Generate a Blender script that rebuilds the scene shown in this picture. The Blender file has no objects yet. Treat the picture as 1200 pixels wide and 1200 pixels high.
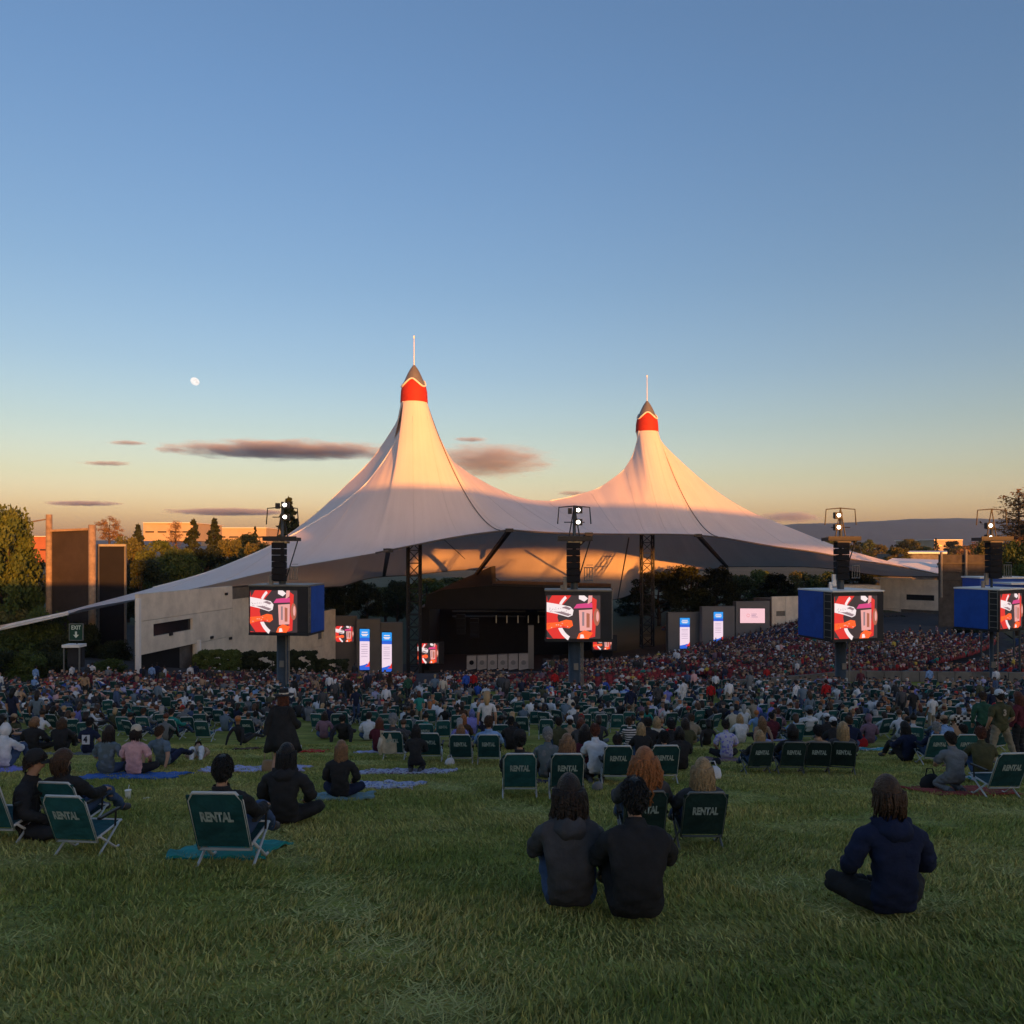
import bpy, bmesh, math, random
import numpy as np
from mathutils import Vector, Matrix

random.seed(7); rng = np.random.default_rng(7)
S = bpy.context.scene
COL = S.collection
E = 25.0                      # height of the eye above the zero level
F = 900.0                     # focal length in photo pixels (1200 wide)
HOR = 645.0                   # row of the horizon in the photo

# ------------------------------------------------------------------ camera
cam = bpy.data.objects.new('camera', bpy.data.cameras.new('camera'))
COL.objects.link(cam); S.camera = cam
cam.location = (0, 0, E); cam.rotation_euler = (math.radians(90), 0, 0)
cam.data.sensor_width = 36; cam.data.lens = F / 1200 * 36
cam.data.shift_y = (HOR - 600) / 1200
cam.data.clip_start = 0.1; cam.data.clip_end = 40000

# ------------------------------------------------------------------ world, sun, exposure
SUN_EL = math.radians(3.2)
SUN_AZ = math.radians(25)                 # to the right of straight behind the camera
sun_dir = Vector((math.sin(SUN_AZ) * math.cos(SUN_EL), -math.cos(SUN_AZ) * math.cos(SUN_EL), math.sin(SUN_EL)))
W = bpy.data.worlds.new('World'); S.world = W; W.use_nodes = True
nt = W.node_tree; nt.nodes.clear()
out = nt.nodes.new('ShaderNodeOutputWorld'); bg = nt.nodes.new('ShaderNodeBackground')
sky = nt.nodes.new('ShaderNodeTexSky'); sky.sky_type = 'NISHITA'; sky.sun_disc = False
sky.sun_elevation = SUN_EL; sky.sun_rotation = math.pi - SUN_AZ
sky.air_density = 1.0; sky.dust_density = 1.6; sky.ozone_density = 1.5; sky.altitude = 20
bg.inputs['Strength'].default_value = 0.15
# a slight colour balance of the sky by height alone (the camera's white balance), the same all round
geo = nt.nodes.new('ShaderNodeTexCoord'); sep = nt.nodes.new('ShaderNodeSeparateXYZ'); nt.links.new(geo.outputs['Generated'], sep.inputs[0])
rmp = nt.nodes.new('ShaderNodeValToRGB'); nt.links.new(sep.outputs['Z'], rmp.inputs[0]); el = rmp.color_ramp.elements
el[0].position = 0.0; el[0].color = (1.85, 1.45, 2.35, 1); el[1].position = 0.5; el[1].color = (0.74, 0.86, 1.12, 1)
for p_, c_ in ((0.04, (1.62, 1.31, 1.75)), (0.09, (1.27, 1.11, 1.22)), (0.15, (1.05, .98, 1.08)), (0.22, (.90, .90, 1.06)), (0.32, (.80, 0.86, 1.05))): k_ = el.new(p_); k_.color = (*c_, 1)
mul = nt.nodes.new('ShaderNodeMix'); mul.data_type = 'RGBA'; mul.blend_type = 'MULTIPLY'; mul.inputs[0].default_value = 1.0; mul.clamp_result = False
nt.links.new(sky.outputs[0], mul.inputs[6]); nt.links.new(rmp.outputs[0], mul.inputs[7]); nt.links.new(mul.outputs[2], bg.inputs[0])
nt.links.new(bg.outputs[0], out.inputs[0])

sl = bpy.data.lights.new('sun', 'SUN'); sl.energy = 3.5; sl.angle = math.radians(0.4); sl.color = (1.0, 0.335, 0.05)
so = bpy.data.objects.new('sun', sl); COL.objects.link(so)
so.rotation_euler = sun_dir.to_track_quat('Z', 'Y').to_euler()

S.view_settings.view_transform = 'Standard'; S.view_settings.look = 'None'
S.view_settings.exposure = 1.2; S.view_settings.gamma = 1.0; S.view_settings.use_curve_mapping = False
S.cycles.max_bounces = 5; S.cycles.diffuse_bounces = 3; S.cycles.glossy_bounces = 2
S.cycles.transparent_max_bounces = 8; S.cycles.volume_bounces = 0; S.cycles.caustics_reflective = False

# ------------------------------------------------------------------ helpers
def P(px, py, d):
    return Vector(((px - 600) / F * d, d, E - (py - HOR) / F * d))

_M = {}
def mat(name, color, rough=0.8, metal=0.0, noise=0.0, scale=3.0, bump=0.0, color2=None, emit=0.0, spec=0.3, detail=4.0, bscale=None):
    if name in _M: return _M[name]
    m = bpy.data.materials.new(name); m.use_nodes = True; n = m.node_tree; b = n.nodes['Principled BSDF']
    b.inputs['Base Color'].default_value = (*color, 1); b.inputs['Roughness'].default_value = rough
    b.inputs['Metallic'].default_value = metal; b.inputs['Specular IOR Level'].default_value = spec
    if emit:
        b.inputs['Emission Color'].default_value = (*color, 1); b.inputs['Emission Strength'].default_value = emit * 0.5
        b.inputs['Base Color'].default_value = (0.01, 0.01, 0.01, 1)
    if noise or bump:
        tc = n.nodes.new('ShaderNodeTexCoord'); nz = n.nodes.new('ShaderNodeTexNoise')
        nz.inputs['Scale'].default_value = scale; nz.inputs['Detail'].default_value = detail; nz.inputs['Roughness'].default_value = 0.65
        n.links.new(tc.outputs['Object'], nz.inputs['Vector'])
        if noise:
            mx = n.nodes.new('ShaderNodeMix'); mx.data_type = 'RGBA'
            c2 = color2 or tuple(max(0, c * (1 - noise)) for c in color)
            mx.inputs[6].default_value = (*color, 1); mx.inputs[7].default_value = (*c2, 1)
            rp = n.nodes.new('ShaderNodeMapRange'); rp.inputs[1].default_value = 0.35; rp.inputs[2].default_value = 0.68
            n.links.new(nz.outputs['Fac'], rp.inputs[0]); n.links.new(rp.outputs[0], mx.inputs[0]); n.links.new(mx.outputs[2], b.inputs['Base Color'])
        if bump:
            nb = nz
            if bscale:
                nb = n.nodes.new('ShaderNodeTexNoise'); nb.inputs['Scale'].default_value = bscale; n.links.new(tc.outputs['Object'], nb.inputs['Vector'])
            bp = n.nodes.new('ShaderNodeBump'); bp.inputs['Strength'].default_value = bump; bp.inputs['Distance'].default_value = 0.03
            n.links.new(nb.outputs['Fac'], bp.inputs['Height']); n.links.new(bp.outputs[0], b.inputs['Normal'])
    _M[name] = m; return m

def emis(name, color, s=1.0):
    return mat('lit_' + name, color, rough=0.4, emit=s)

def link(name, me, parent=None, loc=None, rotz=None):
    o = bpy.data.objects.new(name, me); COL.objects.link(o)
    if parent is not None: o.parent = parent
    if loc is not None: o.location = loc
    if rotz is not None: o.rotation_euler = (0, 0, rotz)
    return o

def tag(o, label=None, cat=None, group=None, kind=None):
    if label: o['label'] = label
    if cat: o['category'] = cat
    if group: o['group'] = group
    if kind: o['kind'] = kind
    return o

def thing(name, label, cat, loc=(0, 0, 0), rotz=0.0, group=None):
    o = bpy.data.objects.new(name, None); o.empty_display_size = 0.2; COL.objects.link(o)
    o.location = loc; o.rotation_euler = (0, 0, rotz)
    return tag(o, label, cat, group)

class MB:
    def __init__(s): s.v = []; s.f = []; s.m = []; s.cm = 0
    def add(s, vs, fs):
        k = len(s.v); s.v += [tuple(v) for v in vs]; s.f += [tuple(i + k for i in f) for f in fs]; s.m += [s.cm] * len(fs); return s
    def box(s, c, size, rz=0.0, rx=0.0, ry=0.0):
        hx, hy, hz = (q / 2 for q in size); R = Matrix.Rotation(rz, 3, 'Z') @ Matrix.Rotation(ry, 3, 'Y') @ Matrix.Rotation(rx, 3, 'X'); c = Vector(c)
        vs = [c + R @ Vector((x * hx, y * hy, z * hz)) for z in (-1, 1) for x, y in ((-1, -1), (1, -1), (1, 1), (-1, 1))]
        return s.add(vs, [(3, 2, 1, 0), (4, 5, 6, 7), (0, 1, 5, 4), (1, 2, 6, 5), (2, 3, 7, 6), (3, 0, 4, 7)])
    def bar(s, a, b, w, h=None):
        a = Vector(a); b = Vector(b); h = h or w; d = (b - a); L = d.length; d.normalize()
        up = Vector((0, 0, 1)) if abs(d.z) < 0.95 else Vector((0, 1, 0)); r = d.cross(up).normalized(); u = r.cross(d)
        vs = [q + r * (i * w / 2) + u * (j * h / 2) for q in (a, b) for i, j in ((-1, -1), (1, -1), (1, 1), (-1, 1))]
        return s.add(vs, [(0, 1, 2, 3), (7, 6, 5, 4), (0, 4, 5, 1), (1, 5, 6, 2), (2, 6, 7, 3), (3, 7, 4, 0)])
    def tube(s, pts, r, n=8, cap=True):
        pts = [Vector(p) for p in pts]; rs = r if isinstance(r, (list, tuple)) else [r] * len(pts); vs = []; fs = []
        prev = None
        for i, p in enumerate(pts):
            t = (pts[min(i + 1, len(pts) - 1)] - pts[max(i - 1, 0)]).normalized()
            if prev is None:
                a = Vector((0, 0, 1)) if abs(t.z) < 0.9 else Vector((0, 1, 0)); u = t.cross(a).normalized()
            else:
                u = (prev - t * prev.dot(t)).normalized()
            prev = u; w = t.cross(u)
            vs += [p + (u * math.cos(2 * math.pi * k / n) + w * math.sin(2 * math.pi * k / n)) * rs[i] for k in range(n)]
        for i in range(len(pts) - 1):
            for k in range(n):
                fs.append((i * n + k, i * n + (k + 1) % n, (i + 1) * n + (k + 1) % n, (i + 1) * n + k))
        if cap: fs += [tuple(range(n))[::-1], tuple((len(pts) - 1) * n + k for k in range(n))]
        return s.add(vs, fs)
    def lathe(s, prof, n=24, c=(0, 0, 0), cap=True):
        c = Vector(c); vs = []; fs = []
        for r, z in prof: vs += [c + Vector((r * math.cos(2 * math.pi * k / n), r * math.sin(2 * math.pi * k / n), z)) for k in range(n)]
        for i in range(len(prof) - 1):
            for k in range(n): fs.append((i * n + k, i * n + (k + 1) % n, (i + 1) * n + (k + 1) % n, (i + 1) * n + k))
        if cap: fs += [tuple(range(n))[::-1], tuple((len(prof) - 1) * n + k for k in range(n))]
        return s.add(vs, fs)
    def poly(s, pts): return s.add(pts, [tuple(range(len(pts)))])
    def prism(s, poly, d):            # polygon points (3-D) pushed along d
        n = len(poly); d = Vector(d); vs = [Vector(p) for p in poly] + [Vector(p) + d for p in poly]
        return s.add(vs, [tuple(range(n))[::-1], tuple(range(n, 2 * n))] + [(i, (i + 1) % n, n + (i + 1) % n, n + i) for i in range(n)])
    def grid(s, A):                   # A: rows x cols x 3
        R, C = len(A), len(A[0]); vs = [p for row in A for p in row]
        return s.add(vs, [(i * C + j, i * C + j + 1, (i + 1) * C + j + 1, (i + 1) * C + j) for i in range(R - 1) for j in range(C - 1)])
    def mesh(s, name, mats, smooth=False):
        me = bpy.data.meshes.new(name); me.from_pydata(s.v, [], s.f)
        for m in (mats if isinstance(mats, (list, tuple)) else [mats]): me.materials.append(m)
        if s.cm or any(s.m): me.polygons.foreach_set('material_index', s.m)
        if smooth: me.polygons.foreach_set('use_smooth', [True] * len(me.polygons))
        me.update(); return me
    def build(s, name, mats, parent=None, smooth=False, loc=None, rotz=None):
        return link(name, s.mesh(name, mats, smooth), parent, loc, rotz)

def np_mesh(name, V, Fq, mats, smooth=False, mi=None, col=None):
    """fast mesh from numpy: Fq (n,3) or (n,4)"""
    me = bpy.data.meshes.new(name); n, k = Fq.shape
    me.vertices.add(len(V)); me.vertices.foreach_set('co', np.ascontiguousarray(V, np.float32).ravel())
    me.loops.add(n * k); me.loops.foreach_set('vertex_index', Fq.ravel().astype(np.int32))
    me.polygons.add(n); me.polygons.foreach_set('loop_start', np.arange(0, n * k, k, dtype=np.int32))
    for m in (mats if isinstance(mats, (list, tuple)) else [mats]): me.materials.append(m)
    if mi is not None: me.polygons.foreach_set('material_index', np.asarray(mi, np.int32))
    if smooth: me.polygons.foreach_set('use_smooth', np.ones(n, bool))
    me.update(calc_edges=True)
    if col is not None:               # one plain colour per face
        a = me.color_attributes.new('tint', 'FLOAT_COLOR', 'CORNER')
        c4 = np.ones((n, k, 4), np.float32); c4[:, :, :3] = col[:, None, :]
        a.data.foreach_set('color', c4.ravel())
    return me

def copy_tree(o, parent=None):
    c = o.copy(); COL.objects.link(c)
    if parent is not None: c.parent = parent
    for ch in list(o.children): copy_tree(ch, c)
    return c

def arc_resample(pts, n):
    p = np.array([tuple(q) for q in pts], float); L = np.r_[0, np.cumsum(np.linalg.norm(np.diff(p, axis=0), axis=1))]
    t = np.linspace(0, L[-1], n); return np.stack([np.interp(t, L, p[:, k]) for k in range(3)], 1)

def smooth_curve(pts, n):             # Catmull-Rom through 3-D points
    p = np.array([tuple(q) for q in pts], float); p = np.vstack([2 * p[0] - p[1], p, 2 * p[-1] - p[-2]]); o = []
    for i in range(1, len(p) - 2):
        for t in np.linspace(0, 1, 12, endpoint=False):
            a, b, c, d = p[i - 1:i + 3]
            o.append(0.5 * (2 * b + (c - a) * t + (2 * a - 5 * b + 4 * c - d) * t * t + (3 * b - a - 3 * c + d) * t ** 3))
    o.append(p[-2]); return arc_resample(o, n)

# ------------------------------------------------------------------ the lie of the land
_ly = [-60, -36, -25, 0, 12.3, 18, 27, 40, 55, 67, 75, 100, 150, 300, 9000]
_ld = [-3.6, -3.6, -3.4, 1.6, 3.96, 5.05, 6.75, 8.75, 10.4, 11.5, 12, 12.5, 14, 15, 15]
SX, SY = -12.0, 150.0                  # centre of the seating bowl, on the stage
def lawn_depth(y): return float(np.interp(y, _ly, _ld))
def depth(x, y):
    r = math.hypot(x - SX, y - SY)
    if r < 92 and y < 160: return float(np.interp(r, [20, 75, 92], [22, 12, 12]))
    if r < 60: return float(np.interp(r, [20, 60], [22, 15]))
    return lawn_depth(y)
def gz(x, y): return E - depth(x, y)
_yy = np.linspace(2.5, 64, 2000); _rows = np.array([HOR + F * lawn_depth(y) / y for y in _yy])
def y_of_row(row): return float(np.interp(-row, -_rows, _yy))
def on_lawn(px, row):                  # a point of the lawn under a photo pixel
    d = y_of_row(row); return Vector(((px - 600) / F * d, d, E - lawn_depth(d)))

# ------------------------------------------------------------------ ground sheets
def grass_material():
    m = bpy.data.materials.new('lawn_grass'); m.use_nodes = True; n = m.node_tree; b = n.nodes['Principled BSDF']
    b.inputs['Roughness'].default_value = 0.9; b.inputs['Specular IOR Level'].default_value = 0.1
    tc = n.nodes.new('ShaderNodeTexCoord')
    def noise(scale, detail, sx=1, sy=1):
        mp = n.nodes.new('ShaderNodeMapping'); mp.inputs['Scale'].default_value = (sx, sy, 1); n.links.new(tc.outputs['Object'], mp.inputs[0])
        z = n.nodes.new('ShaderNodeTexNoise'); z.inputs['Scale'].default_value = scale; z.inputs['Detail'].default_value = detail
        n.links.new(mp.outputs[0], z.inputs['Vector']); return z
    def ramp(z, stops):
        r = n.nodes.new('ShaderNodeValToRGB'); n.links.new(z.outputs['Fac'], r.inputs[0])
        e = r.color_ramp.elements; e[0].position, e[0].color = stops[0][0], (*stops[0][1], 1); e[1].position, e[1].color = stops[-1][0], (*stops[-1][1], 1)
        for p, c in stops[1:-1]: k = e.new(p); k.color = (*c, 1)
        return r
    r1 = ramp(noise(0.35, 5), [(0.3, (0.21, 0.235, 0.045)), (0.5, (0.31, 0.31, 0.068)), (0.72, (0.40, 0.34, 0.11))])
    r2 = ramp(noise(2.2, 6, 0.5, 1.6), [(0.32, (0.35, 0.38, 0.30)), (0.55, (1.0, 1.0, 1.0)), (0.75, (1.45, 1.35, 1.1))])
    mx = n.nodes.new('ShaderNodeMix'); mx.data_type = 'RGBA'; mx.blend_type = 'MULTIPLY'; mx.inputs[0].default_value = 0.8
    n.links.new(r1.outputs[0], mx.inputs[6]); n.links.new(r2.outputs[0], mx.inputs[7]); n.links.new(mx.outputs[2], b.inputs['Base Color'])
    z3 = noise(14, 5, 0.6, 1.5); bp = n.nodes.new('ShaderNodeBump'); bp.inputs['Strength'].default_value = 0.9; bp.inputs['Distance'].default_value = 0.12
    n.links.new(z3.outputs['Fac'], bp.inputs['Height']); n.links.new(bp.outputs[0], b.inputs['Normal'])
    return m
M_grass = grass_material()
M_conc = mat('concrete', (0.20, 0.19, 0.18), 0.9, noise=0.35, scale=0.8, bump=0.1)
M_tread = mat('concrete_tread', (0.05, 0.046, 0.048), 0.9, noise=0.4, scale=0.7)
M_dirt = mat('dry_ground', (0.09, 0.085, 0.05), 0.95, noise=0.5, scale=0.02, color2=(0.045, 0.055, 0.025))

def sheet(name, xs, ys, m, keep=None, dz=0.0):
    X, Y = np.meshgrid(xs, ys); Z = np.array([[gz(x, y) + dz for x, y in zip(a, b)] for a, b in zip(X, Y)])
    R, C = X.shape; q = np.arange(R * C).reshape(R, C)
    Fq = np.stack([q[:-1, :-1], q[:-1, 1:], q[1:, 1:], q[1:, :-1]], -1).reshape(-1, 4)
    V = np.stack([X, Y, Z], -1).reshape(-1, 3)
    if keep is not None:
        c = V[Fq].mean(1); Fq = Fq[[keep(x, y) for x, y, _ in c]]
    return tag(link(name, np_mesh(name, V, Fq, m, smooth=True)), kind='structure')
sheet('ground', [-5000, -1500, -500, -250, -130] + list(np.arange(-100, 141, 4.0)) + [170, 250, 500, 1500, 5000],
      [-150, -90, -60] + list(np.arange(-50, 70, 4.0)) + list(np.arange(70, 230, 5.0)) + [260, 350, 600, 1200, 2500, 5000, 8000], M_dirt, dz=-0.05)
sheet('lawn', np.arange(-62, 86, 1.0), np.arange(-36, 80, 0.75), M_grass,
      keep=lambda x, y: math.hypot(x - SX, y - SY) > 91.6, dz=0.0)
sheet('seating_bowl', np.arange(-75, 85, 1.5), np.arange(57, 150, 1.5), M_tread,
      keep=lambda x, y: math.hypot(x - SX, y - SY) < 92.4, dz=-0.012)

# distant ridge of hills
def hills():
    n = 160; xs = np.linspace(-4200, 5600, n); rows = []
    for k, f in enumerate([0, .12, .3, .5, .7, .88, 1.0, .8, .3]):
        y = 5200 + k * 260.0
        px = 600 + xs / y * F
        top = np.interp(px, [-400, 0, 300, 600, 850, 930, 1000, 1060, 1110, 1165, 1240, 1500], [636, 634, 632, 628, 620, 614, 612, 608.5, 607, 608, 611, 620])
        h = (HOR - top) / F * 6760 + 15
        w = 7 * np.sin(xs * 0.013 + k) + 5 * np.sin(xs * 0.031 + 2 * k)
        rows.append([(x, y, E - 16 + hh * f + (ww if 0 < f < 1 else ww * .25) * (k > 0)) for x, hh, ww in zip(xs, h, w)])
    b = MB(); b.grid(rows)
    o = b.build('hills', mat('hill_scrub', (0.05, 0.065, 0.075), 0.95, noise=0.4, scale=0.012), smooth=True)
    tag(o, kind='structure')
hills()

# ------------------------------------------------------------------ tent
def fabric_material():
    m = bpy.data.materials.new('tent_fabric'); m.use_nodes = True; n = m.node_tree; b = n.nodes['Principled BSDF']
    b.inputs['Roughness'].default_value = 0.55; b.inputs['Specular IOR Level'].default_value = 0.25
    uv = n.nodes.new('ShaderNodeUVMap'); sp = n.nodes.new('ShaderNodeSeparateXYZ'); n.links.new(uv.outputs[0], sp.inputs[0])
    tc = n.nodes.new('ShaderNodeTexCoord'); nz = n.nodes.new('ShaderNodeTexNoise'); nz.inputs['Scale'].default_value = 0.22; nz.inputs['Detail'].default_value = 5
    n.links.new(tc.outputs['Object'], nz.inputs['Vector'])
    mp = n.nodes.new('ShaderNodeMapping'); mp.inputs['Scale'].default_value = (120, 3, 1); n.links.new(uv.outputs[0], mp.inputs[0])
    n2 = n.nodes.new('ShaderNodeTexNoise'); n2.inputs['Scale'].default_value = 1.0; n2.inputs['Detail'].default_value = 3; n.links.new(mp.outputs[0], n2.inputs['Vector'])
    ad = n.nodes.new('ShaderNodeMath'); ad.operation = 'ADD'; n.links.new(nz.outputs['Fac'], ad.inputs[0]); n.links.new(n2.outputs['Fac'], ad.inputs[1])
    mr = n.nodes.new('ShaderNodeMapRange'); mr.inputs[1].default_value = 0.7; mr.inputs[2].default_value = 1.35; n.links.new(ad.outputs[0], mr.inputs[0])
    mx = n.nodes.new('ShaderNodeMix'); mx.data_type = 'RGBA'; mx.inputs[6].default_value = (0.77, 0.68, 0.63, 1); mx.inputs[7].default_value = (0.84, 0.75, 0.70, 1)
    n.links.new(mr.outputs[0], mx.inputs[0]); n.links.new(mx.outputs[2], b.inputs['Base Color'])
    bp = n.nodes.new('ShaderNodeBump'); bp.inputs['Strength'].default_value = 0.12; bp.inputs['Distance'].default_value = 0.3
    n.links.new(n2.outputs['Fac'], bp.inputs['Height']); n.links.new(bp.outputs[0], b.inputs['Normal'])
    tr = n.nodes.new('ShaderNodeBsdfTranslucent'); n.links.new(mx.outputs[2], tr.inputs[0]); ms = n.nodes.new('ShaderNodeMixShader'); ms.inputs[0].default_value = 0.13   # coated cloth lets a little light through
    n.links.new(b.outputs[0], ms.inputs[1]); n.links.new(tr.outputs[0], ms.inputs[2]); n.links.new(ms.outputs[0], n.nodes['Material Output'].inputs[0])
    return m
M_fab = fabric_material()
M_red = mat('red_cloth', (0.42, 0.030, 0.015), 0.7, noise=0.2, scale=1.5)
M_white = mat('white_paint', (0.78, 0.77, 0.74), 0.5, noise=0.08, scale=2)
M_grey = mat('grey_metal', (0.22, 0.215, 0.20), 0.5, metal=0.4, noise=0.2, scale=2)
M_dark = mat('dark_steel', (0.030, 0.032, 0.036), 0.5, metal=0.3, noise=0.2, scale=3)
M_black = mat('black_cloth', (0.012, 0.012, 0.014), 0.9, noise=0.3, scale=0.6)
M_cable = mat('cable', (0.10, 0.09, 0.085), 0.6)

LM = Vector((-15.3, 120, 0)); RM = Vector((26.2, 149, 0))            # the two masts
def ridge_d(px, a, b, cap=0):                                        # depth where the plan line a-b is seen at column px
    k = (px - 600) / F; t = (a[0] - k * a[1]) / (k * (b[1] - a[1]) - (b[0] - a[0])); return a[1] + t * (b[1] - a[1])
AL, AR = (-59.0, 89.0), (85.0, 150.0)
def Rl(px, py): return P(px, py, ridge_d(px, AL, LM))
def Rm(px, py): return P(px, py, ridge_d(px, LM, RM))
def Rr(px, py): return P(px, py, ridge_d(px, RM, AR))
ZL, ZR = P(0, 472, 120).z, P(0, 506, 149).z                          # lower rims of the red collars
RLr, RRr = 2.06, 2.12
def ring(c, r, z, a0, a1, n): return [Vector((c.x + r * math.cos(a), c.y + r * math.sin(a), z)) for a in np.linspace(a0, a1, n)]
D = math.radians
ang_ridge = math.atan2(RM.y - LM.y, RM.x - LM.x)
left_ridge = [Rl(0, 733), Rl(75, 717), Rl(100, 710), Rl(160, 694), Rl(240, 672), Rl(300, 648), Rl(325, 636), Rl(350, 623), Rl(385, 602), Rl(402, 590), Rl(430, 566), Rl(450, 540), Rl(465, 515), Rl(474, 492)]
mid_ridge = [Rm(502.5, 492), Rm(515, 520), Rm(530, 540), Rm(552, 556), Rm(577, 570), Rm(602, 581), Rm(622, 586), Rm(645, 587), Rm(670, 582), Rm(702, 572), Rm(730, 552), Rm(741, 535), Rm(746.5, 518)]
right_ridge = [Rr(772, 512), Rr(780, 523), Rr(805, 547), Rr(832, 570), Rr(860, 589), Rr(885, 602), Rr(920, 616), Rr(970, 636), Rr(1002, 647), Rr(1050, 660), Rr(1080, 667), Rr(1109, 673)]
front_edge_l = [P(0, 738, 89), P(75, 720.5, 89.6), P(100, 713, 90), P(160, 702, 90.8), P(240, 687, 92), P(300, 673, 93.5), P(340, 665, 95), P(390, 656.5, 96.5), P(440, 648, 98.5)]
front_edge_a = [P(440, 648, 98.5), P(480, 640, 100), P(520, 632, 102), P(560, 625.5, 104), P(597, 621, 106)]
front_edge_b = [P(597, 621, 106), P(640, 624, 109), P(680, 625.3, 113), P(730, 626, 118), P(780, 626, 123)]
front_edge_c = [P(780, 626, 123), P(815, 627, 126.5), P(847, 630, 130)]
front_edge_d = [P(847, 630, 130), P(905, 640, 134), P(955, 647, 138), P(1002, 656, 142), P(1050, 663, 146), P(1110, 675, 150)]
NS = [70, 40, 80, 40, 60]
def ang_of(p, c): return math.atan2(p.y - c.y, p.x - c.x)
Lring_f = ring(LM, RLr, ZL, D(-180) + ang_ridge + D(8), ang_ridge, 16)
Rring_f = ring(RM, RRr, ZR, D(-180) + ang_ridge, ang_ridge - D(4), 16)
top_segs = [left_ridge + [Lring_f[0]], Lring_f, [Lring_f[-1]] + mid_ridge + [Rring_f[0]], Rring_f, [Rring_f[-1]] + right_ridge]
bot_segs = [front_edge_l, front_edge_a, front_edge_b, front_edge_c, front_edge_d]
def railing(segs, curve=True):
    o = []
    for s, n in zip(segs, NS):
        q = smooth_curve(s, n + 1) if curve and len(s) < 15 else arc_resample(s, n + 1)
        o.append(q[:-1])
    o.append(np.array([tuple(segs[-1][-1])])); return np.vstack(o)
top_rail = railing(top_segs); bot_rail = railing(bot_segs)
def power(vals):                       # exponent of the concave fall, along the rail
    o = []
    for (a, b), n in zip(vals, NS): o += list(np.linspace(a, b, n, endpoint=False))
    o.append(vals[-1][1]); return np.array(o)
PW = power([(1.0, 1.55), (1.6, 1.6), (1.6, 1.55), (1.6, 1.6), (1.55, 1.0)])
# the saddle falls evenly, the cones steeply near the top
k0 = sum(NS[:2]); u = np.linspace(0, 1, NS[2]); PW[k0:k0 + NS[2]] = 1.12 + 0.45 * np.abs(2 * u - 1) ** 2.2
def loft(top, bot, pw, nv=26, relief=0.0):
    rows = []
    for v in np.linspace(0, 1, nv):
        g = 1 - (1 - v) ** pw; q = top + (bot - top) * v
        q[:, 2] = top[:, 2] + (bot[:, 2] - top[:, 2]) * g
        if relief: q[:, 2] += relief * math.sin(math.pi * min(1, v * 1.0)) * (np.abs(np.sin(np.arange(len(top)) * math.pi / 7)) - .5)
        rows.append(q)
    return np.array(rows)
def loft_mesh(name, A, m):
    R, C, _ = A.shape; q = np.arange(R * C).reshape(R, C)
    Fq = np.stack([q[:-1, :-1], q[1:, :-1], q[1:, 1:], q[:-1, 1:]], -1).reshape(-1, 4)
    me = np_mesh(name, A.reshape(-1, 3), Fq, m, smooth=True)
    uv = me.uv_layers.new(name='UVMap'); U = np.stack(np.broadcast_arrays(np.linspace(0, 1, C)[None, :], np.linspace(0, 1, R)[:, None]), -1).reshape(-1, 2)
    uv.data.foreach_set('uv', U[Fq.ravel()].astype(np.float32).ravel()); return me
tent = thing('tent_pavilion', 'huge white tensile tent with two red collared peaks over the stage', 'tent', (5, 134, E - 20))
def tent_part(name, me):
    o = link(name, me); o.parent = tent; o.matrix_parent_inverse = Matrix.Translation(-tent.location); return o
front = loft(top_rail, bot_rail, PW, 28, 0.06)
tent_part('front_canopy', loft_mesh('front_canopy', front, M_fab))

# back canopy: from the ridge over a bulged shoulder to the rear edge
left_sil = [Rl(0, 733.5), Rl(75, 717.5), Rl(100, 711), Rl(160, 695), Rl(240, 673), P(300, 649, 113), P(325, 635, 116), P(345, 621, 119), P(372, 600.5, 122), P(405, 569, 125), P(435, 539, 126), P(452, 515, 125), P(464.5, 495, 123.5), P(469.5, 480, 121)]
Lring_b = ring(LM, RLr, ZL, D(180) + ang_ridge + D(8), ang_ridge, 16)
Rring_b = ring(RM, RRr, ZR, D(180) + ang_ridge, ang_ridge - D(4), 16)
back_top = [left_sil + [Lring_b[0]], Lring_b, [Lring_b[-1]] + mid_ridge + [Rring_b[0]], Rring_b, [Rring_b[-1]] + right_ridge]
be = [[P(0, 738.5, 91), P(120, 712, 97), P(240, 690, 106), P(330, 690, 120), P(400, 687, 132)],
      [P(400, 687, 132), P(435, 677, 142), P(475, 674, 150)],
      [P(475, 674, 150), P(560, 668, 162), P(600, 688, 170), P(660, 697, 176), P(722, 702, 180), P(770, 680, 184)],
      [P(770, 680, 184), P(810, 671, 184), P(850, 664, 182)],
      [P(850, 664, 182), P(930, 664, 180), P(970, 666, 176), P(1030, 674, 166), P(1080, 675.5, 156), P(1111, 675, 151)]]
back = loft(railing(back_top), railing(be), PW * 0.9 + 0.1, 28, -0.12)
tent_part('back_canopy', loft_mesh('back_canopy', back, M_fab))
# sliver between the white ridge rope and the rear shoulder on the near cone
sl_top = smooth_curve(left_ridge + [Lring_f[0]], 71); sl_bot = smooth_curve(left_sil + [Lring_b[0]], 71)
A = np.array([sl_top + (sl_bot - sl_top) * v for v in np.linspace(0, 1, 8)]); A[:, :, 2] -= 0.25 * np.sin(np.linspace(0, math.pi, 8))[:, None]
tent_part('side_canopy', loft_mesh('side_canopy', A, M_fab))
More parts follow.
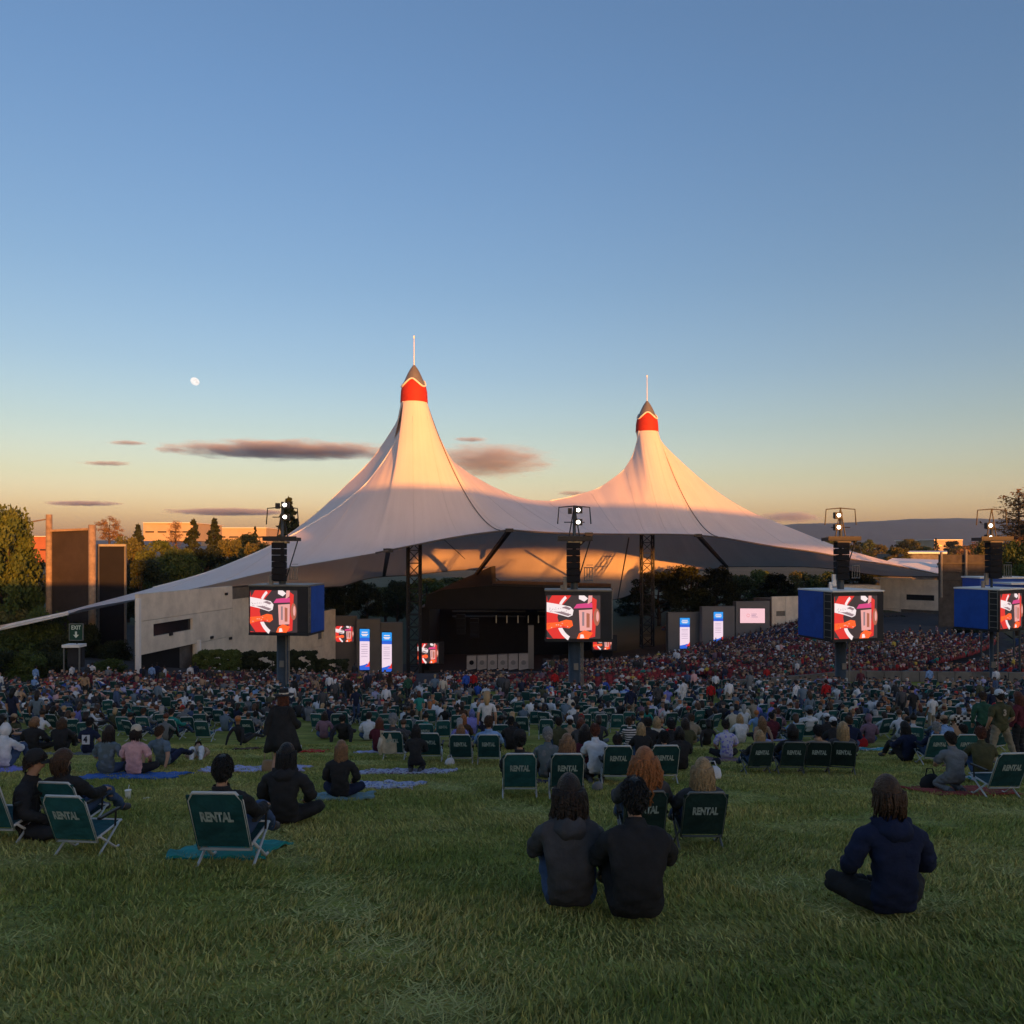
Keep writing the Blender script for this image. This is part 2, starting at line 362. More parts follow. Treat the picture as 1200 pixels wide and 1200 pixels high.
# ridge ropes, seam cables, edge cables
def cable(name, pts, r, m, n=6):
    b = MB(); b.tube([tuple(p) for p in pts], r, n); return tent_part(name, b.mesh(name, m, True))
cable('ridge_rope', smooth_curve(left_ridge + [Lring_f[0]], 71)[18:], 0.14, M_white)
cable('ridge_rope', smooth_curve(mid_ridge[7:] + [Rring_f[0]], 40), 0.13, M_white)
cI = NS[0] + NS[1] - 3; dJ = sum(NS[:4]) - 4
cl = front[:, cI].copy(); cl[:, 2] += 0.12
cable('seam_cable', cl, 0.06, M_cable); cr = front[:, dJ].copy(); cr[:, 2] += 0.12; cable('seam_cable', cr, 0.065, M_cable)
cable('edge_cable', bot_rail[70:], 0.12, M_cable)
cable('edge_cable', railing(be)[60:], 0.15, M_cable)
b = MB(); b.tube([P(-60, 748, 87), P(-10, 740, 88.8), P(20, 731, 89.2), P(80, 717.5, 90)], 0.13, 6); b.tube([P(-60, 749, 87), P(0, 738, 89), P(80, 720, 89.7)], 0.1, 6)
tent_part('anchor_cable', b.mesh('anchor_cable', M_white))
M_seam = mat('fabric_seam', (0.70, 0.63, 0.58), 0.6)
for i in range(11, front.shape[1] - 4, 14):
    q = front[2:, i].copy(); q[:, 2] += 0.02; cable('fabric_seam', q[::2] if len(q) % 2 else np.vstack([q[::2], q[-1:]]), 0.024, M_seam, 4)
# joints with struts down to the rear
for pa, pb in (((597, 621.5, 106), (556, 676, 150)), ((818, 627.5, 127), (852, 664.5, 181)), ((455, 645, 99.5), (450, 674, 145)), ((690, 626, 114), (676, 640, 120))):
    b = MB(); b.bar(P(*pa), P(*pb), 0.55); b.box(P(*pa), (1.1, 1.1, 0.5)); tent_part('strut', b.mesh('strut', M_dark))
# caps
def cap(c, r, z0, topz, rodz, amp):
    h = topz - z0; zr = h * 0.62
    n = 40; prof = []
    for k in range(n):
        a = 2 * math.pi * k / n
        prof.append(a)
    def zz(a): return 0.50 * h + 0.10 * h * math.cos(3 * (a + D(96)))
    rad = lambda t: r * np.interp(t, [0, .3, .45, .6, .8, .94, 1], [1.04, 1.0, .90, .72, .46, .22, .08])
    b = MB(); rows = []
    for t in (0, .25, .5, .75, 1):
        rows.append([(c.x + rad(zz(a) / h * t) * math.cos(a), c.y + rad(zz(a) / h * t) * math.sin(a), z0 + zz(a) * t) for a in prof + [0]])
    b.grid(rows); tent_part('peak_collar', b.mesh('peak_collar', M_red, True))
    b = MB(); rows = []
    for t in (0, .2, .4, .6, .8, 1):
        rows.append([(c.x + rad((zz(a) / h) * (1 - t) + t) * .98 * math.cos(a), c.y + rad((zz(a) / h) * (1 - t) + t) * .98 * math.sin(a), z0 + zz(a) * (1 - t) + h * t) for a in prof + [0]])
    b.grid(rows); tent_part('peak_cone', b.mesh('peak_cone', M_grey, True))
    b = MB(); b.tube([(c.x + (rad(zz(a) / h) + .06) * math.cos(a), c.y + (rad(zz(a) / h) + .06) * math.sin(a), z0 + zz(a)) for a in prof + [0]], 0.14, 6, cap=False)
    tent_part('collar_trim', b.mesh('collar_trim', M_white, True))
    b = MB(); b.tube([(c.x, c.y, topz - .3), (c.x, c.y, rodz)], [0.09, 0.05], 6); b.box((c.x, c.y, rodz), (.2, .2, .4)); tent_part('spire_rod', b.mesh('spire_rod', M_white))
cap(LM, RLr, ZL - .05, P(0, 428, 120).z, P(0, 395, 120).z, 1)
cap(RM, RRr, ZR - .05, P(0, 470, 149).z, P(0, 441, 149).z, 1)
# lattice masts
def mast(c, z0, z1, w):
    b = MB(); 
    cor = [(c.x + sx * w / 2, c.y + sy * w / 2) for sx, sy in ((-1, -1), (1, -1), (1, 1), (-1, 1))]
    for x, y in cor:
        l = MB(); l.tube([(x, y, z0), (x, y, z1)], 0.17, 6); tent_part('mast_leg', l.mesh('mast_leg', M_dark))
    k = 0; z = z0
    while z < z1 - 1:
        for i in range(4):
            (xa, ya), (xb, yb) = cor[i], cor[(i + 1) % 4]
            if k % 2: xa, ya, xb, yb = xb, yb, xa, ya
            b.tube([(xa, ya, z), (xb, yb, min(z1, z + 2.0))], 0.075, 5); b.tube([(xa, ya, z), (xb, yb, z)], 0.07, 5)
        z += 2.0; k += 1
    o = tent_part('mast_bracing', b.mesh('mast_bracing', M_dark))
mast(LM, E - 22, ZL + 1, 1.9); mast(RM, E - 22.5, ZR + 1, 2.2)
b = MB(); b.tube([P(737, 630, 118), P(724, 702, 179)], 0.12, 5); b.tube([P(520, 632, 103), P(545, 655, 120)], 0.05, 5); tent_part('stay_cable', b.mesh('stay_cable', M_dark))

# ------------------------------------------------------------------ concrete buildings
M_wall = mat('cream_concrete', (0.82, 0.745, 0.62), 0.85, noise=0.25, scale=0.5, bump=0.08)
def streaks(m, amt=.35):                # rain streaks and stains running down a wall
    n = m.node_tree; s_ = n.nodes['Principled BSDF'].inputs['Base Color']; src = s_.links[0].from_socket; tc = n.nodes.new('ShaderNodeTexCoord'); mp = n.nodes.new('ShaderNodeMapping'); mp.inputs['Scale'].default_value = (.6, .6, .14); n.links.new(tc.outputs['Object'], mp.inputs[0])
    z = n.nodes.new('ShaderNodeTexNoise'); z.inputs['Scale'].default_value = 1.2; z.inputs['Detail'].default_value = 6; n.links.new(mp.outputs[0], z.inputs['Vector']); mr = n.nodes.new('ShaderNodeMapRange'); mr.inputs[1].default_value = .42; mr.inputs[2].default_value = .72; mr.inputs[3].default_value = 1; mr.inputs[4].default_value = 1 - amt; n.links.new(z.outputs['Fac'], mr.inputs[0])
    mx = n.nodes.new('ShaderNodeMix'); mx.data_type = 'RGBA'; mx.blend_type = 'MULTIPLY'; mx.inputs[0].default_value = 1; n.links.new(src, mx.inputs[6]); n.links.new(mr.outputs[0], mx.inputs[7]); n.links.new(mx.outputs[2], s_)
streaks(M_wall, .10); streaks(M_conc, .25)
M_void = mat('opening_shade', (0.012, 0.012, 0.013), 0.8)  # near-black colour stands in for the shade inside openings
M_glassd = mat('dark_glass', (0.02, 0.02, 0.022), 0.15, spec=0.5)
def wall_frame(xa, da, xb, db):          # a wall seen from column xa at depth da to column xb at depth db
    a = P(xa, HOR, da); bb = P(xb, HOR, db); u = (bb - a); L = u.length; u.normalize(); nrm = Vector((u.y, -u.x, 0)); return a, u, nrm, L
def wall_building(xa, da, xb, db, label, cells, base, extra, thick=6.0):
    a, u, nrm, L = wall_frame(xa, da, xb, db)
    root = thing('concrete_building', label, 'building', a - Vector((0, 0, base)), math.atan2(u.y, u.x))
    def s_of(px): k = (px - 600) / F; t = (a.x - k * a.y) / (k * u.y - u.x); return t      # distance along the wall at a photo column
    def z_of(px, py): t = s_of(px); return -(py - HOR) / F * (a.y + u.y * t) + base          # height above the foot
    return root, s_of, z_of, L
root, so_, zo_, L = wall_building(160, 75, 398, 127, 'long cream concrete building with dark strip window left of the stage', None, 21.0, None)
def panel(root, s0, s1, z0, z1, holes=(), th=0.35, name='panel', m=None):
    """a precast panel in local wall coords (x along, -y out), with rectangular holes (xa,xb,za,zb)"""
    xs = sorted({s0, s1, *[h[0] for h in holes], *[h[1] for h in holes]}); zs = sorted({z0, z1, *[h[2] for h in holes], *[h[3] for h in holes]})
    b = MB()
    for i in range(len(xs) - 1):
        for j in range(len(zs) - 1):
            cx, cz = (xs[i] + xs[i + 1]) / 2, (zs[j] + zs[j + 1]) / 2
            if any(h[0] < cx < h[1] and h[2] < cz < h[3] for h in holes): continue
            if s0 < cx < s1 and z0 < cz < z1: b.box((cx, 0, cz), (xs[i + 1] - xs[i], th, zs[j + 1] - zs[j]))
    return b.build(name, m or M_wall, root)
def along(px): return so_(px)
# main high block: three courses of panels
cols = [along(p) for p in (160, 232, 271)]; g = 0.04
zt = zo_(272, 686); zt2 = zo_(292, 700); zt3 = zo_(390, 714)
rows_ = [0.0, zo_(232, 753), zo_(232, 718), zt]
win = (along(178), along(224), zo_(200, 742), zo_(200, 728))
for i in range(2):
    for j in range(3):
        h = []
        if i == 0 and j == 0: h = [(along(163), along(227.5), -1, rows_[1] + 1)]
        z0, z1 = rows_[j], rows_[j + 1]
        s0, s1 = cols[i], cols[i + 1]
        hs = [win] if (i == 0 and win[2] < z1 and win[3] > z0) else []
        if i == 0 and j == 0:
            panel(root, s0, along(163), z0, z1 - g); panel(root, along(227.5), s1 - g, z0, z1 - g)
        else: panel(root, s0, s1 - g, z0, z1 - g, [(q[0], q[1], max(q[2], z0), min(q[3], z1 - g)) for q in hs])
scol = [along(p) for p in (271, 290, 315, 345, 378)]
for i in range(4):
    zz1 = zt2 if i < 1 else (zt2 + (zt3 - zt2) * i / 4)
    panel(root, scol[i], scol[i + 1] - g, 0, zz1 * .5); hs = [(along(371.5), along(377.5), zo_(374, 749), zo_(374, 740))] if i == 3 else []
    panel(root, scol[i], scol[i + 1] - g, zz1 * .5 + g, zz1, hs)
panel(root, along(378), along(392), 0, zt3 * .55); panel(root, along(378), along(392), zt3 * .55 + g, zt3)
b = MB(); b.box(((win[0] + win[1]) / 2, .12, (win[2] + win[3]) / 2), (win[1] - win[0] - .02, .06, win[3] - win[2] - .02)); b.build('window', M_glassd, root)
b = MB(); b.box((along(374.5), .12, zo_(374.5, 744.5)), (along(377.5) - along(371.5), .06, 1.2)); b.build('vent', M_grey, root)
b = MB(); b.box(((cols[0] + along(228)) / 2 + .3, .6, rows_[1] / 2), (along(228) - cols[0] - .8, .2, rows_[1])); b.box(((cols[0] + along(228)) / 2 + .3, .4, rows_[1] - .1), (along(228) - cols[0] - .8, .4, .1)); b.build('entrance_shade', M_void, root)  # thin black sheet painting the shade behind the doorway
b = MB(); b.bar((along(230), -.35, 0), (along(230), -.35, rows_[1] + .3), .3); b.build('entrance_post', M_white, root)
b = MB(); b.bar((along(160.5) - .2, -.3, 0), (along(160.5) - .2, -.3, zo_(160, 701)), .35); b.build('corner_post', M_white, root)
for px, py in ((198, 743), (263, 696), (268, 748), (246, 747)):
    b = MB(); b.box((along(px), -.25, zo_(px, py)), (.5, .15, .3)); b.build('wall_lamp', M_dark, root)
b = MB(); b.box((17.5, 1.8, zt / 2), (19, 2.6, zt - .8)); b.build('building_core', M_conc, root)
b = MB(); b.box(((along(292) + along(391)) / 2, 1.8, zt3 / 2), (along(391) - along(292), 2.6, zt3 - .8)); b.build('building_core', M_conc, root)

root, so_, zo_, L = wall_building(1031, 158, 1108, 150, 'cream concrete building with dark strip window at the right end of the tent', None, 15.0, None)
zt = zo_(1031, 678); h1 = (along(1062), along(1095), zo_(1078, 703.5), zo_(1078, 697)); h2 = (along(1056), along(1103), -1, zo_(1078, 715))
cut = [along(p) for p in (1031, 1056, 1083, 1108)]
zc = zo_(1078, 715)
for i in range(3):
    s0, s1 = cut[i], cut[i + 1] - .05
    panel(root, s0, s1, zc + .05, zt, [(max(h1[0], s0), min(h1[1], s1), h1[2], h1[3])])
panel(root, cut[0], cut[1] - .05, 0, zc); panel(root, along(1103), along(1108), 0, zc)
b = MB(); b.box(((h1[0] + h1[1]) / 2, .12, (h1[2] + h1[3]) / 2), (h1[1] - h1[0] - .02, .06, h1[3] - h1[2] - .02)); b.build('window', M_glassd, root)
b = MB(); b.box(((h2[0] + h2[1]) / 2, 2, zc / 2), (h2[1] - h2[0], .2, zc)); b.build('entrance_shade', M_void, root)  # black sheet painting the doorway's inner shade
b = MB(); b.box((L / 2, 4, zt / 2 - .3), (L - .5, 7.5, zt - .4)); b.build('building_core', M_conc, root)
b = MB(); b.box((along(1045), .4, zt + .12), (along(1075) - along(1031), 1.2, .2)); b.build('parapet', M_white, root)

root, so_, zo_, L = wall_building(904, 141, 940, 143, 'small cream concrete wall building with one square vent behind a dark shrub', None, 19.0, None)
zt = zo_(910, 699); mid = along(920)
for s0, s1 in ((0, mid - .04), (mid, L)):
    for z0, z1 in ((0, zt * .5), (zt * .5 + .04, zt)):
        hh = (along(909), along(919.5), zo_(914, 722), zo_(914, 716))
        panel(root, s0, s1, z0, z1, [hh] if s0 == 0 and z1 == zt else [])
b = MB(); b.box(((hh[0] + hh[1]) / 2, .1, (hh[2] + hh[3]) / 2), (hh[1] - hh[0], .06, hh[3] - hh[2])); b.build('vent', M_grey, root)
b = MB(); b.box((L / 2, 3, zt / 2 - .3), (L - .4, 5.4, zt - .4)); b.build('building_core', M_conc, root)
# low cream roof block behind the third video column
o = MB(); o.prism([P(985, 686, 150), P(1032, 686, 152), P(1032, 722, 152), P(985, 722, 150)], (0, 6, 0))
tag(o.build('storage_block', M_wall), 'low pale block with flat roof behind the third video column', 'building')
# pale flat roofs on the right
rt = thing('flat_roof_hall', 'low hall with broad pale flat roof right of the tent tip', 'building', P(1080, 672, 190))
def child_at(root, name, b, m, smooth=False):
    for i, v in enumerate(b.v): b.v[i] = tuple(Vector(v) - root.location)
    return b.build(name, m, root, smooth)
b = MB(); b.prism([P(1036, 659, 185), P(1102, 674, 180), P(1104, 656, 225), P(1046, 654, 230)], (0, 0, -.5)); child_at(rt, 'roof', b, M_white)
b = MB(); b.prism([P(1036, 661.5, 186), P(1102, 676.5, 181), P(1104, 690, 181), P(1036, 690, 186)], (4, 30, 0)); child_at(rt, 'wall', b, M_conc)
rt = thing('flat_roof_hall', 'long white low hall far off behind palm-like trees on the right', 'building', P(1085, 650, 300))
b = MB(); b.prism([P(1062, 647, 300), P(1110, 647, 300), P(1110, 645.5, 330), P(1062, 645.5, 330)], (0, 0, -.6)); child_at(rt, 'roof', b, M_white)
b = MB(); b.prism([P(1063, 649.5, 301), P(1109, 649.5, 301), P(1109, 658, 301), P(1063, 658, 301)], (0, 25, 0)); child_at(rt, 'wall', b, M_conc)

# far sunlit buildings
def far_hall(x0, x1, yt, yb, d, label, m, nwin):
    r = thing('far_building', label, 'building', P((x0 + x1) / 2, yb, d))
    b = MB(); b.prism([P(x0, yt, d), P(x1, yt, d), P(x1, yb, d), P(x0, yb, d)], (0, d * .1, 0)); child_at(r, 'wall', b, m)
    b = MB(); b.prism([P(x0 - .5, yt - .8, d - 1), P(x1 + .5, yt - .8, d - 1), P(x1 + .5, yt, d - 1), P(x0 - .5, yt, d - 1)], (0, d * .1 + 2, 0)); child_at(r, 'roof', b, M_white)
    for i in range(nwin):
        xx = x0 + (x1 - x0) * (i + .5) / nwin; w = (x1 - x0) / nwin * .7; yy = (yt + yb) / 2
        b = MB(); b.prism([P(xx - w / 2, yy - 1.0, d - .3), P(xx + w / 2, yy - 1.0, d - .3), P(xx + w / 2, yy + .6, d - .3), P(xx - w / 2, yy + .6, d - .3)], (0, .2, 0)); child_at(r, 'window', b, M_glassd)
M_tan = mat('tan_stucco', (0.45, 0.36, 0.26), 0.9, noise=0.15, scale=0.1)
M_terra = mat('red_roof', (0.36, 0.13, 0.07), 0.85, noise=0.2, scale=0.2)
far_hall(168, 226, 613, 634, 420, 'long sunlit building with flat roof above the left trees', M_tan, 4)
far_hall(236, 312, 619, 640, 520, 'lower sunlit building just left of the lone conifer', M_tan, 5)
far_hall(18, 58, 629, 660, 360, 'reddish sunlit building behind the dark mesh screens', M_terra, 3)
far_hall(1095, 1128, 633, 646, 620, 'pale sunlit building under the hills at right', M_tan, 3)

# retaining wall along the lawn foot: an arc, then straight to the right
rw = thing('retaining_wall', 'low grey wall along the foot of the lawn in front of the seats', 'wall', (SX, SY, E - 11))
line = []
for k in range(60):
    a = D(-84 + 90 * k / 90); x, y = 92 * math.cos(a), 92 * math.sin(a); line.append((x, y))
    if 600 + (x + SX) / (y + SY) * F > 985: break
for k in range(1, 34): line.append((line[-1][0] + 1.5, line[-1][1] - .10))
for (xa, ya), (xb, yb) in zip(line[:-1], line[1:]):
    q = MB(); t = Vector((xb - xa, yb - ya, 0)).normalized(); nn = Vector((t.y, -t.x, 0)) * .3
    p0 = Vector((xa, ya, 0)); p1 = Vector((xb, yb, 0)) - t * .05; q.prism([p0 + Vector((0, 0, -2.2)), p1 + Vector((0, 0, -2.2)), p1 + Vector((0, 0, .38)), p0 + Vector((0, 0, .38))], nn); q.build('panel', M_conc, rw)

# ------------------------------------------------------------------ stage house
M_stage = mat('stage_black', (0.012, 0.012, 0.014), 0.8, noise=0.3, scale=0.5)
M_stage2 = mat('stage_charcoal', (0.032, 0.032, 0.036), 0.8, noise=0.25, scale=0.4)
M_panel = mat('grey_wing', (0.17, 0.165, 0.165), 0.8, noise=0.15, scale=0.3)
st = thing('stage_house', 'black stage house with slanted roof under the tent', 'stage', P(600, 790, 140))
def sp(name, b, m): return child_at(st, name, b, m)
b = MB(); b.prism([P(575, 686, 136), P(690, 690, 136), P(715, 690, 136), P(715, 714, 136), P(497, 714, 136), P(500, 697, 136), P(520, 691, 136)], (0, 5, 0)); sp('front_fascia', b, M_stage)
b = MB(); b.prism([P(500, 697, 136), P(575, 664, 150), P(577, 664, 151), P(577, 686, 136)], (.5, 6, 0)); sp('roof_slope', b, M_stage2)
b = MB(); b.prism([P(575, 684, 137), P(716, 688, 137), P(716, 684, 158), P(575, 680, 158)], (0, 0, -.5)); sp('roof', b, M_stage2)
b = MB(); b.prism([P(497, 712, 158), P(716, 712, 158), P(716, 775, 158), P(497, 775, 158)], (0, .5, 0)); sp('back_wall', b, M_stage)
b = MB(); b.prism([P(491, 712, 137), P(503, 712, 137), P(503, 792, 137), P(491, 792, 137)], (0, 20, 0)); sp('side_wall', b, M_stage)
b = MB(); b.prism([P(705, 690, 137), P(718, 690, 137), P(718, 792, 137), P(705, 792, 137)], (0, 20, 0)); sp('side_wall', b, M_stage)
b = MB(); b.prism([P(497, 786, 136.2), P(716, 786, 136.2), P(716, 798, 136.2), P(497, 798, 136.2)], (0, 22, 0)); sp('deck', b, M_stage2)
b = MB(); b.prism([P(619, 733, 138), P(625.5, 733, 138), P(625.5, 786, 138), P(619, 786, 138)], (0, 1, 0)); sp('proscenium_post', b, mat('pale_column', (.2, .19, .18), .8))
for x0, x1 in ((530, 616), (630, 700)):
    b = MB(); b.prism([P(x0, 716, 140), P(x1, 716, 140), P(x1, 717.5, 140), P(x0, 717.5, 140)], (0, .4, 0)); sp('light_truss', b, M_dark)
    b = MB(); b.prism([P(x0, 722, 150), P(x1, 722, 150), P(x1, 723.5, 150), P(x0, 723.5, 150)], (0, .4, 0)); sp('light_truss', b, M_dark)
for px in (581.5, 594, 607, 619, 631):
    b = MB(); c = P(px, 725, 141); b.lathe([(.06, -.8), (.10, -.7), (.10, .45), (.05, .6)], 8, c); child_at(st, 'hanging_lamp', b, mat('pale_lamp', (.6, .58, .5), .5))
for px, py in ((540, 722), (556, 727)):
    b = MB(); c = P(px, py, 142)
    for k in range(5): b.box(c + Vector((0, k * .12, -k * .75)), (1.6, 1.0, .68), rx=-.06 * k)
    tag(b.build('speaker_array', M_black), 'black loudspeaker array hanging %s in the stage mouth' % ('at left' if px == 540 else 'beside the first array'), 'loudspeaker')
for i in range(6):                                                # pale covered cases along the stage front
    x0 = 547 + i * 12.2; r = thing('stage_case', '%s of the six pale covered cases on the stage front' % ('first from left, with dark disc', 'second from left', 'third from left', 'fourth from left', 'fifth from left', 'rightmost')[i], 'case', P(x0 + 5.6, 785.8, 137), group='pale cases along the stage front')
    b = MB(); b.prism([P(x0, 769 - i * .5, 137), P(x0 + 11.2, 768.6 - i * .5, 137), P(x0 + 11.2, 783.5, 137), P(x0, 785.5, 137)], (0, 1.2, 0)); child_at(r, 'body', b, mat('pale_cover', (.42, .40, .40), .8, noise=.3, scale=.8))
    b = MB(); c = P(x0 + 5.6, 776.5, 136.96); b.prism([c + Vector((.42 * math.cos(a), -.04, .42 * math.sin(a))) for a in np.linspace(0, 2 * math.pi, 13)[:-1]], (0, .06, 0)); child_at(r, 'disc' if i == 0 else 'badge', b, M_black if i == 0 else mat('mid_grey', (.2, .2, .21), .8))
# risers and gear at stage right half
for k, (px, py, w, h) in enumerate(((640, 786, 8, 14), (652, 786, 7, 18), (664, 786, 8, 12), (684, 786, 9, 15))):
    b = MB(); b.prism([P(px - w / 2, py - h, 139), P(px + w / 2, py - h, 139), P(px + w / 2, py - .2, 139), P(px - w / 2, py - .2, 139)], (0, 1, 0))
    for j in range(4): b.box(P(px, py - h * (j + .5) / 4, 138.9), (w / F * 139 * .8, .1, .25))
    tag(b.build('amplifier_rack', M_stage2), ('low dark rack right of the pale stage post', 'tallest dark rack, second right of the stage post', 'smallest dark rack, behind the middle column', 'wide dark rack at the right end of the stage')[k], 'equipment rack', 'equipment racks on the stage')

# ------------------------------------------------------------------ video picture and printed graphics (flat on the screens)
e_dk = emis('charcoal', (0.045, 0.030, 0.032), 1.0); e_red = emis('red', (0.62, 0.03, 0.025), 1.1); e_or = emis('orange', (0.85, 0.10, 0.02), 1.2)
e_wh = emis('white', (0.85, 0.72, 0.72), 1.0); e_pk = emis('pink', (0.80, 0.36, 0.33), 0.95); e_mg = emis('magenta', (0.55, 0.05, 0.18), 1.1); e_sk = emis('skin', (0.42, 0.13, 0.08), 0.9)
e_gy = emis('mauve', (0.30, 0.20, 0.22), 0.9); e_bl = emis('blue', (0.02, 0.10, 0.55), 1.1); e_sky = emis('azure', (0.02, 0.26, 0.70), 1.1); e_pl = emis('pale_pink', (0.72, 0.56, 0.66), 1.1)
e_ink = emis('ink', (0.30, 0.20, 0.34), 0.8); e_pp = emis('rose', (0.82, 0.50, 0.55), 1.0)
EM = [e_dk, e_red, e_or, e_wh, e_pk, e_mg, e_sk, e_gy, e_bl, e_sky, e_pl, e_ink, e_pp]
def disc(cx, cy, rx, ry, a0=0, a1=360, n=20): return [(cx + rx * math.cos(D(a)), cy + ry * math.sin(D(a))) for a in np.linspace(a0, a1, n)]
def crescent(cx, cy, r0, r1, a0, a1, ax=1.0): return disc(cx, cy, r1 * ax, r1, a0, a1) + disc(cx, cy, r0 * ax, r0, a1, a0)
PICTURE = [(0, [(0, 0), (1, 0), (1, 1), (0, 1)]), (1, [(0, 0), (.34, 0), (.25, .24), (.2, .5), (.26, .78), (.42, 1), (0, 1)]), (0, disc(.42, .52, .2, .34)),
  (0, [(.02, .84), (.10, 1), (0, 1)]), (0, [(0, .02), (.12, 0), (0, .2)]), (1, [(.30, .78), (.46, 1), (.36, 1), (.24, .84)]),
  (3, crescent(.62, .5, .55, .62, 128, 150, .72)), (3, crescent(.62, .5, .52, .62, 205, 240, .72)),
  (3, [(0, .84), (0, .62), (.2, .57), (.40, .50), (.48, .54), (.5, .66), (.44, .74), (.25, .79)]), (7, [(.12, .63), (.40, .52), (.46, .56), (.3, .62)]), (7, [(.28, .72), (.42, .66), (.46, .7), (.36, .75)]),
  (2, [(0, .36), (0, .20), (.2, .27), (.42, .24), (.49, .3), (.47, .42), (.36, .44), (.22, .38)]), (1, [(.08, .24), (.3, .29), (.44, .27), (.3, .25)]),
  (5, [(.50, .70), (.9, .72), (.9, .84), (.56, .80)]), (1, [(.80, .02), (.9, .05), (.93, .9), (.84, .97), (.86, .5)]), (4, [(.62, .18), (.84, .2), (.85, .68), (.60, .66)]),
  (7, [(.66, .3), (.70, .3), (.70, .62), (.66, .62)]), (6, [(.74, .26), (.80, .26), (.80, .58), (.74, .60)]), (3, [(.60, .92), (.70, .86), (.77, .93), (.70, 1.0), (.60, 1.0)]), (4, [(.76, .8), (.84, .86), (.85, 1), (.78, 1)]),
  (2, [(.56, 0), (.78, 0), (.86, .14), (.7, .2), (.60, .12)]), (3, [(.62, .01), (.70, .02), (.68, .1), (.63, .1)]), (6, disc(.93, .5, .06, .2)), (4, disc(.945, .52, .025, .12))]
for k in range(30):                                               # speckle on the pale sleeve
    a = random.uniform(.04, .46); c = .70 - a * .20 + random.uniform(-.07, .07); PICTURE.append((7, disc(a, c, .008, .010, n=5)))
for k in range(12):
    a = random.uniform(.02, .44); c = .30 + random.uniform(-.05, .06); PICTURE.append((1 if k % 2 else 12, disc(a, c, .014, .012, n=5)))
def banner_art(w):
    r = [(10, [(0, 0), (1, 0), (1, 1), (0, 1)]), (9, [(0, .70), (1, .70), (1, 1), (0, 1)]), (8, [(0, .70), (1, .70), (1, .79), (0, .79)]), (8, [(0, 0), (1, 0), (1, .12), (.75, .16), (.5, .13), (0, .10)]), (1, [(.55, .08), (1, .08), (1, .22), (.8, .13)])]
    for y, a, c in ((.91, .2, .8), (.86, .15, .85), (.83, .25, .75)): r.append((3, [(a, y), (c, y), (c, y + .022), (a, y + .022)]))
    for y in (.62, .57, .50, .45, .40, .33): r.append((11, [(.15, y), (.8, y), (.8, y + .010), (.15, y + .010)]))
    return r
LOGO = [(12, [(0, 0), (1, 0), (1, 1), (0, 1)])] + [(1, disc(.32 + .055 * math.cos(a), .52 + .10 * math.sin(a), .013, .022, n=8)) for a in np.linspace(.4, 5.6, 7)] + \
       [(11, [(.45, y), (.45 + l, y), (.45 + l, y + .035), (.45, y + .035)]) for y, l in ((.60, .22), (.50, .18), (.40, .26))]
def art(name, quad, items, parent, out_dir, step=0.004):
    """flat artwork inside the face quad (bl, br, tr, tl)"""
    b = MB(); bl, br, tr, tl = (Vector(q) for q in quad); o = Vector(out_dir).normalized()
    for i, (m, poly) in enumerate(items):
        b.cm = m; b.poly([bl + (br - bl) * u * 1.0 + (tl - bl) * v + o * (0.012 + step * i) for u, v in poly])
    return b.build(name, EM, parent)

# ------------------------------------------------------------------ wings with banners
def wing(x0, x1, yt, yb, d0, d1, label, art_rect, items, cell=2):
    r = thing('stage_wing', label, 'wall panel', P((x0 + x1) / 2, yb, (d0 + d1) / 2))
    a, c = P(x0, HOR, d0), P(x1, HOR, d1); u = c - a; n = Vector((u.y, -u.x, 0)).normalized()
    def q(px, py): k = (px - 600) / F; t = (a.x - k * a.y) / (k * u.y - u.x); d = a.y + u.y * t; return P(px, py, d)
    zt = max(q(x0, yt).z, q(x1, yt).z); zb = q(x0, yb).z
    b = MB(); b.prism([Vector((a.x, a.y, zb)), Vector((c.x, c.y, zb)), Vector((c.x, c.y, zt)), Vector((a.x, a.y, zt))], -n * 1.2); child_at(r, 'body', b, M_panel)
    X0, X1, Y0, Y1 = art_rect; k = [q(X0, Y1), q(X1, Y1), q(X1, Y0), q(X0, Y0)]
    b = MB(); ctr = sum(k, Vector()) / 4; b.prism([ctr + (p - ctr) * 1.04 + n * .01 for p in k], n * .08); child_at(r, 'screen_case', b, M_dark)
    art('screen', [p + n * .09 - r.location for p in k], items, r, n)
wing(391, 417, 722, 796, 128, 128, 'dark wing wall with small crowd video, leftmost beside cream building', (392.5, 415, 733.5, 752), [(i, p) for i, p in PICTURE[-70:]])
wing(418, 446, 726, 792, 126, 127, 'grey wing with tall blue and white banner, second from left', (421.5, 433, 737, 785), banner_art(0))
wing(446.5, 472, 730, 792, 128, 129, 'grey wing with tall banner just left of the lattice mast', (447.5, 459, 741, 787), banner_art(0))
wing(783, 822, 718, 778, 136, 137, 'grey wing with tall banner just right of the far lattice mast', (796.5, 808, 724, 760), banner_art(0))
wing(823, 861, 711, 775, 135, 136, 'grey wing with tall banner left of the pink screen', (836, 847, 717, 753), banner_art(0))
wing(862.5, 902, 705, 748, 136, 137, 'grey wing holding the wide pink screen', (867, 896, 713, 730), LOGO)
b = MB(); b.prism([P(864, 748, 139), P(901, 748, 139), P(901, 768, 139), P(864, 768, 139)], (0, 3, 0)); tag(b.build('passage_shade', M_void), 'black block for the shade in the passage under the pink screen', 'passage')  # solid block, the passage's shade put into its black colour
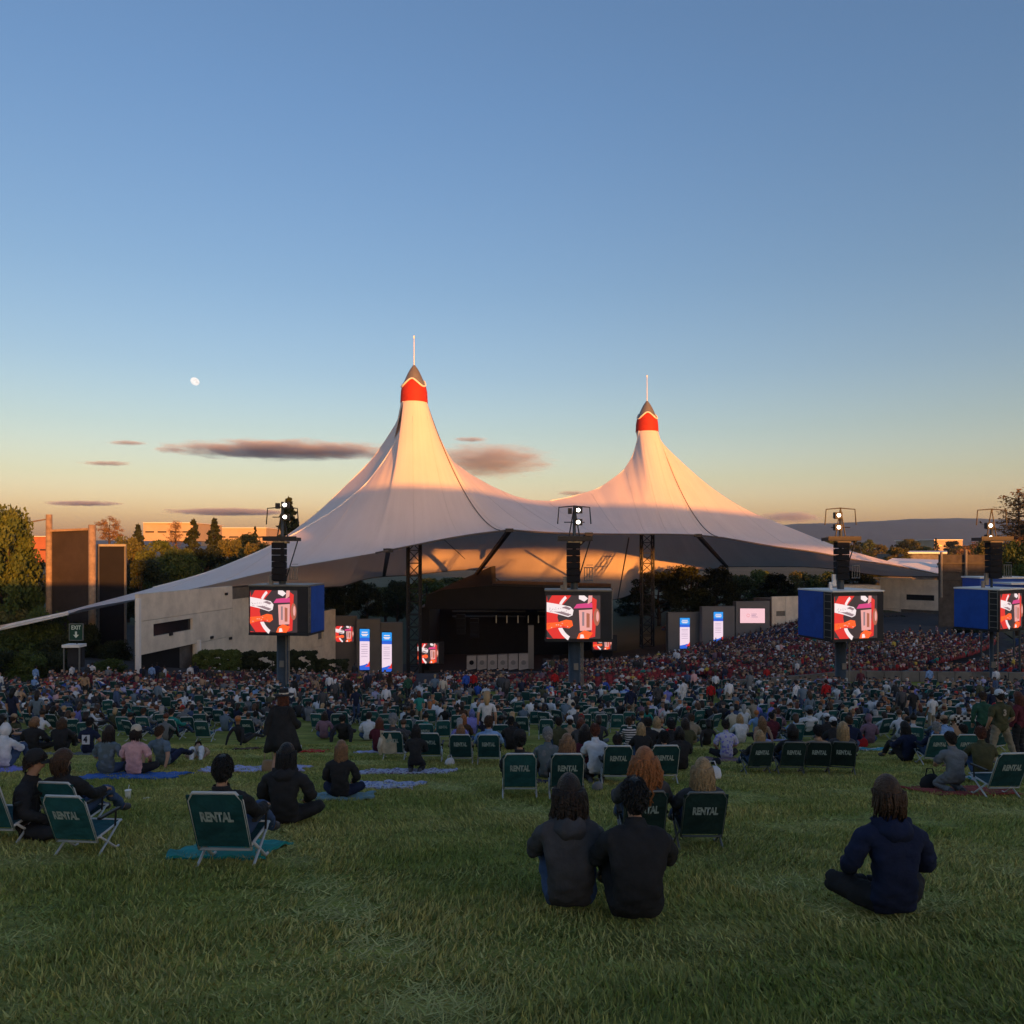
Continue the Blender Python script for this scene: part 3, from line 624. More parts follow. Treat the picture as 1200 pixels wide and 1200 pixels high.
def side_screen(x0, x1, y0, y1, d, label):
    r = thing('video_screen', label, 'screen', P((x0 + x1) / 2, y1, d))
    b = MB(); b.prism([P(x0 - 1.5, y0 - 1.5, d), P(x1 + 6, y0 - 1.5, d), P(x1 + 6, y1 + 1.5, d), P(x0 - 1.5, y1 + 1.5, d)], (0, .6, 0)); child_at(r, 'case', b, M_stage2)
    k = [P(x0, y1, d), P(x1, y1, d), P(x1, y0, d), P(x0, y0, d)]; art('picture', [p - r.location for p in k], PICTURE, r, (0, -1, 0))
side_screen(489.5, 514, 754, 777, 134, 'small video screen at the left corner of the stage')
side_screen(695, 717, 745.5, 761, 134, 'small video screen at the right corner of the stage, below the middle column')

# ------------------------------------------------------------------ video columns on the lawn edge
M_post = mat('blue_grey_post', (0.055, 0.075, 0.095), 0.5, metal=0.2, noise=0.25, scale=1.5)
M_blue = mat('blue_tarpaulin', (0.014, 0.085, 0.44), 0.6, noise=0.25, scale=0.8, bump=0.8, bscale=1.6)
M_canop = mat('platform_sun_yellow', (0.36, 0.30, 0.18), 0.7, noise=0.2, scale=2)  # yellow of the low sun put into the colour
e_lamp = emis('floodlight', (1.0, 0.93, 0.80), 14.0)
def pole(px, d, base_row, label, face_row, half_w, depth_b, yaw, pole_w, top, blue_side, lamps=True, corner=None, tilt=0, blue_frac=.56):
    """yaw: heading of the screen's outward normal, measured from straight back at the camera"""
    x = (px - 600) / F * d; zb = E - (base_row - HOR) / F * d
    r = thing('video_column', label, 'video column', (x, d, zb))
    zr = lambda row: E - (row - HOR) / F * d - zb
    z0, z1 = zr(face_row[1]), zr(face_row[0])
    b = MB(); b.lathe([(pole_w * 1.25, -.6), (pole_w * 1.25, .25), (pole_w, .3), (pole_w, z0 - .2)], 20); b.build('column', M_post, r, True)
    b = MB(); b.tube([(pole_w + .18, -.3, 0), (pole_w + .18, -.3, z0)], .06, 6); b.tube([(pole_w + .02, -.55, 0), (pole_w + .02, -.55, z0)], .045, 6); b.box((pole_w * .2, -pole_w - .06, 2.0), (.35, .12, .5)); b.build('conduit', M_grey, r)
    b = MB(); b.lathe([(pole_w * .62, z0), (pole_w * .62, z1 + 1.9), (.16, z1 + 2.1), (.14, zr(632)), (.10, zr(top))], 14); b.build('mast', M_post, r, True)
    R = Matrix.Rotation(yaw, 3, 'Z'); sgn = blue_side; off = 0.0
    if corner is not None:            # slide the box so that its near corner is seen at this column
        q = R @ Vector((sgn * half_w, -depth_b / 2, 0)); off = (corner - 600) / F * (d + q.y) - x - q.x
    def w(p): return R @ Vector(p) + Vector((off, 0, 0))
    def bx(name, c, size, m):
        q = MB(); q.box(w(c), size, rz=yaw); return q.build(name, m, r)
    H = z1 - z0; zc = (z0 + z1) / 2
    bx('screen_housing', (0, 0, zc), (2 * half_w, depth_b, H), M_dark)
    bx('housing_roof', (0, 0, z1 + .06), (2 * half_w + .1, depth_b + .12, .12), M_white if blue_side < 0 else M_grey)
    bx('housing_sill', (0, 0, z0 - .08), (2 * half_w + .05, depth_b + .05, .15), M_dark)
    # blue cover on the flank turned to us
    q = MB(); q.box(w((sgn * (half_w + .03), depth_b * (.5 - blue_frac / 2), zc)), (.05, depth_b * blue_frac, H * .99), rz=yaw); q.build('side_cover', M_blue, r)
    q = MB()
    for zz in np.linspace(z0 + .2, z1 - .2, 7): q.box(w((sgn * (half_w + .03), -depth_b * (.5 - (1 - blue_frac) / 2), zz)), (.05, depth_b * (1 - blue_frac) * .8, .05), rz=yaw)
    for yy in (-.47, -.53 + (1 - blue_frac)): q.box(w((sgn * (half_w + .03), depth_b * yy, zc)), (.06, .06, H * .96), rz=yaw)
    q.build('ladder', M_grey, r)
    # picture and dark right margin
    fy = -depth_b / 2 - .012; m = half_w - .12; zb_, zt_ = z0 + .1, z1 - .32
    xr = m - 0.75 if blue_side > 0 or px == 672 else m - .5
    quad = [w((-m, fy, zb_)), w((xr, fy, zb_)), w((xr, fy, zt_)), w((-m, fy, zt_))]
    art('picture', quad, PICTURE, r, R @ Vector((0, -1, 0)))
    q = MB(); q.box(w((xr + (m - xr) / 2 + .03, fy + .005, zc)), (m - xr, .02, H * .9), rz=yaw); q.build('screen_margin', M_stage2, r)
    # upper works: loudspeaker stack, platform, light frame
    zp = zr(632 + tilt)
    q = MB(); q.box((0, 0, zp), (2.6, 1.5, .28)); q.box((0, -.8, zp + .05), (2.7, .08, .36)); q.build('platform', M_canop if px == 672 else M_dark, r)  # only the middle platform gets the painted sun tone
    q = MB()
    for k in range(6): q.box((0 if px == 672 else -.12, -.45, zp - .5 - k * .52), (1.0, .8, .47), rx=-.03 * k)
    q.build('speaker_stack', M_black, r)
    q = MB(); q.box((.0, -.3, zp - .25), (1.1, .9, .16)); q.build('stack_frame', M_canop, r)
    q = MB(); q.tube([(-1.3, 0, zp + 1.2), (-1.2, 0, zp + 2.5), (0, 0, zp + 2.6), (1.2, 0, zp + 2.5), (1.3, 0, zp + 1.2)], .05, 6)
    q.tube([(-.45, 0, zp), (0, 0, zp + 2.6)], .05, 6); q.tube([(.45, 0, zp), (0, 0, zp + 2.6)], .05, 6); q.tube([(1.3, 0, zp + .1), (.3, 0, zp - 3.2)], .05, 6); q.build('bracing', M_dark, r)
    q = MB()
    for k in range(6): q.tube([(.9, -.5 + .0, zp - 2.0 - .001 * k), (1.4, -.5, zp - 2.0)], .02, 4) if k == 0 else None
    for xx in (.75, .95, 1.15, 1.35): q.tube([(xx, -.5, zp - 3.2), (xx, -.5, zp - 2.2)], .035, 5)
    q.tube([(.7, -.5, zp - 3.2), (1.4, -.5, zp - 3.2)], .04, 5); q.tube([(.7, -.5, zp - 2.2), (1.4, -.5, zp - 2.2)], .04, 5); q.build('guard_rail', M_grey, r)
    q = MB(); q.box((-.75, -.5, zp - 3.4), (.28, .25, 1.0)); q.box((-1.0, -.45, zp - 3.9), (.22, .2, .7)); q.build('antenna', M_white if px in (672, 985) else M_grey, r)
    if lamps:
        for k, row in enumerate((top + 4, top + 18)):
            z = zr(row); l = MB(); l.box((.28 if blue_side > 0 or px == 672 else -.28, -.12, z), (.62, .4, .5), rz=.1); o = l.build('floodlight', M_dark, r)
            l = MB(); c = Vector((.28 if blue_side > 0 or px == 672 else -.28, -.335, z)); l.prism([c + Vector((.14 * math.cos(a), 0, .135 * math.sin(a))) for a in np.linspace(0, 2 * math.pi, 21)[:-1]], (0, -.02, 0)); l.build('lens', e_lamp, o)
        l = MB(); l.box((-.35, -.1, zr(top + 5)), (.3, .35, .45)); l.build('floodlight', M_dark, r)
        l = MB(); l.tube([(-.8, 0, zr(top + 18)), (.8, 0, zr(top + 18))], .04, 5); l.build('cross_arm', M_dark, r)
    return r
pole(331, 62, 806, 'leftmost video column with blue right flank and twin floodlights', (686, 740), 2.45, 3.2, D(-8), .44, 588, 1, corner=361, blue_frac=.85)
pole(673, 60, 810, 'middle video column standing in front of the stage', (692, 748), 2.55, 2.2, D(-3), .46, 594, 1, corner=717, blue_frac=.2)
pole(985, 64, 808, 'third video column with blue left flank above the right seats', (692, 746), 2.4, 4.4, D(15), .44, 600, -1, corner=976, blue_frac=.74)
pole(1162, 66, 806, 'rightmost video column, mostly blue cover, screen at the picture edge', (690, 735), 2.05, 3.7, D(30), .16, 612, -1, corner=1171, blue_frac=.76)
# second blue box behind the rightmost column
r = thing('equipment_box', 'blue covered box with white roof behind the rightmost video column', 'equipment box', P(1170, 690, 76))
b = MB(); b.box(P(1168, 684, 78), (5.2, 3, 1.15)); child_at(r, 'cover', b, M_blue)
b = MB(); b.box(P(1168, 676.5, 78), (5.4, 3.2, .15)); child_at(r, 'roof', b, M_white)
b = MB(); b.tube([P(1150, 690, 78), P(1150, 812, 78)], .1, 6); b.tube([P(1188, 690, 78), P(1188, 812, 78)], .1, 6); child_at(r, 'support_post', b, M_post)
r = thing('equipment_box', 'blue covered box cut by the right picture edge', 'equipment box', P(1195, 700, 70))
b = MB(); b.box(P(1196, 709, 70), (3.2, 2.4, 3.5)); child_at(r, 'cover', b, M_blue); b = MB(); b.box(P(1196, 683.5, 70), (3.4, 2.6, .15)); child_at(r, 'roof', b, M_white)
b = MB(); b.tube([P(1195, 731, 70), P(1195, 812, 70)], .1, 6); child_at(r, 'support_post', b, M_post)

# ------------------------------------------------------------------ mesh screens and poles at the left
M_wood = mat('weathered_pole', (0.34, 0.25, 0.17), 0.9, noise=0.4, scale=1.5, bump=0.2)
M_mesh = mat('mesh_screen', (0.042, 0.034, 0.030), 0.9, noise=0.35, scale=0.5)
r = thing('mesh_screen', 'tall dark mesh screen hung between two wooden poles', 'screen wall', P(82, 780, 100))
b = MB(); b.tube([P(57.5, 790, 100), P(57.5, 603, 100)], .38, 10); child_at(r, 'pole', b, M_wood, True)
b = MB(); b.tube([P(108, 790, 98), P(108, 615, 98)], .44, 10); child_at(r, 'pole', b, M_wood, True)
b = MB(); b.prism([P(61, 623, 100), P(104, 621, 98.4), P(104, 785, 98.4), P(61, 785, 100)], (0, .12, 0)); child_at(r, 'mesh', b, M_mesh)
b = MB(); b.bar(P(58, 622, 99.8), P(107, 620, 98.1), .28); child_at(r, 'beam', b, M_wood)
for k in (655, 690, 725, 758):
    b = MB(); b.bar(P(58, k, 100.2), P(107, k, 98.7), .12); child_at(r, 'rail', b, M_dark)
b = MB(); b.tube([P(12, 615, 104), P(40, 611, 102), P(57, 608, 100)], .09, 6); child_at(r, 'stay_rope', b, M_wood)
r = thing('mesh_screen', 'black mesh screen in a thin metal frame beside the concrete building', 'screen wall', P(131, 775, 102))
b = MB(); b.prism([P(116, 640, 102), P(146, 640, 104), P(146, 785, 104), P(116, 785, 102)], (0, .12, 0)); child_at(r, 'mesh', b, M_black)
for xx, dd in ((115, 101.9), (147, 103.9)):
    b = MB(); b.bar(P(xx, 638, dd), P(xx, 785, dd), .24); child_at(r, 'frame_post', b, M_grey)
b = MB(); b.bar(P(114.5, 639, 101.9), P(147.5, 639, 103.9), .3); child_at(r, 'frame_rail', b, M_grey)
# EXIT sign
font_cache = {}
def text_mesh(txt, size, m, sx=1.0, bold=0.0):
    k = (txt, size, sx, bold)
    if k in font_cache: return font_cache[k]
    c = bpy.data.curves.new('lettering', 'FONT'); c.body = txt; c.size = size; c.align_x = 'CENTER'; c.align_y = 'CENTER'; c.offset = bold; c.resolution_u = 2
    o = bpy.data.objects.new('lettering', c); COL.objects.link(o); dg = bpy.context.evaluated_depsgraph_get()
    me = bpy.data.meshes.new_from_object(o.evaluated_get(dg)); bpy.data.objects.remove(o); bpy.data.curves.remove(c)
    v = np.empty(len(me.vertices) * 3, np.float32); me.vertices.foreach_get('co', v); v = v.reshape(-1, 3)
    v = np.stack([v[:, 0] * sx, np.zeros(len(v)), v[:, 1]], 1); me.vertices.foreach_set('co', v.ravel()); me.materials.clear(); me.materials.append(m); me.update()
    me.name = 'lettering'; font_cache[k] = me; return me
M_sign = mat('sign_green', (0.012, 0.055, 0.035), 0.5); M_ink = mat('sign_white', (0.65, 0.72, 0.62), 0.6)
r = thing('exit_sign', 'dark green EXIT sign with white arrow in front of the mesh screen', 'sign', P(89.5, 750, 70))
b = MB(); b.box((0, 0, .72), (1.2, .1, 1.45)); b.build('board', M_sign, r)
b = MB()
for sx in (-1, 1): b.box((sx * .62, -.01, .72), (.06, .12, 1.5))
b.box((0, -.01, 1.47), (1.28, .12, .06)); b.box((0, -.01, -.02), (1.28, .12, .06)); b.build('frame', M_grey, r)
link('lettering', text_mesh('EXIT', .52, M_ink, .82, .012), r, (0, -.058, 1.12))
b = MB(); b.prism([(-.09, -.06, .78), (.09, -.06, .78), (.09, -.06, .48), (.26, -.06, .48), (0, -.06, .18), (-.26, -.06, .48), (-.09, -.06, .48)], (0, -.006, 0)); b.build('arrow', M_ink, r)
b = MB(); b.tube([(0, .1, -5), (0, .1, 0)], .06, 6); b.build('sign_post', M_dark, r)
r = thing('gate_booth', 'small booth with white flat top below the EXIT sign', 'booth', P(87, 795, 70))
b = MB(); b.box((0, 0, 3.0), (1.6, 1.2, .25)); b.build('roof', M_white, r); b = MB(); b.box((0, .3, 1.9), (1.3, .5, 1.8)); b.build('body', M_stage2, r)
b = MB(); b.bar((-.7, -.4, -1), (-.7, -.4, 2.9), .1); b.build('post', M_grey, r); b = MB(); b.bar((.7, -.4, -1), (.7, -.4, 2.9), .1); b.build('post', M_grey, r)
# netting fence and posts at right
r = thing('netting_fence', 'grey netting fence with timber posts right of the tent', 'fence', P(1135, 690, 120))
for px, yt in ((1103, 647), (1132, 644)):
    b = MB(); b.tube([P(px, yt, 120), P(px, 700, 120)], .2, 8); child_at(r, 'post', b, M_grey)
b = MB(); b.prism([P(1100, 650, 120.4), P(1180, 650, 120.4), P(1180, 735, 120.4), P(1100, 735, 120.4)], (0, .1, 0)); child_at(r, 'netting', b, mat('grey_netting', (.075, .07, .065), .9, noise=.5, scale=.9))
for yy in (660, 670, 680):
    b = MB(); b.bar(P(1100, yy, 120), P(1180, yy, 120), .1); child_at(r, 'rail', b, M_dark)

# ------------------------------------------------------------------ unseen blocks added behind the lawn, shaped to throw the evening shade
r = thing('shade_blocker', 'added unseen block on columns behind the camera, shaped to shade the tent', 'building', (0, -120, E + 3))
M_blocker = mat('blocker_wall', (0.35, 0.33, 0.30), 0.9, noise=0.2, scale=0.3)
b = MB(); b.box((152, -2, 17.0), (144, 10, 6.2)); b.build('upper_blocker', M_blocker, r)
b = MB(); b.box((152, -2, 20.2), (145, 11, .2)); b.build('roof', M_conc, r)  # top slab of the added sun blocker
b = MB(); b.box((140, -5, 4.6), (166, 5, 9.6)); b.build('low_blocker', M_conc, r)
b = MB(); b.box((80.5, -2, 6.2), (47, 8, 12.6)); b.build('side_blocker', M_blocker, r)
b = MB(); b.box((94, -2, 13.2), (28, 8, 2.6)); b.build('gap_blocker', M_blocker, r)  # added strip that closes a gap where sun reached the tent lip
for xx in range(116, 226, 24):
    b = MB(); b.box((xx, -2, 6.8), (.6, .6, 13.8)); b.build('column', M_conc, r)  # props under the added blocker

# ------------------------------------------------------------------ vegetation
def leaf_material(name, c1, c2, c3):
    m = bpy.data.materials.new(name); m.use_nodes = True; n = m.node_tree; b = n.nodes['Principled BSDF']
    b.inputs['Roughness'].default_value = 0.7; b.inputs['Specular IOR Level'].default_value = 0.15
    a = n.nodes.new('ShaderNodeAttribute'); a.attribute_name = 'tint'; oi = n.nodes.new('ShaderNodeObjectInfo')
    r = n.nodes.new('ShaderNodeValToRGB'); e = r.color_ramp.elements; e[0].color = (*c1, 1); e[1].color = (*c3, 1); k = e.new(.5); k.color = (*c2, 1)
    sp = n.nodes.new('ShaderNodeSeparateColor'); n.links.new(a.outputs['Color'], sp.inputs[0])
    mx = n.nodes.new('ShaderNodeMath'); mx.operation = 'MULTIPLY_ADD'; mx.inputs[1].default_value = 0.35; n.links.new(oi.outputs['Random'], mx.inputs[0]); 
    sc = n.nodes.new('ShaderNodeMath'); sc.operation = 'MULTIPLY'; sc.inputs[1].default_value = 0.65; n.links.new(sp.outputs[0], sc.inputs[0]); n.links.new(sc.outputs[0], mx.inputs[2])
    n.links.new(mx.outputs[0], r.inputs[0]); n.links.new(r.outputs[0], b.inputs['Base Color'])
    return m
L_oak = leaf_material('leaves_olive', (0.045, 0.058, 0.018), (0.095, 0.100, 0.032), (0.17, 0.145, 0.045))
L_dark = leaf_material('leaves_dark', (0.012, 0.020, 0.010), (0.024, 0.034, 0.015), (0.045, 0.055, 0.022))
L_green = leaf_material('leaves_green', (0.032, 0.055, 0.014), (0.058, 0.088, 0.022), (0.10, 0.125, 0.034))
L_rust = leaf_material('leaves_rust', (0.13, 0.075, 0.03), (0.20, 0.12, 0.05), (0.28, 0.17, 0.07))
M_bark = mat('bark', (0.075, 0.055, 0.04), 0.95, noise=0.4, scale=3)

def leaves(centres, radii, per, size, jit=1.0, seed=0, up=0.0):
    r = np.random.default_rng(seed); n = len(centres) * per
    c = np.repeat(centres, per, 0); rad = np.repeat(radii, per)
    d = r.normal(size=(n, 3)); d /= np.linalg.norm(d, axis=1)[:, None]; t = r.random(n) ** .45
    p = c + d * (rad * t)[:, None] * np.array([1, 1, .75])
    a = r.normal(size=(n, 3)); a /= np.linalg.norm(a, axis=1)[:, None]; b_ = np.cross(a, r.normal(size=(n, 3))); b_ /= np.linalg.norm(b_, axis=1)[:, None] + 1e-9
    s = size * r.uniform(.55, 1.3, n)[:, None]
    V = np.stack([p - a * s * .5, p + b_ * s * .32, p + a * s * .5, p - b_ * s * .32], 1).reshape(-1, 3)
    tint = np.clip(np.repeat(r.uniform(.1, .9, len(centres)), per) + r.normal(0, .18, n), 0, 1)
    return V, tint
def leaf_mesh(name, cs, rs, per, size, m, seed):
    V, t = leaves(np.array(cs), np.array(rs), per, size, seed=seed); n = len(V) // 4
    return np_mesh(name, V, np.arange(n * 4).reshape(n, 4), m, col=np.repeat(t[:, None], 3, 1))
def broad(seed, m, n=60, per=190, size=.036):        # unit-tall tree: crown and trunk
    r = np.random.default_rng(seed); cs = []; rs = []
    for _ in range(n):
        a = r.uniform(0, 2 * math.pi); z = r.uniform(.22, .93); k = math.sin(math.pi * (.12 + .86 * (z - .22) / .76)) ** .6 * .36
        q = k * r.uniform(.35, 1.05); cs.append((q * math.cos(a), q * math.sin(a), z)); rs.append(r.uniform(.07, .135))
    b = MB(); b.tube([(0, 0, -.1), (.01, 0, .2), (-.01, .01, .45), (.0, 0, .7)], [.035, .028, .018, .006], 7)
    for i in range(0, n, 4):
        c = Vector(cs[i]); b.tube([(0, 0, max(.15, c.z - .25)), c * .6 + Vector((0, 0, .1 * c.z)), c], [.014, .008, .003], 5)
    return leaf_mesh('crown', cs, rs, per, size, m, seed), b.mesh('trunk', M_bark, True)
def conifer(seed, m, per=34, size=.05, gap=.0):
    r = np.random.default_rng(seed); cs = []; rs = []; b = MB(); b.tube([(0, 0, -.1), (0, 0, .5), (0, 0, 1.0)], [.022, .014, .003], 7)
    for z in np.linspace(.10, .985, 26):
        w = .26 * (1 - z) ** .8 + .012; k = max(3, int(9 * (1 - z) + 3))
        for i in range(k):
            a = r.uniform(0, 2 * math.pi); L = w * r.uniform(.55, 1.12)
            if r.random() < gap: continue
            for t in (.45, .8, 1.0): cs.append((L * t * math.cos(a), L * t * math.sin(a), z - .05 * t + r.normal(0, .004))); rs.append(.020 + .018 * (1 - z))
            b.tube([(0, 0, z), (L * math.cos(a), L * math.sin(a), z - .05)], [.005, .002], 4)
    return leaf_mesh('crown', cs, rs, per // 3, size, m, seed), b.mesh('trunk', M_bark, True)
def bare(seed, m, per=5):
    r = np.random.default_rng(seed); b = MB(); cs = []; rs = []; b.tube([(0, 0, -.1), (.005, 0, .5), (0, 0, 1.0)], [.022, .013, .002], 6)
    for i in range(70):
        z = r.uniform(.22, .97); a = r.uniform(0, 2 * math.pi); L = (.30 * (1.05 - z) + .04) * r.uniform(.6, 1.1); e = Vector((L * math.cos(a), L * math.sin(a), z + L * r.uniform(.05, .5)))
        mid = Vector((e.x * .5, e.y * .5, z + (e.z - z) * .35)); b.tube([(0, 0, z), mid, e], [.006, .004, .0015], 4)
        for _ in range(4):
            q = mid.lerp(e, r.uniform(0, 1)); f = q + Vector(r.normal(0, .045, 3)); b.tube([q, f], [.002, .001], 3); cs.append(tuple(f)); rs.append(.03)
        cs.append(tuple(e)); rs.append(.03)
    return leaf_mesh('crown', cs, rs, per, .022, m, seed), b.mesh('trunk', M_bark, True)
def shrub(seed, m, n=34, per=260, size=.055):
    r = np.random.default_rng(seed); cs = []; rs = []; b = MB()
    for _ in range(n):
        a = r.uniform(0, 2 * math.pi); q = .42 * math.sqrt(r.random()); z = r.uniform(.12, .8) * (1 - q * .5); cs.append((q * math.cos(a), q * math.sin(a), z)); rs.append(r.uniform(.13, .24))
    for i in range(0, n, 4): b.tube([(0, 0, -.15), Vector(cs[i]) * .5, cs[i]], [.03, .018, .006], 5)
    return leaf_mesh('foliage', cs, rs, per, size, m, seed), b.mesh('stem', M_bark, True)
def hedge(seed, m):                                # a clipped block, unit size
    r = np.random.default_rng(seed); cs = []; rs = []; b = MB()
    for _ in range(240):
        p = r.uniform(-.5, .5, 3); k = r.integers(0, 3); 
        if r.random() < .8: p[k] = .46 * np.sign(p[k])
        cs.append((p[0] * .95, p[1] * .9, p[2] * .93 + .5)); rs.append(.085)
    for x in (-.3, 0, .3): b.tube([(x, 0, -.1), (x, 0, .7)], [.03, .01], 5)
    return leaf_mesh('foliage', cs, rs, 120, .075, m, seed), b.mesh('stem', M_bark, True)
PROTO = {'oak': [broad(1, L_oak), broad(2, L_oak), broad(3, L_green)], 'dark': [broad(4, L_dark), broad(5, L_dark)], 'green': [broad(6, L_green), broad(7, L_oak)],
         'rust': [broad(8, L_rust, 44, 70), broad(9, L_oak)], 'conifer': [conifer(11, L_dark), conifer(12, L_dark, gap=.45)], 'bare': [bare(13, L_rust), bare(14, L_oak)],
         'shrub': [shrub(15, L_dark), shrub(16, L_green), shrub(17, L_oak)], 'hedge': [hedge(18, L_dark), hedge(19, L_green)]}
_cnt = {}
def plant(kind, px, base, top, wpx, d, label, cat='tree', name=None, group=None, var=None, sink=0.0):
    k = _cnt.get(kind, 0); _cnt[kind] = k + 1; pr = PROTO[kind]; crown, trunk = pr[(k if var is None else var) % len(pr)]
    c = P(px, base, d); h = (base - top) / F * d; w = wpx / F * d
    nm = name or {'conifer': 'conifer_tree', 'bare': 'thin_tree', 'shrub': 'shrub', 'hedge': 'hedge'}.get(kind, 'broadleaf_tree')
    unit = {'hedge': 1.0, 'shrub': 1.05, 'conifer': .5, 'bare': .6}.get(kind, .86)
    r = thing(nm, label, cat, c, random.uniform(0, 6.3) if kind != 'hedge' else 0, group); r.scale = (w / unit, (w / unit if kind != 'hedge' else max(1.6, w / unit * .45)), h)
    link('foliage' if kind in ('shrub', 'hedge') else 'crown', crown, r); link('stem' if kind in ('shrub', 'hedge') else 'trunk', trunk, r)
    return r
# left: the big tree, ivy bank and the mesh screens' neighbours
plant('green', 2, 780, 593, 92, 98, 'large green tree with sunlit crown at the left picture edge', var=0)
plant('oak', 26, 780, 640, 60, 108, 'olive tree behind the large tree at the left edge, half sunlit')
plant('green', -30, 780, 610, 110, 104, 'green tree mostly beyond the left picture edge')
SHL = ['low shrub at the left edge under the anchor cable', 'low green shrub second from the left edge under the cable', 'low shrub left of the EXIT sign booth', 'rounded green shrub in front of the black mesh screen, beside the doorway', 'tall shrub mostly beyond the left edge above the anchor cable', 'tall dark shrub at the foot of the large left tree', 'tall olive shrub left of the first wooden pole foot', 'green shrub at the foot of the wide mesh screen', 'dark shrub between the wide and the narrow mesh screen', 'mid height shrub where the anchor cable begins', 'dark shrub at the foot of the black mesh screen']
for i, (px, b_, t_, w, d) in enumerate(((0, 800, 752, 50, 71), (30, 800, 756, 50, 72), (62, 798, 752, 44, 74), (128, 796, 768, 40, 73), (-20, 785, 705, 70, 94), (14, 785, 690, 66, 95), (48, 785, 700, 60, 94), (75, 785, 728, 50, 93), (100, 780, 715, 40, 96), (22, 785, 725, 60, 91.5), (135, 785, 740, 40, 97))):
    plant('shrub', px, b_, t_, w, d, (SHL[i]), 'shrub', group=None if i == 3 else 'shrubs on the left bank', var=[0, 1, 0, 1, 0, 2, 1, 0, 0, 1, 0][i])
# wooded belt behind the left building
TB = [('rust', 128, 640, 604, 34, 190, 'rust leaved tree with airy crown behind the mesh screens'), ('oak', 150, 720, 626, 56, 150, 'olive tree in the sunlit belt right of the black mesh screen'),
      ('conifer', 162, 700, 613, 34, 160, 'pointed dark conifer beside the long sunlit building'), ('oak', 186, 720, 630, 66, 145, 'broad olive tree below the long sunlit building'),
      ('bare', 206, 660, 612, 34, 210, 'thin twiggy tree standing in front of the long sunlit building'), ('conifer', 227, 700, 607, 46, 175, 'tall loose conifer at the right end of the long sunlit building'),
      ('conifer', 251, 700, 606, 42, 185, 'second tall loose conifer, between the two sunlit buildings'), ('dark', 240, 720, 640, 70, 140, 'dark broadleaf tree above the concrete building'),
      ('oak', 272, 710, 630, 50, 165, 'olive tree in the sunlit belt, right of the two loose conifers'), ('rust', 290, 680, 624, 40, 190, 'rust leaved tree in the belt left of the first video column'),
      ('oak', 304, 700, 634, 54, 150, 'low olive tree just left of the first video column'), ('conifer', 299, 670, 616, 18, 230, 'slim distant conifer left of the first video column'),
      ('oak', 212, 725, 640, 70, 135, 'shaded olive tree rising over the cream building roof'), ('dark', 165, 740, 655, 70, 120, 'dark tree between the mesh screen and the cream building'),
      ('dark', 278, 715, 650, 60, 130, 'dark tree close behind the cream building'), ('dark', 130, 740, 660, 60, 130, 'dark tree hidden largely by the black mesh screen'),
      ('conifer', 338, 700, 581, 52, 128, 'tall dark conifer rising behind the leftmost video column'), ('bare', 372, 650, 600, 34, 190, 'small bare tree left of the tent flank'),
      ('oak', 355, 690, 630, 50, 170, 'olive tree behind the tent flank, right of the tall dark conifer')]
for k, px, b_, t_, w, d, lb in TB: plant(k, px, b_, t_, w, d, lb)
# belt behind the stage, seen under the tent
SB = [('dark', 372, 735, 655, 60, 138, 'dark tree in the gap left of the stage, beside the first video column'), ('dark', 402, 735, 660, 54, 140, 'dark tree above the leftmost wing wall'),
      ('dark', 430, 735, 682, 50, 150, 'dark tree above the first banner left of stage'), ('oak', 452, 730, 686, 50, 175, 'dim olive tree beyond the second banner'), ('dark', 466, 735, 680, 44, 165, 'dark tree beside the lattice mast'),
      ('oak', 500, 720, 676, 60, 195, 'dim olive tree between lattice mast and stage house'), ('oak', 528, 715, 676, 60, 210, 'dim olive tree over the stage roof slope'),
      ('dark', 772, 735, 668, 70, 172, 'black looking tree right of the far lattice mast'), ('dark', 806, 735, 663, 66, 170, 'tall black looking tree above the first right banner'), ('dark', 838, 735, 664, 60, 174, 'black looking tree above the second right banner'),
      ('oak', 868, 730, 672, 56, 190, 'dim green tree above the pink screen'), ('green', 895, 730, 668, 56, 200, 'dim green tree above the small cream wall'), ('dark', 912, 730, 672, 50, 178, 'dark tree above the small cream wall building'),
      ('green', 940, 730, 668, 60, 195, 'dim green tree above the third video screen'), ('oak', 970, 725, 668, 60, 190, 'dim olive tree left of the third video column mast'), ('dark', 1000, 715, 660, 50, 172, 'dark tree right of the third video column mast'), ('oak', 1022, 715, 664, 44, 180, 'dim olive tree above the right cream building'),
      ('dark', 745, 740, 690, 50, 190, 'dark tree right of the stage house, behind the far mast')]
for k, px, b_, t_, w, d, lb in SB: plant(k, px, b_, t_, w, d, lb)
# far trees under the hills on the right
for i in range(16):
    px = 945 + i * 14 + random.uniform(-4, 4); d = random.uniform(330, 620); t_ = random.uniform(628, 640)
    plant(['dark', 'oak', 'green', 'conifer'][i % 4], px, 658, t_, random.uniform(18, 30) * (.6 if i % 4 == 3 else 1), d, 'far %s, %s from the left in the row under the hills' % (['dark round tree', 'olive tree', 'green tree', 'pointed conifer'][i % 4], 'first second third fourth fifth sixth seventh eighth ninth tenth eleventh twelfth thirteenth fourteenth fifteenth sixteenth'.split()[i]), group='far trees under the hills')
plant('oak', 1052, 668, 641, 34, 240, 'sunlit palm-like tree in front of the pale flat roof', var=0)
plant('bare', 1194, 690, 577, 88, 120, 'tall bare tree with long fine branches at the right picture edge', var=0)
plant('green', 1192, 735, 634, 62, 95, 'green tree at the right picture edge below the bare tree')
plant('oak', 1160, 700, 632, 44, 170, 'brownish tree behind the rightmost floodlights'); plant('rust', 1140, 680, 634, 40, 260, 'rust tinted tree left of the rightmost floodlights')
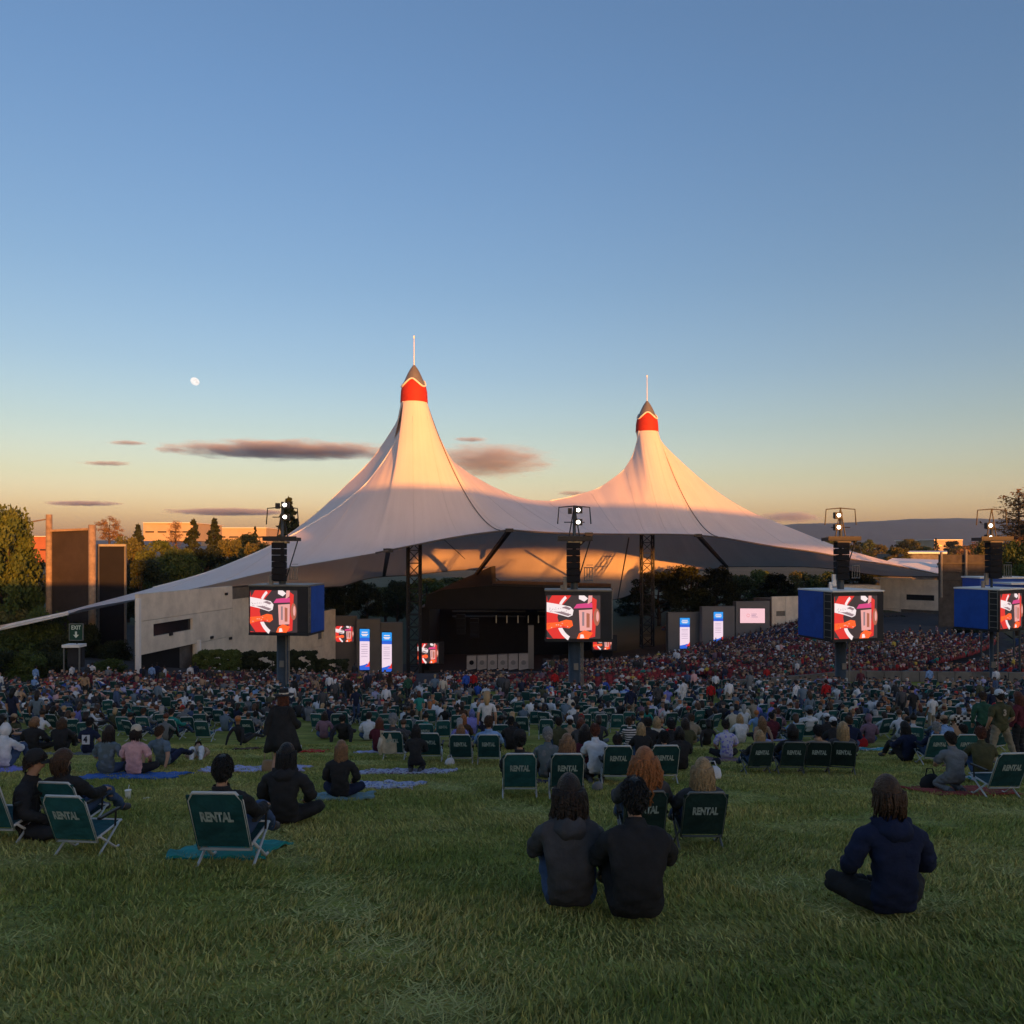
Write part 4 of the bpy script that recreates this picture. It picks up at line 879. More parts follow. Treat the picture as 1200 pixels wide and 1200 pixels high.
plant('oak', 1120, 690, 648, 40, 200, 'dim olive tree behind the netting fence'); plant('dark', 1176, 740, 660, 50, 130, 'dark tree behind the rightmost blue boxes')
plant('dark', 1210, 740, 610, 70, 130, 'dark tree beyond the right picture edge')
# clipped hedges in front of the buildings
for px, b_, t_, w, d, v, lb in ((254, 797, 762, 50, 84, 1, 'clipped green hedge right of the dark doorway, leftmost of the hedges'), (306, 797, 764, 44, 90, 0, 'clipped dark hedge left of the first video column foot'), (352, 797, 763, 34, 92, 0, 'clipped dark hedge right of the first video column foot'), (388, 797, 773, 36, 94, 0, 'low rounded dark hedge left of the first banner')):
    plant('hedge', px, b_, t_, w, d, lb, 'hedge', var=v)
plant('shrub', 917, 762, 734, 34, 138, 'dark round shrub against the small cream wall', 'shrub', var=0)
for px, t_, lb in ((1045, 722, 'dark hedge left part below the right cream building'), (1072, 724, 'dark hedge middle part under the right doorway'), (1098, 727, 'dark hedge right part below the right cream building')):
    plant('hedge', px, 750, t_, 32, 140, lb, 'hedge', var=0)
plant('shrub', 1140, 760, 728, 50, 110, 'dark shrub below the netting fence at right', 'shrub', var=0)

from mathutils import noise as mnoise
# ------------------------------------------------------------------ cloth, skin, hair materials (colour comes from each object)
def obj_color_mat(name, rough, bump=0.0, scale=40.0, var=0.25, spec=0.2, vscale=6.0):
    m = bpy.data.materials.new(name); m.use_nodes = True; n = m.node_tree; b = n.nodes['Principled BSDF']; b.inputs['Roughness'].default_value = rough; b.inputs['Specular IOR Level'].default_value = spec
    oi = n.nodes.new('ShaderNodeObjectInfo'); tc = n.nodes.new('ShaderNodeTexCoord'); z = n.nodes.new('ShaderNodeTexNoise'); z.inputs['Scale'].default_value = vscale; z.inputs['Detail'].default_value = 4
    n.links.new(tc.outputs['Object'], z.inputs['Vector']); mr = n.nodes.new('ShaderNodeMapRange'); mr.inputs[1].default_value = .3; mr.inputs[2].default_value = .7; mr.inputs[3].default_value = 1 - var; mr.inputs[4].default_value = 1 + var * .6
    n.links.new(z.outputs['Fac'], mr.inputs[0]); mx = n.nodes.new('ShaderNodeMix'); mx.data_type = 'RGBA'; mx.blend_type = 'MULTIPLY'; mx.inputs[0].default_value = 1
    n.links.new(oi.outputs['Color'], mx.inputs[6]); n.links.new(mr.outputs[0], mx.inputs[7]); n.links.new(mx.outputs[2], b.inputs['Base Color'])
    if bump:
        z2 = n.nodes.new('ShaderNodeTexNoise'); z2.inputs['Scale'].default_value = scale; z2.inputs['Detail'].default_value = 3; n.links.new(tc.outputs['Object'], z2.inputs['Vector'])
        bp = n.nodes.new('ShaderNodeBump'); bp.inputs['Strength'].default_value = bump; bp.inputs['Distance'].default_value = .03; n.links.new(z2.outputs['Fac'], bp.inputs['Height']); n.links.new(bp.outputs[0], b.inputs['Normal'])
    return m
M_cloth = obj_color_mat('cloth', .9, .8, 9, .3); M_skin = obj_color_mat('skin', .55, 0, 1, .08, .3); M_hair = obj_color_mat('hair', .5, .7, 60, .4, .35, 25); M_felt = obj_color_mat('felt', .9, .2, 60, .15)
def pattern_mat(name, kind):
    m = obj_color_mat(name, .9, .8, 9, .2); n = m.node_tree; b = n.nodes['Principled BSDF']; src = b.inputs['Base Color'].links[0].from_socket
    tc = n.nodes.new('ShaderNodeTexCoord')
    if kind == 'stripe':
        w = n.nodes.new('ShaderNodeTexWave'); w.bands_direction = 'Z'; w.inputs['Scale'].default_value = 4.5; w.inputs['Distortion'].default_value = .6; n.links.new(tc.outputs['Object'], w.inputs[0]); fac = w.outputs['Fac']
    elif kind == 'check':
        w = n.nodes.new('ShaderNodeTexChecker'); w.inputs['Scale'].default_value = 9; n.links.new(tc.outputs['Object'], w.inputs[0]); fac = w.outputs['Fac']
    else:
        w = n.nodes.new('ShaderNodeTexVoronoi'); w.inputs['Scale'].default_value = 13 if kind == 'floral' else 9; n.links.new(tc.outputs['Object'], w.inputs[0]); fac = w.outputs['Distance']
    r = n.nodes.new('ShaderNodeMath'); r.operation = 'GREATER_THAN'; r.inputs[1].default_value = .5 if kind in ('stripe', 'check') else .42; n.links.new(fac, r.inputs[0])
    mx = n.nodes.new('ShaderNodeMix'); mx.data_type = 'RGBA'; n.links.new(r.outputs[0], mx.inputs[0]); n.links.new(src, mx.inputs[6])
    mx.inputs[7].default_value = {'stripe': (.55, .5, .47, 1), 'check': (.62, .62, .62, 1), 'floral': (.42, .42, .52, 1), 'camo': (.10, .13, .14, 1)}[kind]
    n.links.new(mx.outputs[2], b.inputs['Base Color']); return m
PAT = {k: pattern_mat('cloth_' + k, k) for k in ('stripe', 'check', 'floral', 'camo')}
M_shoe = obj_color_mat('shoe_leather', .6, .2, 20, .2)

# ------------------------------------------------------------------ bodies: skeleton grown into one skin
POSES = {}
def sk(pelvis, waist, chest, nb, neck, h0, h1, h2, sh, el, wr, hip, kn, an, toe, heads=None, sides=None, hand=(0, .09, -.02)):
    """positions for the right side (+x); the left mirrors, or is given in `sides`"""
    L = lambda p, k: (sides or {}).get(k, (-p[0], p[1], p[2]))
    J = {'pelvis': (pelvis, .125), 'waist': (waist, .118), 'chest': (chest, .138), 'nb': (nb, .078), 'neck': (neck, .052), 'h0': (h0, .078), 'h1': (h1, .092), 'h2': (h2, .062)}
    E_ = [('pelvis', 'waist'), ('waist', 'chest'), ('chest', 'nb'), ('nb', 'neck'), ('neck', 'h0'), ('h0', 'h1'), ('h1', 'h2')]
    for s in 'rl':
        g = (lambda p, k: p) if s == 'r' else (lambda p, k: L(p, k))
        for k, p, r in (('sh', sh, .070), ('el', el, .046), ('wr', wr, .031), ('hip', hip, .098), ('kn', kn, .062), ('an', an, .042), ('toe', toe, .036)): J[k + s] = (g(p, k), r)
        w = Vector(J['wr' + s][0]); d = (w - Vector(J['el' + s][0])).normalized(); J['hd' + s] = (tuple(w + d * .075), .034)
        E_ += [('chest', 'sh' + s), ('sh' + s, 'el' + s), ('el' + s, 'wr' + s), ('wr' + s, 'hd' + s), ('pelvis', 'hip' + s), ('hip' + s, 'kn' + s), ('kn' + s, 'an' + s), ('an' + s, 'toe' + s)]
    return J, E_
POSES['chair'] = sk((0, -.02, .30), (0, -.10, .43), (0, -.17, .60), (0, -.22, .77), (0, -.22, .84), (0, -.185, .91), (0, -.18, .98), (0, -.185, 1.06), (.185, -.20, .71), (.27, -.02, .52), (.25, .22, .50), (.10, .02, .29), (.14, .44, .44), (.14, .78, .09), (.15, .93, .05))
POSES['hug'] = sk((0, 0, .13), (0, -.05, .29), (0, -.02, .49), (0, .03, .67), (0, .06, .735), (0, .095, .80), (0, .105, .87), (0, .10, .95), (.175, .0, .60), (.27, .18, .40), (.13, .40, .42), (.10, .04, .125), (.16, .40, .46), (.15, .60, .08), (.17, .74, .04))
POSES['cross'] = sk((0, 0, .13), (0, -.03, .30), (0, -.02, .50), (0, .01, .68), (0, .03, .745), (0, .06, .81), (0, .07, .88), (0, .065, .96), (.18, -.01, .61), (.29, .05, .37), (.18, .30, .24), (.10, .04, .125), (.34, .30, .15), (.02, .42, .07), (-.13, .42, .05))
POSES['lean'] = sk((0, 0, .13), (0, -.07, .28), (0, -.13, .47), (0, -.19, .64), (0, -.20, .71), (0, -.17, .78), (0, -.165, .85), (0, -.175, .93), (.18, -.18, .58), (.29, -.30, .33), (.28, -.42, .05), (.10, .05, .125), (.12, .50, .24), (.13, .90, .08), (.15, .99, .13))
POSES['kneel'] = sk((0, -.02, .30), (0, -.02, .46), (0, .01, .65), (0, .05, .83), (0, .07, .90), (0, .11, .965), (0, .125, 1.03), (0, .12, 1.11), (.18, .03, .76), (.25, .17, .53), (.14, .38, .45), (.10, .0, .29), (.16, .36, .08), (.11, -.10, .08), (.10, -.24, .04))
POSES['stand'] = sk((0, 0, .96), (0, -.01, 1.10), (0, -.02, 1.28), (0, -.02, 1.45), (0, -.01, 1.52), (0, .02, 1.585), (0, .03, 1.655), (0, .025, 1.735), (.185, -.02, 1.39), (.25, -.04, 1.12), (.25, .06, .88), (.09, 0, .93), (.105, .02, .52), (.11, -.03, .09), (.13, .12, .04))
POSES['stride'] = sk((0, 0, .93), (0, -.01, 1.07), (0, -.02, 1.25), (0, -.01, 1.43), (0, .0, 1.50), (0, .03, 1.565), (0, .04, 1.635), (0, .03, 1.715), (.19, -.01, 1.37), (.29, -.04, 1.11), (.20, .12, .96), (.10, 0, .90), (.26, .02, .50), (.36, -.05, .09), (.41, .09, .04), sides={'kn': (-.15, .03, .50), 'an': (-.16, -.02, .09), 'toe': (-.17, .13, .04), 'el': (-.27, -.06, 1.10), 'wr': (-.24, .10, .90)})
POSES['walk'] = sk((0, 0, .95), (0, -.01, 1.09), (0, -.02, 1.26), (0, -.01, 1.43), (0, .01, 1.50), (0, .05, 1.56), (0, .065, 1.63), (0, .055, 1.71), (.175, -.02, 1.37), (.24, .04, 1.11), (.20, .24, 1.00), (.09, 0, .92), (.10, .16, .52), (.11, .12, .09), (.13, .27, .05), sides={'kn': (-.10, -.02, .51), 'an': (-.10, -.22, .12), 'toe': (-.10, -.10, .04), 'el': (-.26, -.10, 1.10), 'wr': (-.30, -.06, .86)})
POSES['recline'] = sk((0, 0, .12), (0, -.18, .14), (0, -.36, .15), (0, -.53, .16), (0, -.60, .17), (0, -.67, .19), (0, -.74, .20), (0, -.82, .20), (.18, -.46, .14), (.30, -.24, .10), (.22, .0, .08), (.10, .05, .12), (.13, .40, .42), (.12, .62, .08), (.13, .75, .04))
BONES = {'head': ('neck', 'h0', 'h1', 'h2'), 'torso': ('pelvis', 'waist', 'chest', 'nb')}

def grow(J, E_, sub, fingers=False):
    names = list(J); idx = {k: i for i, k in enumerate(names)}; vs = [J[k][0] for k in names]; rs = [J[k][1] for k in names]; es = [(idx[a], idx[b]) for a, b in E_]
    fk = []
    if fingers:
        for s in 'rl':
            h = Vector(J['hd' + s][0]); w = Vector(J['wr' + s][0]); d = (h - w).normalized(); side = d.cross(Vector((0, 0, 1)) if abs(d.z) < .8 else Vector((0, 1, 0))).normalized(); nrm = d.cross(side).normalized()
            if nrm.z > 0: nrm = -nrm
            sgn = 1 if s == 'r' else -1
            for q, (o, ln) in enumerate(((-.027, .062), (-.009, .074), (.009, .070), (.027, .054))):
                a = h + side * o + d * .02; b = a + d * ln * .55 + nrm * .012; c = b + d * ln * .38 + nrm * .028
                base = idx['hd' + s]
                for p, r in ((a, .0105), (b, .0095), (c, .0075)):
                    vs.append(tuple(p)); rs.append(r); es.append((base, len(vs) - 1)); base = len(vs) - 1
            ins = -1 if side.x * sgn > 0 else 1
            a = h - d * .045 + side * ins * .030; b = a + d * .032 + side * ins * .018 + nrm * .012; c = b + d * .028 + nrm * .012; base = idx['hd' + s]
            for p, r in ((a, .012), (b, .0105), (c, .0085)):
                vs.append(tuple(p)); rs.append(r); es.append((base, len(vs) - 1)); base = len(vs) - 1
    me = bpy.data.meshes.new('skel'); me.from_pydata(vs, es, []); o = bpy.data.objects.new('skel', me); COL.objects.link(o)
    o.modifiers.new('s', 'SKIN'); 
    if sub: o.modifiers.new('u', 'SUBSURF').levels = sub
    sv = me.skin_vertices[0].data
    for i, r in enumerate(rs): sv[i].radius = (r, r); sv[i].use_root = (i == idx['pelvis'])
    dg = bpy.context.evaluated_depsgraph_get(); m2 = bpy.data.meshes.new_from_object(o.evaluated_get(dg)); bpy.data.objects.remove(o); bpy.data.meshes.remove(me)
    n = len(m2.vertices); V = np.empty(n * 3, np.float32); m2.vertices.foreach_get('co', V); V = V.reshape(-1, 3)
    # narrow and shape the head: brow, nose, chin; flatten the trunk a little front to back
    h = np.array(J['h1'][0]); nk = np.array(J['neck'][0]); rel = V - h; hd = (np.linalg.norm(rel, axis=1) < .17) & (np.abs(rel[:, 0]) < .12) & (V[:, 2] > nk[2] - .01 if J['h1'][0][2] - J['neck'][0][2] > .05 else np.ones(n, bool))
    V[hd, 0] = h[0] + rel[hd, 0] * .84
    fr = hd & (rel[:, 1] > .05) & (np.abs(rel[:, 0]) < .022) & (rel[:, 2] < .01) & (rel[:, 2] > -.065); V[fr, 1] += .020
    return V, [tuple(p.vertices) for p in m2.polygons]

def seg_dist(P_, a, b):
    a = np.array(a); b = np.array(b); t = np.clip(((P_ - a) @ (b - a)) / max(1e-9, (b - a) @ (b - a)), 0, 1); return np.linalg.norm(P_ - (a + t[:, None] * (b - a)), axis=1)
ZONES = ('skin', 'top', 'bottom', 'shoe')
def zone_of(V, faces, J, sleeve=1.0, legs=1.0):
    C = np.array([V[list(f)].mean(0) for f in faces]); best = np.full(len(C), 9.0); z = np.zeros(len(C), int)
    def put(a, b, r, code):
        nonlocal best, z
        d = seg_dist(C, a, b) - r; m = d < best; best[m] = d[m]; z[m] = code
    p = lambda k: J[k][0]; mix = lambda a, b, t: tuple(np.array(a) * (1 - t) + np.array(b) * t)
    put(p('neck'), p('h2'), .06, 0); put(p('pelvis'), p('chest'), .135, 1); put(p('chest'), p('nb'), .10, 1)
    put(mix(p('nb'), p('neck'), .55), p('neck'), .06, 0)
    for s in 'rl':
        put(p('chest'), p('sh' + s), .08, 1); put(p('sh' + s), mix(p('sh' + s), p('el' + s), min(1, sleeve * 2)), .05, 1)
        if sleeve < .5: put(mix(p('sh' + s), p('el' + s), sleeve * 2 + .05), p('el' + s), .05, 0); put(p('el' + s), p('wr' + s), .04, 0)
        else: put(p('el' + s), mix(p('el' + s), p('wr' + s), .92), .04, 1)
        put(p('wr' + s), p('hd' + s), .035, 0); put(p('hd' + s), mix(p('wr' + s), p('hd' + s), 2.3), .035, 0)
        put(mix(p('hip' + s), p('kn' + s), .10), p('kn' + s), .09, 2)
        if legs >= 1: put(p('kn' + s), mix(p('kn' + s), p('an' + s), .9), .05, 2)
        else: put(p('kn' + s), p('an' + s), .05, 0)
        put(mix(p('kn' + s), p('an' + s), .96), p('toe' + s), .04, 3)
    return z
_arch = {}
def archetype(pose, sleeve=1.0, legs=1.0):
    """shared meshes for near figures: body skin, shirt, trousers, shoes as shells that follow the body"""
    k = (pose, sleeve, legs)
    if k in _arch: return _arch[k]
    J, E_ = POSES[pose]
    if ('V', pose) not in _arch: _arch[('V', pose)] = grow(J, E_, 3, True)
    V, faces = _arch[('V', pose)]; z = zone_of(V, faces, J, sleeve, legs)
    body = bpy.data.meshes.new('body'); body.from_pydata([tuple(v) for v in V], [], faces); body.materials.append(M_skin); body.polygons.foreach_set('use_smooth', [True] * len(faces)); body.update()
    N = np.empty(len(V) * 3, np.float32); body.vertices.foreach_get('normal', N); N = N.reshape(-1, 3)
    def shell(code, off, name, m, side=None):
        b = MB(); mp = {}
        for f, q in zip(faces, z):
            if q != code: continue
            if side is not None and (np.mean([V[i][0] for i in f]) > 0) != side: continue
            for i in f:
                if i not in mp: mp[i] = len(b.v); p3 = Vector(V[i]); fold = .020 * mnoise.noise(Vector((p3.x * 9, p3.y * 9, p3.z * 16))) + .012 * abs(mnoise.noise(Vector((p3.x * 22, p3.y * 22, p3.z * 34)))) - .005; b.v.append(tuple(V[i] + N[i] * (off + (fold if code in (1, 2) else 0))))
            b.f.append(tuple(mp[i] for i in f)); b.m.append(0)
        return b.mesh(name, m, True) if b.f else None
    sh = [shell(3, .012, 'shoe', M_shoe, sd) for sd in (True, False)]
    h = Vector(J['h1'][0]); up = (Vector(J['h2'][0]) - Vector(J['h0'][0])).normalized()
    _arch[k] = dict(body=body, top=shell(1, .022, 'shirt', M_cloth), bottom=shell(2, .016, 'trousers', M_cloth), shoes=sh, head=h + Vector((0, -.002, .005)), lying=up.z < .5)
    return _arch[k]

# hair, hats (head at the origin, looking along +y)
def shell_grid(fn, nu, nv, a0, a1):
    rows = [[fn(a0 + (a1 - a0) * j / nu, i / nv) for j in range(nu + 1)] for i in range(nv + 1)]; return rows
def hair_short(seed, vol=.012, bald=False):
    r = random.Random(seed); b = MB()
    def f(a, t):                       # a: angle round the head (-90 = back), t: 0 crown .. 1 hairline
        back = max(0, -math.sin(a)); lo = -.02 - .085 * back + .05 * max(0, math.sin(a)); z = .1349 + (lo - .1349) * t ** 1.5; w = math.sqrt(max(.0, 1 - (z / .135) ** 2)) if z > 0 else 1 - .10 * (z / -.1) ** 2
        q = 1 + vol / .09 + .035 * math.sin(a * 17 + t * 9 + seed) * math.sin(t * 14 + seed) + .02 * math.sin(a * 43 + t * 21)
        return (.084 * q * w * math.cos(a), -.004 + .106 * q * w * math.sin(a), z + .004)
    b.grid(shell_grid(f, 40, 12, 0, 2 * math.pi))
    for k in range(330):               # short tufts lying over the cap of hair
        a = r.uniform(0, 2 * math.pi); t = r.uniform(.12, .93); p0 = Vector(f(a, t)); p1 = Vector(f(a + r.uniform(-.25, .25), min(1.03, t + .14))); n_ = Vector((p0.x, p0.y, p0.z * .7)).normalized()
        b.tube([p0 - n_ * .004, (p0 + p1) / 2 + n_ * r.uniform(.006, .013), p1 + n_ * r.uniform(.002, .009)], [.007, .006, .0015], 4)
    return b.mesh('hair', M_hair, True)
def hair_long(seed, length=.42, width=.11, curl=0.0, fluff=0.0):
    b = MB()
    def cap(a, t):
        back = max(0, -math.sin(a)); lo = -.06 - .04 * back + .10 * max(0, math.sin(a)) ** .7; z = .1419 + (lo - .1419) * t ** 1.5; w = math.sqrt(max(.0, 1 - (z / .142) ** 2)) if z > 0 else 1
        q = 1.10 + fluff * .6 + .025 * math.sin(a * 21 + seed); return (.084 * q * w * math.cos(a), -.006 + .108 * q * w * math.sin(a), z)
    b.grid(shell_grid(cap, 30, 9, 0, 2 * math.pi))
    rr = random.Random(seed)
    for k in range(64):                # locks hanging down the back, each a tapering ribbon tube
        a = math.radians(-90 + (k % 32 - 15.5) * 6.9 + rr.uniform(-3, 3)); ly_ = .90 + .16 * (k // 32) + rr.uniform(-.04, .06); x0 = .095 * ly_ * math.cos(a); y0 = -.01 + .114 * ly_ * math.sin(a); L = length * rr.uniform(.70, 1.08); wob = rr.uniform(0, 6); pts = []; rs = []
        for i in range(8):
            t = i / 7; s = 1 + (width / .098 - 1) * t ** .7 + fluff * 1.2 * math.sin(math.pi * min(1, t * .9 + .1))
            c = curl * math.sin(t * 16 + k * 2.1) * (.3 + t) + .006 * math.sin(t * 5 + wob); pts.append((x0 * s + c, y0 * (1 - .12 * t) - .02 * math.sin(t * 3) - fluff * .05 + curl * .5 * math.cos(t * 16 + k), .03 - L * t)); rs.append((.0125 + .005 * (fluff > 0)) * (1 - .7 * t ** 2))
        b.tube(pts, rs, 5)
    return b.mesh('hair', M_hair, True)
def hair_bun(seed):
    b = MB(); m = hair_short(seed, .012); v = [tuple(x.co) for x in m.vertices]; b.v = v; b.f = [tuple(p.vertices) for p in m.polygons]; b.m = [0] * len(b.f); b.lathe([(.006, -.05), (.04, -.035), (.052, 0), (.04, .035), (.006, .05)], 14, (0, -.075, .13)); bpy.data.meshes.remove(m); return b.mesh('hair', M_hair, True)
HAIR = {'short': [hair_short(1), hair_short(2, .02), hair_short(3, .008)], 'long': [hair_long(1), hair_long(2, .36, .12), hair_long(3, .5, .115)], 'wavy': [hair_long(4, .40, .13, .012, .05), hair_long(5, .46, .13, .014, .06)],
        'curly': [hair_long(6, .46, .16, .02, .22)], 'bob': [hair_long(7, .2, .105), hair_long(8, .17, .11, .006)], 'bun': [hair_bun(1)], 'none': []}
def hat_cap():
    b = MB(); b.lathe([(.101, -.005), (.106, .03), (.098, .085), (.066, .13), (.015, .148)], 22, (0, -.005, .015)); sc = []
    for i in range(4):
        t = i / 3; sc.append([(.095 * math.cos(a) * (1 - .05 * t), .085 * math.sin(a) * .9 + .03 + .085 * t * math.sin(a) ** .5 if math.sin(a) > 0 else .03, .018 - .025 * t * t) for a in np.linspace(.25, math.pi - .25, 11)])
    b.grid(sc); return b.mesh('cap', M_felt, True)
def hat_beanie():
    b = MB(); b.lathe([(.104, -.012), (.11, -.01), (.11, .035), (.105, .04), (.101, .08), (.07, .135), (.02, .158), (.004, .16)], 22, (0, -.006, .015)); return b.mesh('beanie', M_felt, True)
def hat_wide():
    b = MB(); b.lathe([(.10, .01), (.215, .0), (.222, .006), (.215, .012), (.104, .022), (.100, .05), (.096, .12), (.085, .135), (.03, .128), (.004, .125)], 30, (0, -.004, .03)); return b.mesh('hat', M_felt, True)
def hat_band():
    b = MB(); b.lathe([(.106, .026), (.1065, .056), (.103, .056), (.103, .026)], 28, (0, -.004, .03), cap=False); return b.mesh('hat_band', M_felt, True)
def hood():
    b = MB(); f = lambda a, t: (.105 * math.cos(a) * math.sin(.35 + 2.1 * t), -.012 + .125 * math.sin(a) * math.sin(.35 + 2.1 * t), .15 - .29 * t)
    b.grid(shell_grid(f, 24, 8, math.pi * .86, math.pi * 2.14)); return b.mesh('hood', M_cloth, True)
HATS = {'cap': hat_cap(), 'beanie': hat_beanie(), 'wide': hat_wide(), 'hood': hood()}
HATBAND = hat_band()
def face_mesh():
    b = MB(); b.cm = 0
    for s in (-1, 1):
        b.lathe([(.003, -.006), (.010, -.003), (.010, .003), (.003, .006)], 8, (s * .031, .079, .004)); b.lathe([(.004, -.030), (.016, -.024), (.02, 0), (.017, .024), (.006, .03)], 8, (s * .080, -.012, -.008))
    b.box((0, .083, -.058), (.042, .012, .008)); return b.mesh('face', mat('face_detail', (.16, .07, .05), .6), True)
FACE = face_mesh()
C = dict(black=(.025, .025, .027), charcoal=(.06, .06, .065), navy=(.014, .02, .05), grey=(.16, .17, .18), steel=(.13, .18, .23), white=(.62, .63, .66), cream=(.52, .46, .37), pink=(.62, .36, .36), blue=(.03, .09, .42), sky=(.22, .36, .62), red=(.42, .02, .02), teal=(.02, .22, .2), olive=(.07, .07, .035),
         brown=(.07, .04, .025), tan=(.36, .24, .15), lavender=(.22, .21, .55), maroon=(.10, .02, .03), green=(.03, .09, .06), yellow=(.55, .4, .06), mauve=(.2, .12, .16), denim=(.05, .085, .17), khaki=(.26, .22, .16), lilac=(.4, .4, .62))
HC = dict(black=(.008, .007, .007), dark=(.022, .013, .009), brown=(.06, .03, .015), auburn=(.10, .03, .015), ginger=(.33, .12, .04), blond=(.36, .24, .12), ombre=(.22, .12, .06), grey=(.28, .27, .26), blue=(.12, .16, .4))
SKINS = [(.42, .24, .16), (.34, .18, .11), (.50, .31, .22), (.24, .12, .07), (.14, .07, .04)]
def colour(o, c): o.color = (c[0], c[1], c[2], 1)
def person(loc, rot, pose, label, top='black', bottom='denim', hair=('short', 'dark'), hat=None, skin=0, sleeve=1.0, legs=1.0, scale=1.0, group=None, pat=None, shoe='charcoal', yaw=0.0, v=0, sx=1.0):
    A = archetype(pose, sleeve, legs); r = thing('person', label, 'person', loc, rot, group); r.scale = (scale * sx, scale * sx, scale)
    o = link('body', A['body'], r); colour(o, SKINS[skin])
    if A['top']:
        me = A['top']
        if pat:
            kk = ('pat', pose, sleeve, legs, pat)
            if kk not in _arch: _arch[kk] = me.copy(); _arch[kk].materials.clear(); _arch[kk].materials.append(PAT[pat])
            me = _arch[kk]
        colour(link('shirt', me, r), C[top])
    if A['bottom']: colour(link('trousers', A['bottom'], r), C[bottom])
    for s in A['shoes']:
        if s: colour(link('shoe', s, r), C[shoe])
    hl = A['head']
    def on_head(name, me, c):
        q = link(name, me, r); q.location = hl; q.rotation_euler = (0, 0, yaw) if not A['lying'] else (math.radians(80), 0, yaw); colour(q, c); return q
    on_head('face', FACE, SKINS[skin])['kind'] = 'stuff'
    if hat and hat[0] == 'hood' and hair[0] == 'short': hair = ('none', 'dark')
    if hair and hair[0] != 'none':
        hs = HAIR[hair[0]]; on_head('hair', hs[v % len(hs)], HC[hair[1]])
    if hat:
        q = on_head({'wide': 'hat'}.get(hat[0], hat[0]), HATS[hat[0]], C[hat[1]])
        if hat[0] == 'wide': bnd = link('hat_band', HATBAND, q); colour(bnd, C['cream'])
    return r

# ------------------------------------------------------------------ low rental chairs
def vary(m, amt):                    # each chair weathered a little differently
    n = m.node_tree; b = n.nodes['Principled BSDF']; s = b.inputs['Base Color'].links[0].from_socket; oi = n.nodes.new('ShaderNodeObjectInfo'); h = n.nodes.new('ShaderNodeHueSaturation'); mr = n.nodes.new('ShaderNodeMapRange'); mr.inputs[3].default_value = 1 - amt; mr.inputs[4].default_value = 1 + amt
    n.links.new(oi.outputs['Random'], mr.inputs[0]); n.links.new(mr.outputs[0], h.inputs['Value']); n.links.new(s, h.inputs['Color']); n.links.new(h.outputs[0], b.inputs['Base Color'])
M_canvas = mat('green_canvas', (0.013, 0.080, 0.088), 0.85, noise=0.4, scale=5, bump=0.9, bscale=7)
M_canvas2 = mat('dark_green_canvas', (0.010, 0.030, 0.028), 0.85, noise=0.4, scale=5, bump=0.9, bscale=7)
vary(M_canvas, .35); vary(M_canvas2, .35)
M_tube = mat('white_tube', (0.52, 0.53, 0.52), 0.4, metal=0.1, noise=0.1, scale=5)
M_tube2 = mat('grey_tube', (0.16, 0.17, 0.17), 0.45, metal=0.4)
M_print = mat('white_print', (0.42, 0.52, 0.50), 0.8, noise=0.55, scale=22)
M_arm = mat('dark_grip', (0.02, 0.02, 0.02), 0.6)
def chair_parts(canvas, tube, lod=False):
    bx = lambda t: (-.13 - .24 * t, .22 + .56 * t)        # y,z along the back, bottom to top
    w = .25; n = 5 if lod else 8; P_ = {}
    b = MB(); y0, z0 = bx(-.06); y1, z1 = bx(1.04); k = []
    pts = [(-w, y0, z0), (-w, *bx(.9)), (-w + .05, y1, z1), (w - .05, y1, z1), (w, *bx(.9)), (w, y0, z0), (-w, y0, z0)]
    b.tube(pts, .0155, n); P_['back_frame'] = (b, tube)
    b = MB(); rows = []
    for i in range(7):
        t = i / 6; rows.append([(x, bx(t)[0] - .018 * (1 - (x / w) ** 2) * math.sin(math.pi * t) - (.016 if abs(x) > w - .03 else .010), bx(t)[1]) for x in np.linspace(-w - .012, w + .012, 9)])
    rr = [[(x, y + .02, z) for x, y, z in r] for r in rows]; b.grid(rows); b.grid([r[::-1] for r in rr]); b.grid([rr[-1], rows[-1]]); b.grid([rows[0], rr[0]]); P_['back_canvas'] = (b, canvas)
    b = MB(); rows = [[(x, -.12 + .46 * t, .235 - .03 * math.sin(math.pi * t) * (1 - (x / w) ** 2) + .05 * t) for x in np.linspace(-w + .01, w - .01, 7)] for t in np.linspace(0, 1, 6)]
    b.grid(rows); b.grid([[(x, y, z - .012) for x, y, z in r][::-1] for r in rows]); P_['seat_canvas'] = (b, canvas)
    b = MB()
    for s in (-1, 1): b.tube([(s * w, -.14, .23), (s * w, .36, .285)], .014, n)
    b.tube([(-w, .36, .285), (w, .36, .285)], .014, n); P_['seat_frame'] = (b, tube)
    legs = []
    for s in (-1, 1):
        b = MB(); b.tube([(s * (w + .012), .28, .28), (s * (w + .018), -.16, .0), (s * (w + .018), -.22, .0)], .0145, n); legs.append((b, tube))
        b = MB(); b.tube([(s * (w + .012), -.10, .25), (s * (w + .014), .22, .0), (s * (w + .014), .28, .0)], .0145, n); legs.append((b, tube))
    P_['leg'] = legs; arms = []
    for s in (-1, 1):
        b = MB(); b.box((s * (w + .035), .06, .47), (.045, .40, .028)); b.tube([(s * (w + .03), .20, .46), (s * (w + .02), .20, .27)], .012, n); arms.append((b, M_arm))
    P_['armrest'] = arms
    b = MB(); b.tube([(-w - .018, -.22, .012), (w + .018, -.22, .012)], .013, n); P_['rear_bar'] = (b, tube)
    return P_
def build_chair(canvas, tube):
    P_ = chair_parts(canvas, tube); out = []
    for nm, q in P_.items():
        for b, m in (q if isinstance(q, list) else [q]): out.append((nm, b.mesh(nm, m, nm not in ('armrest',))))
    return out
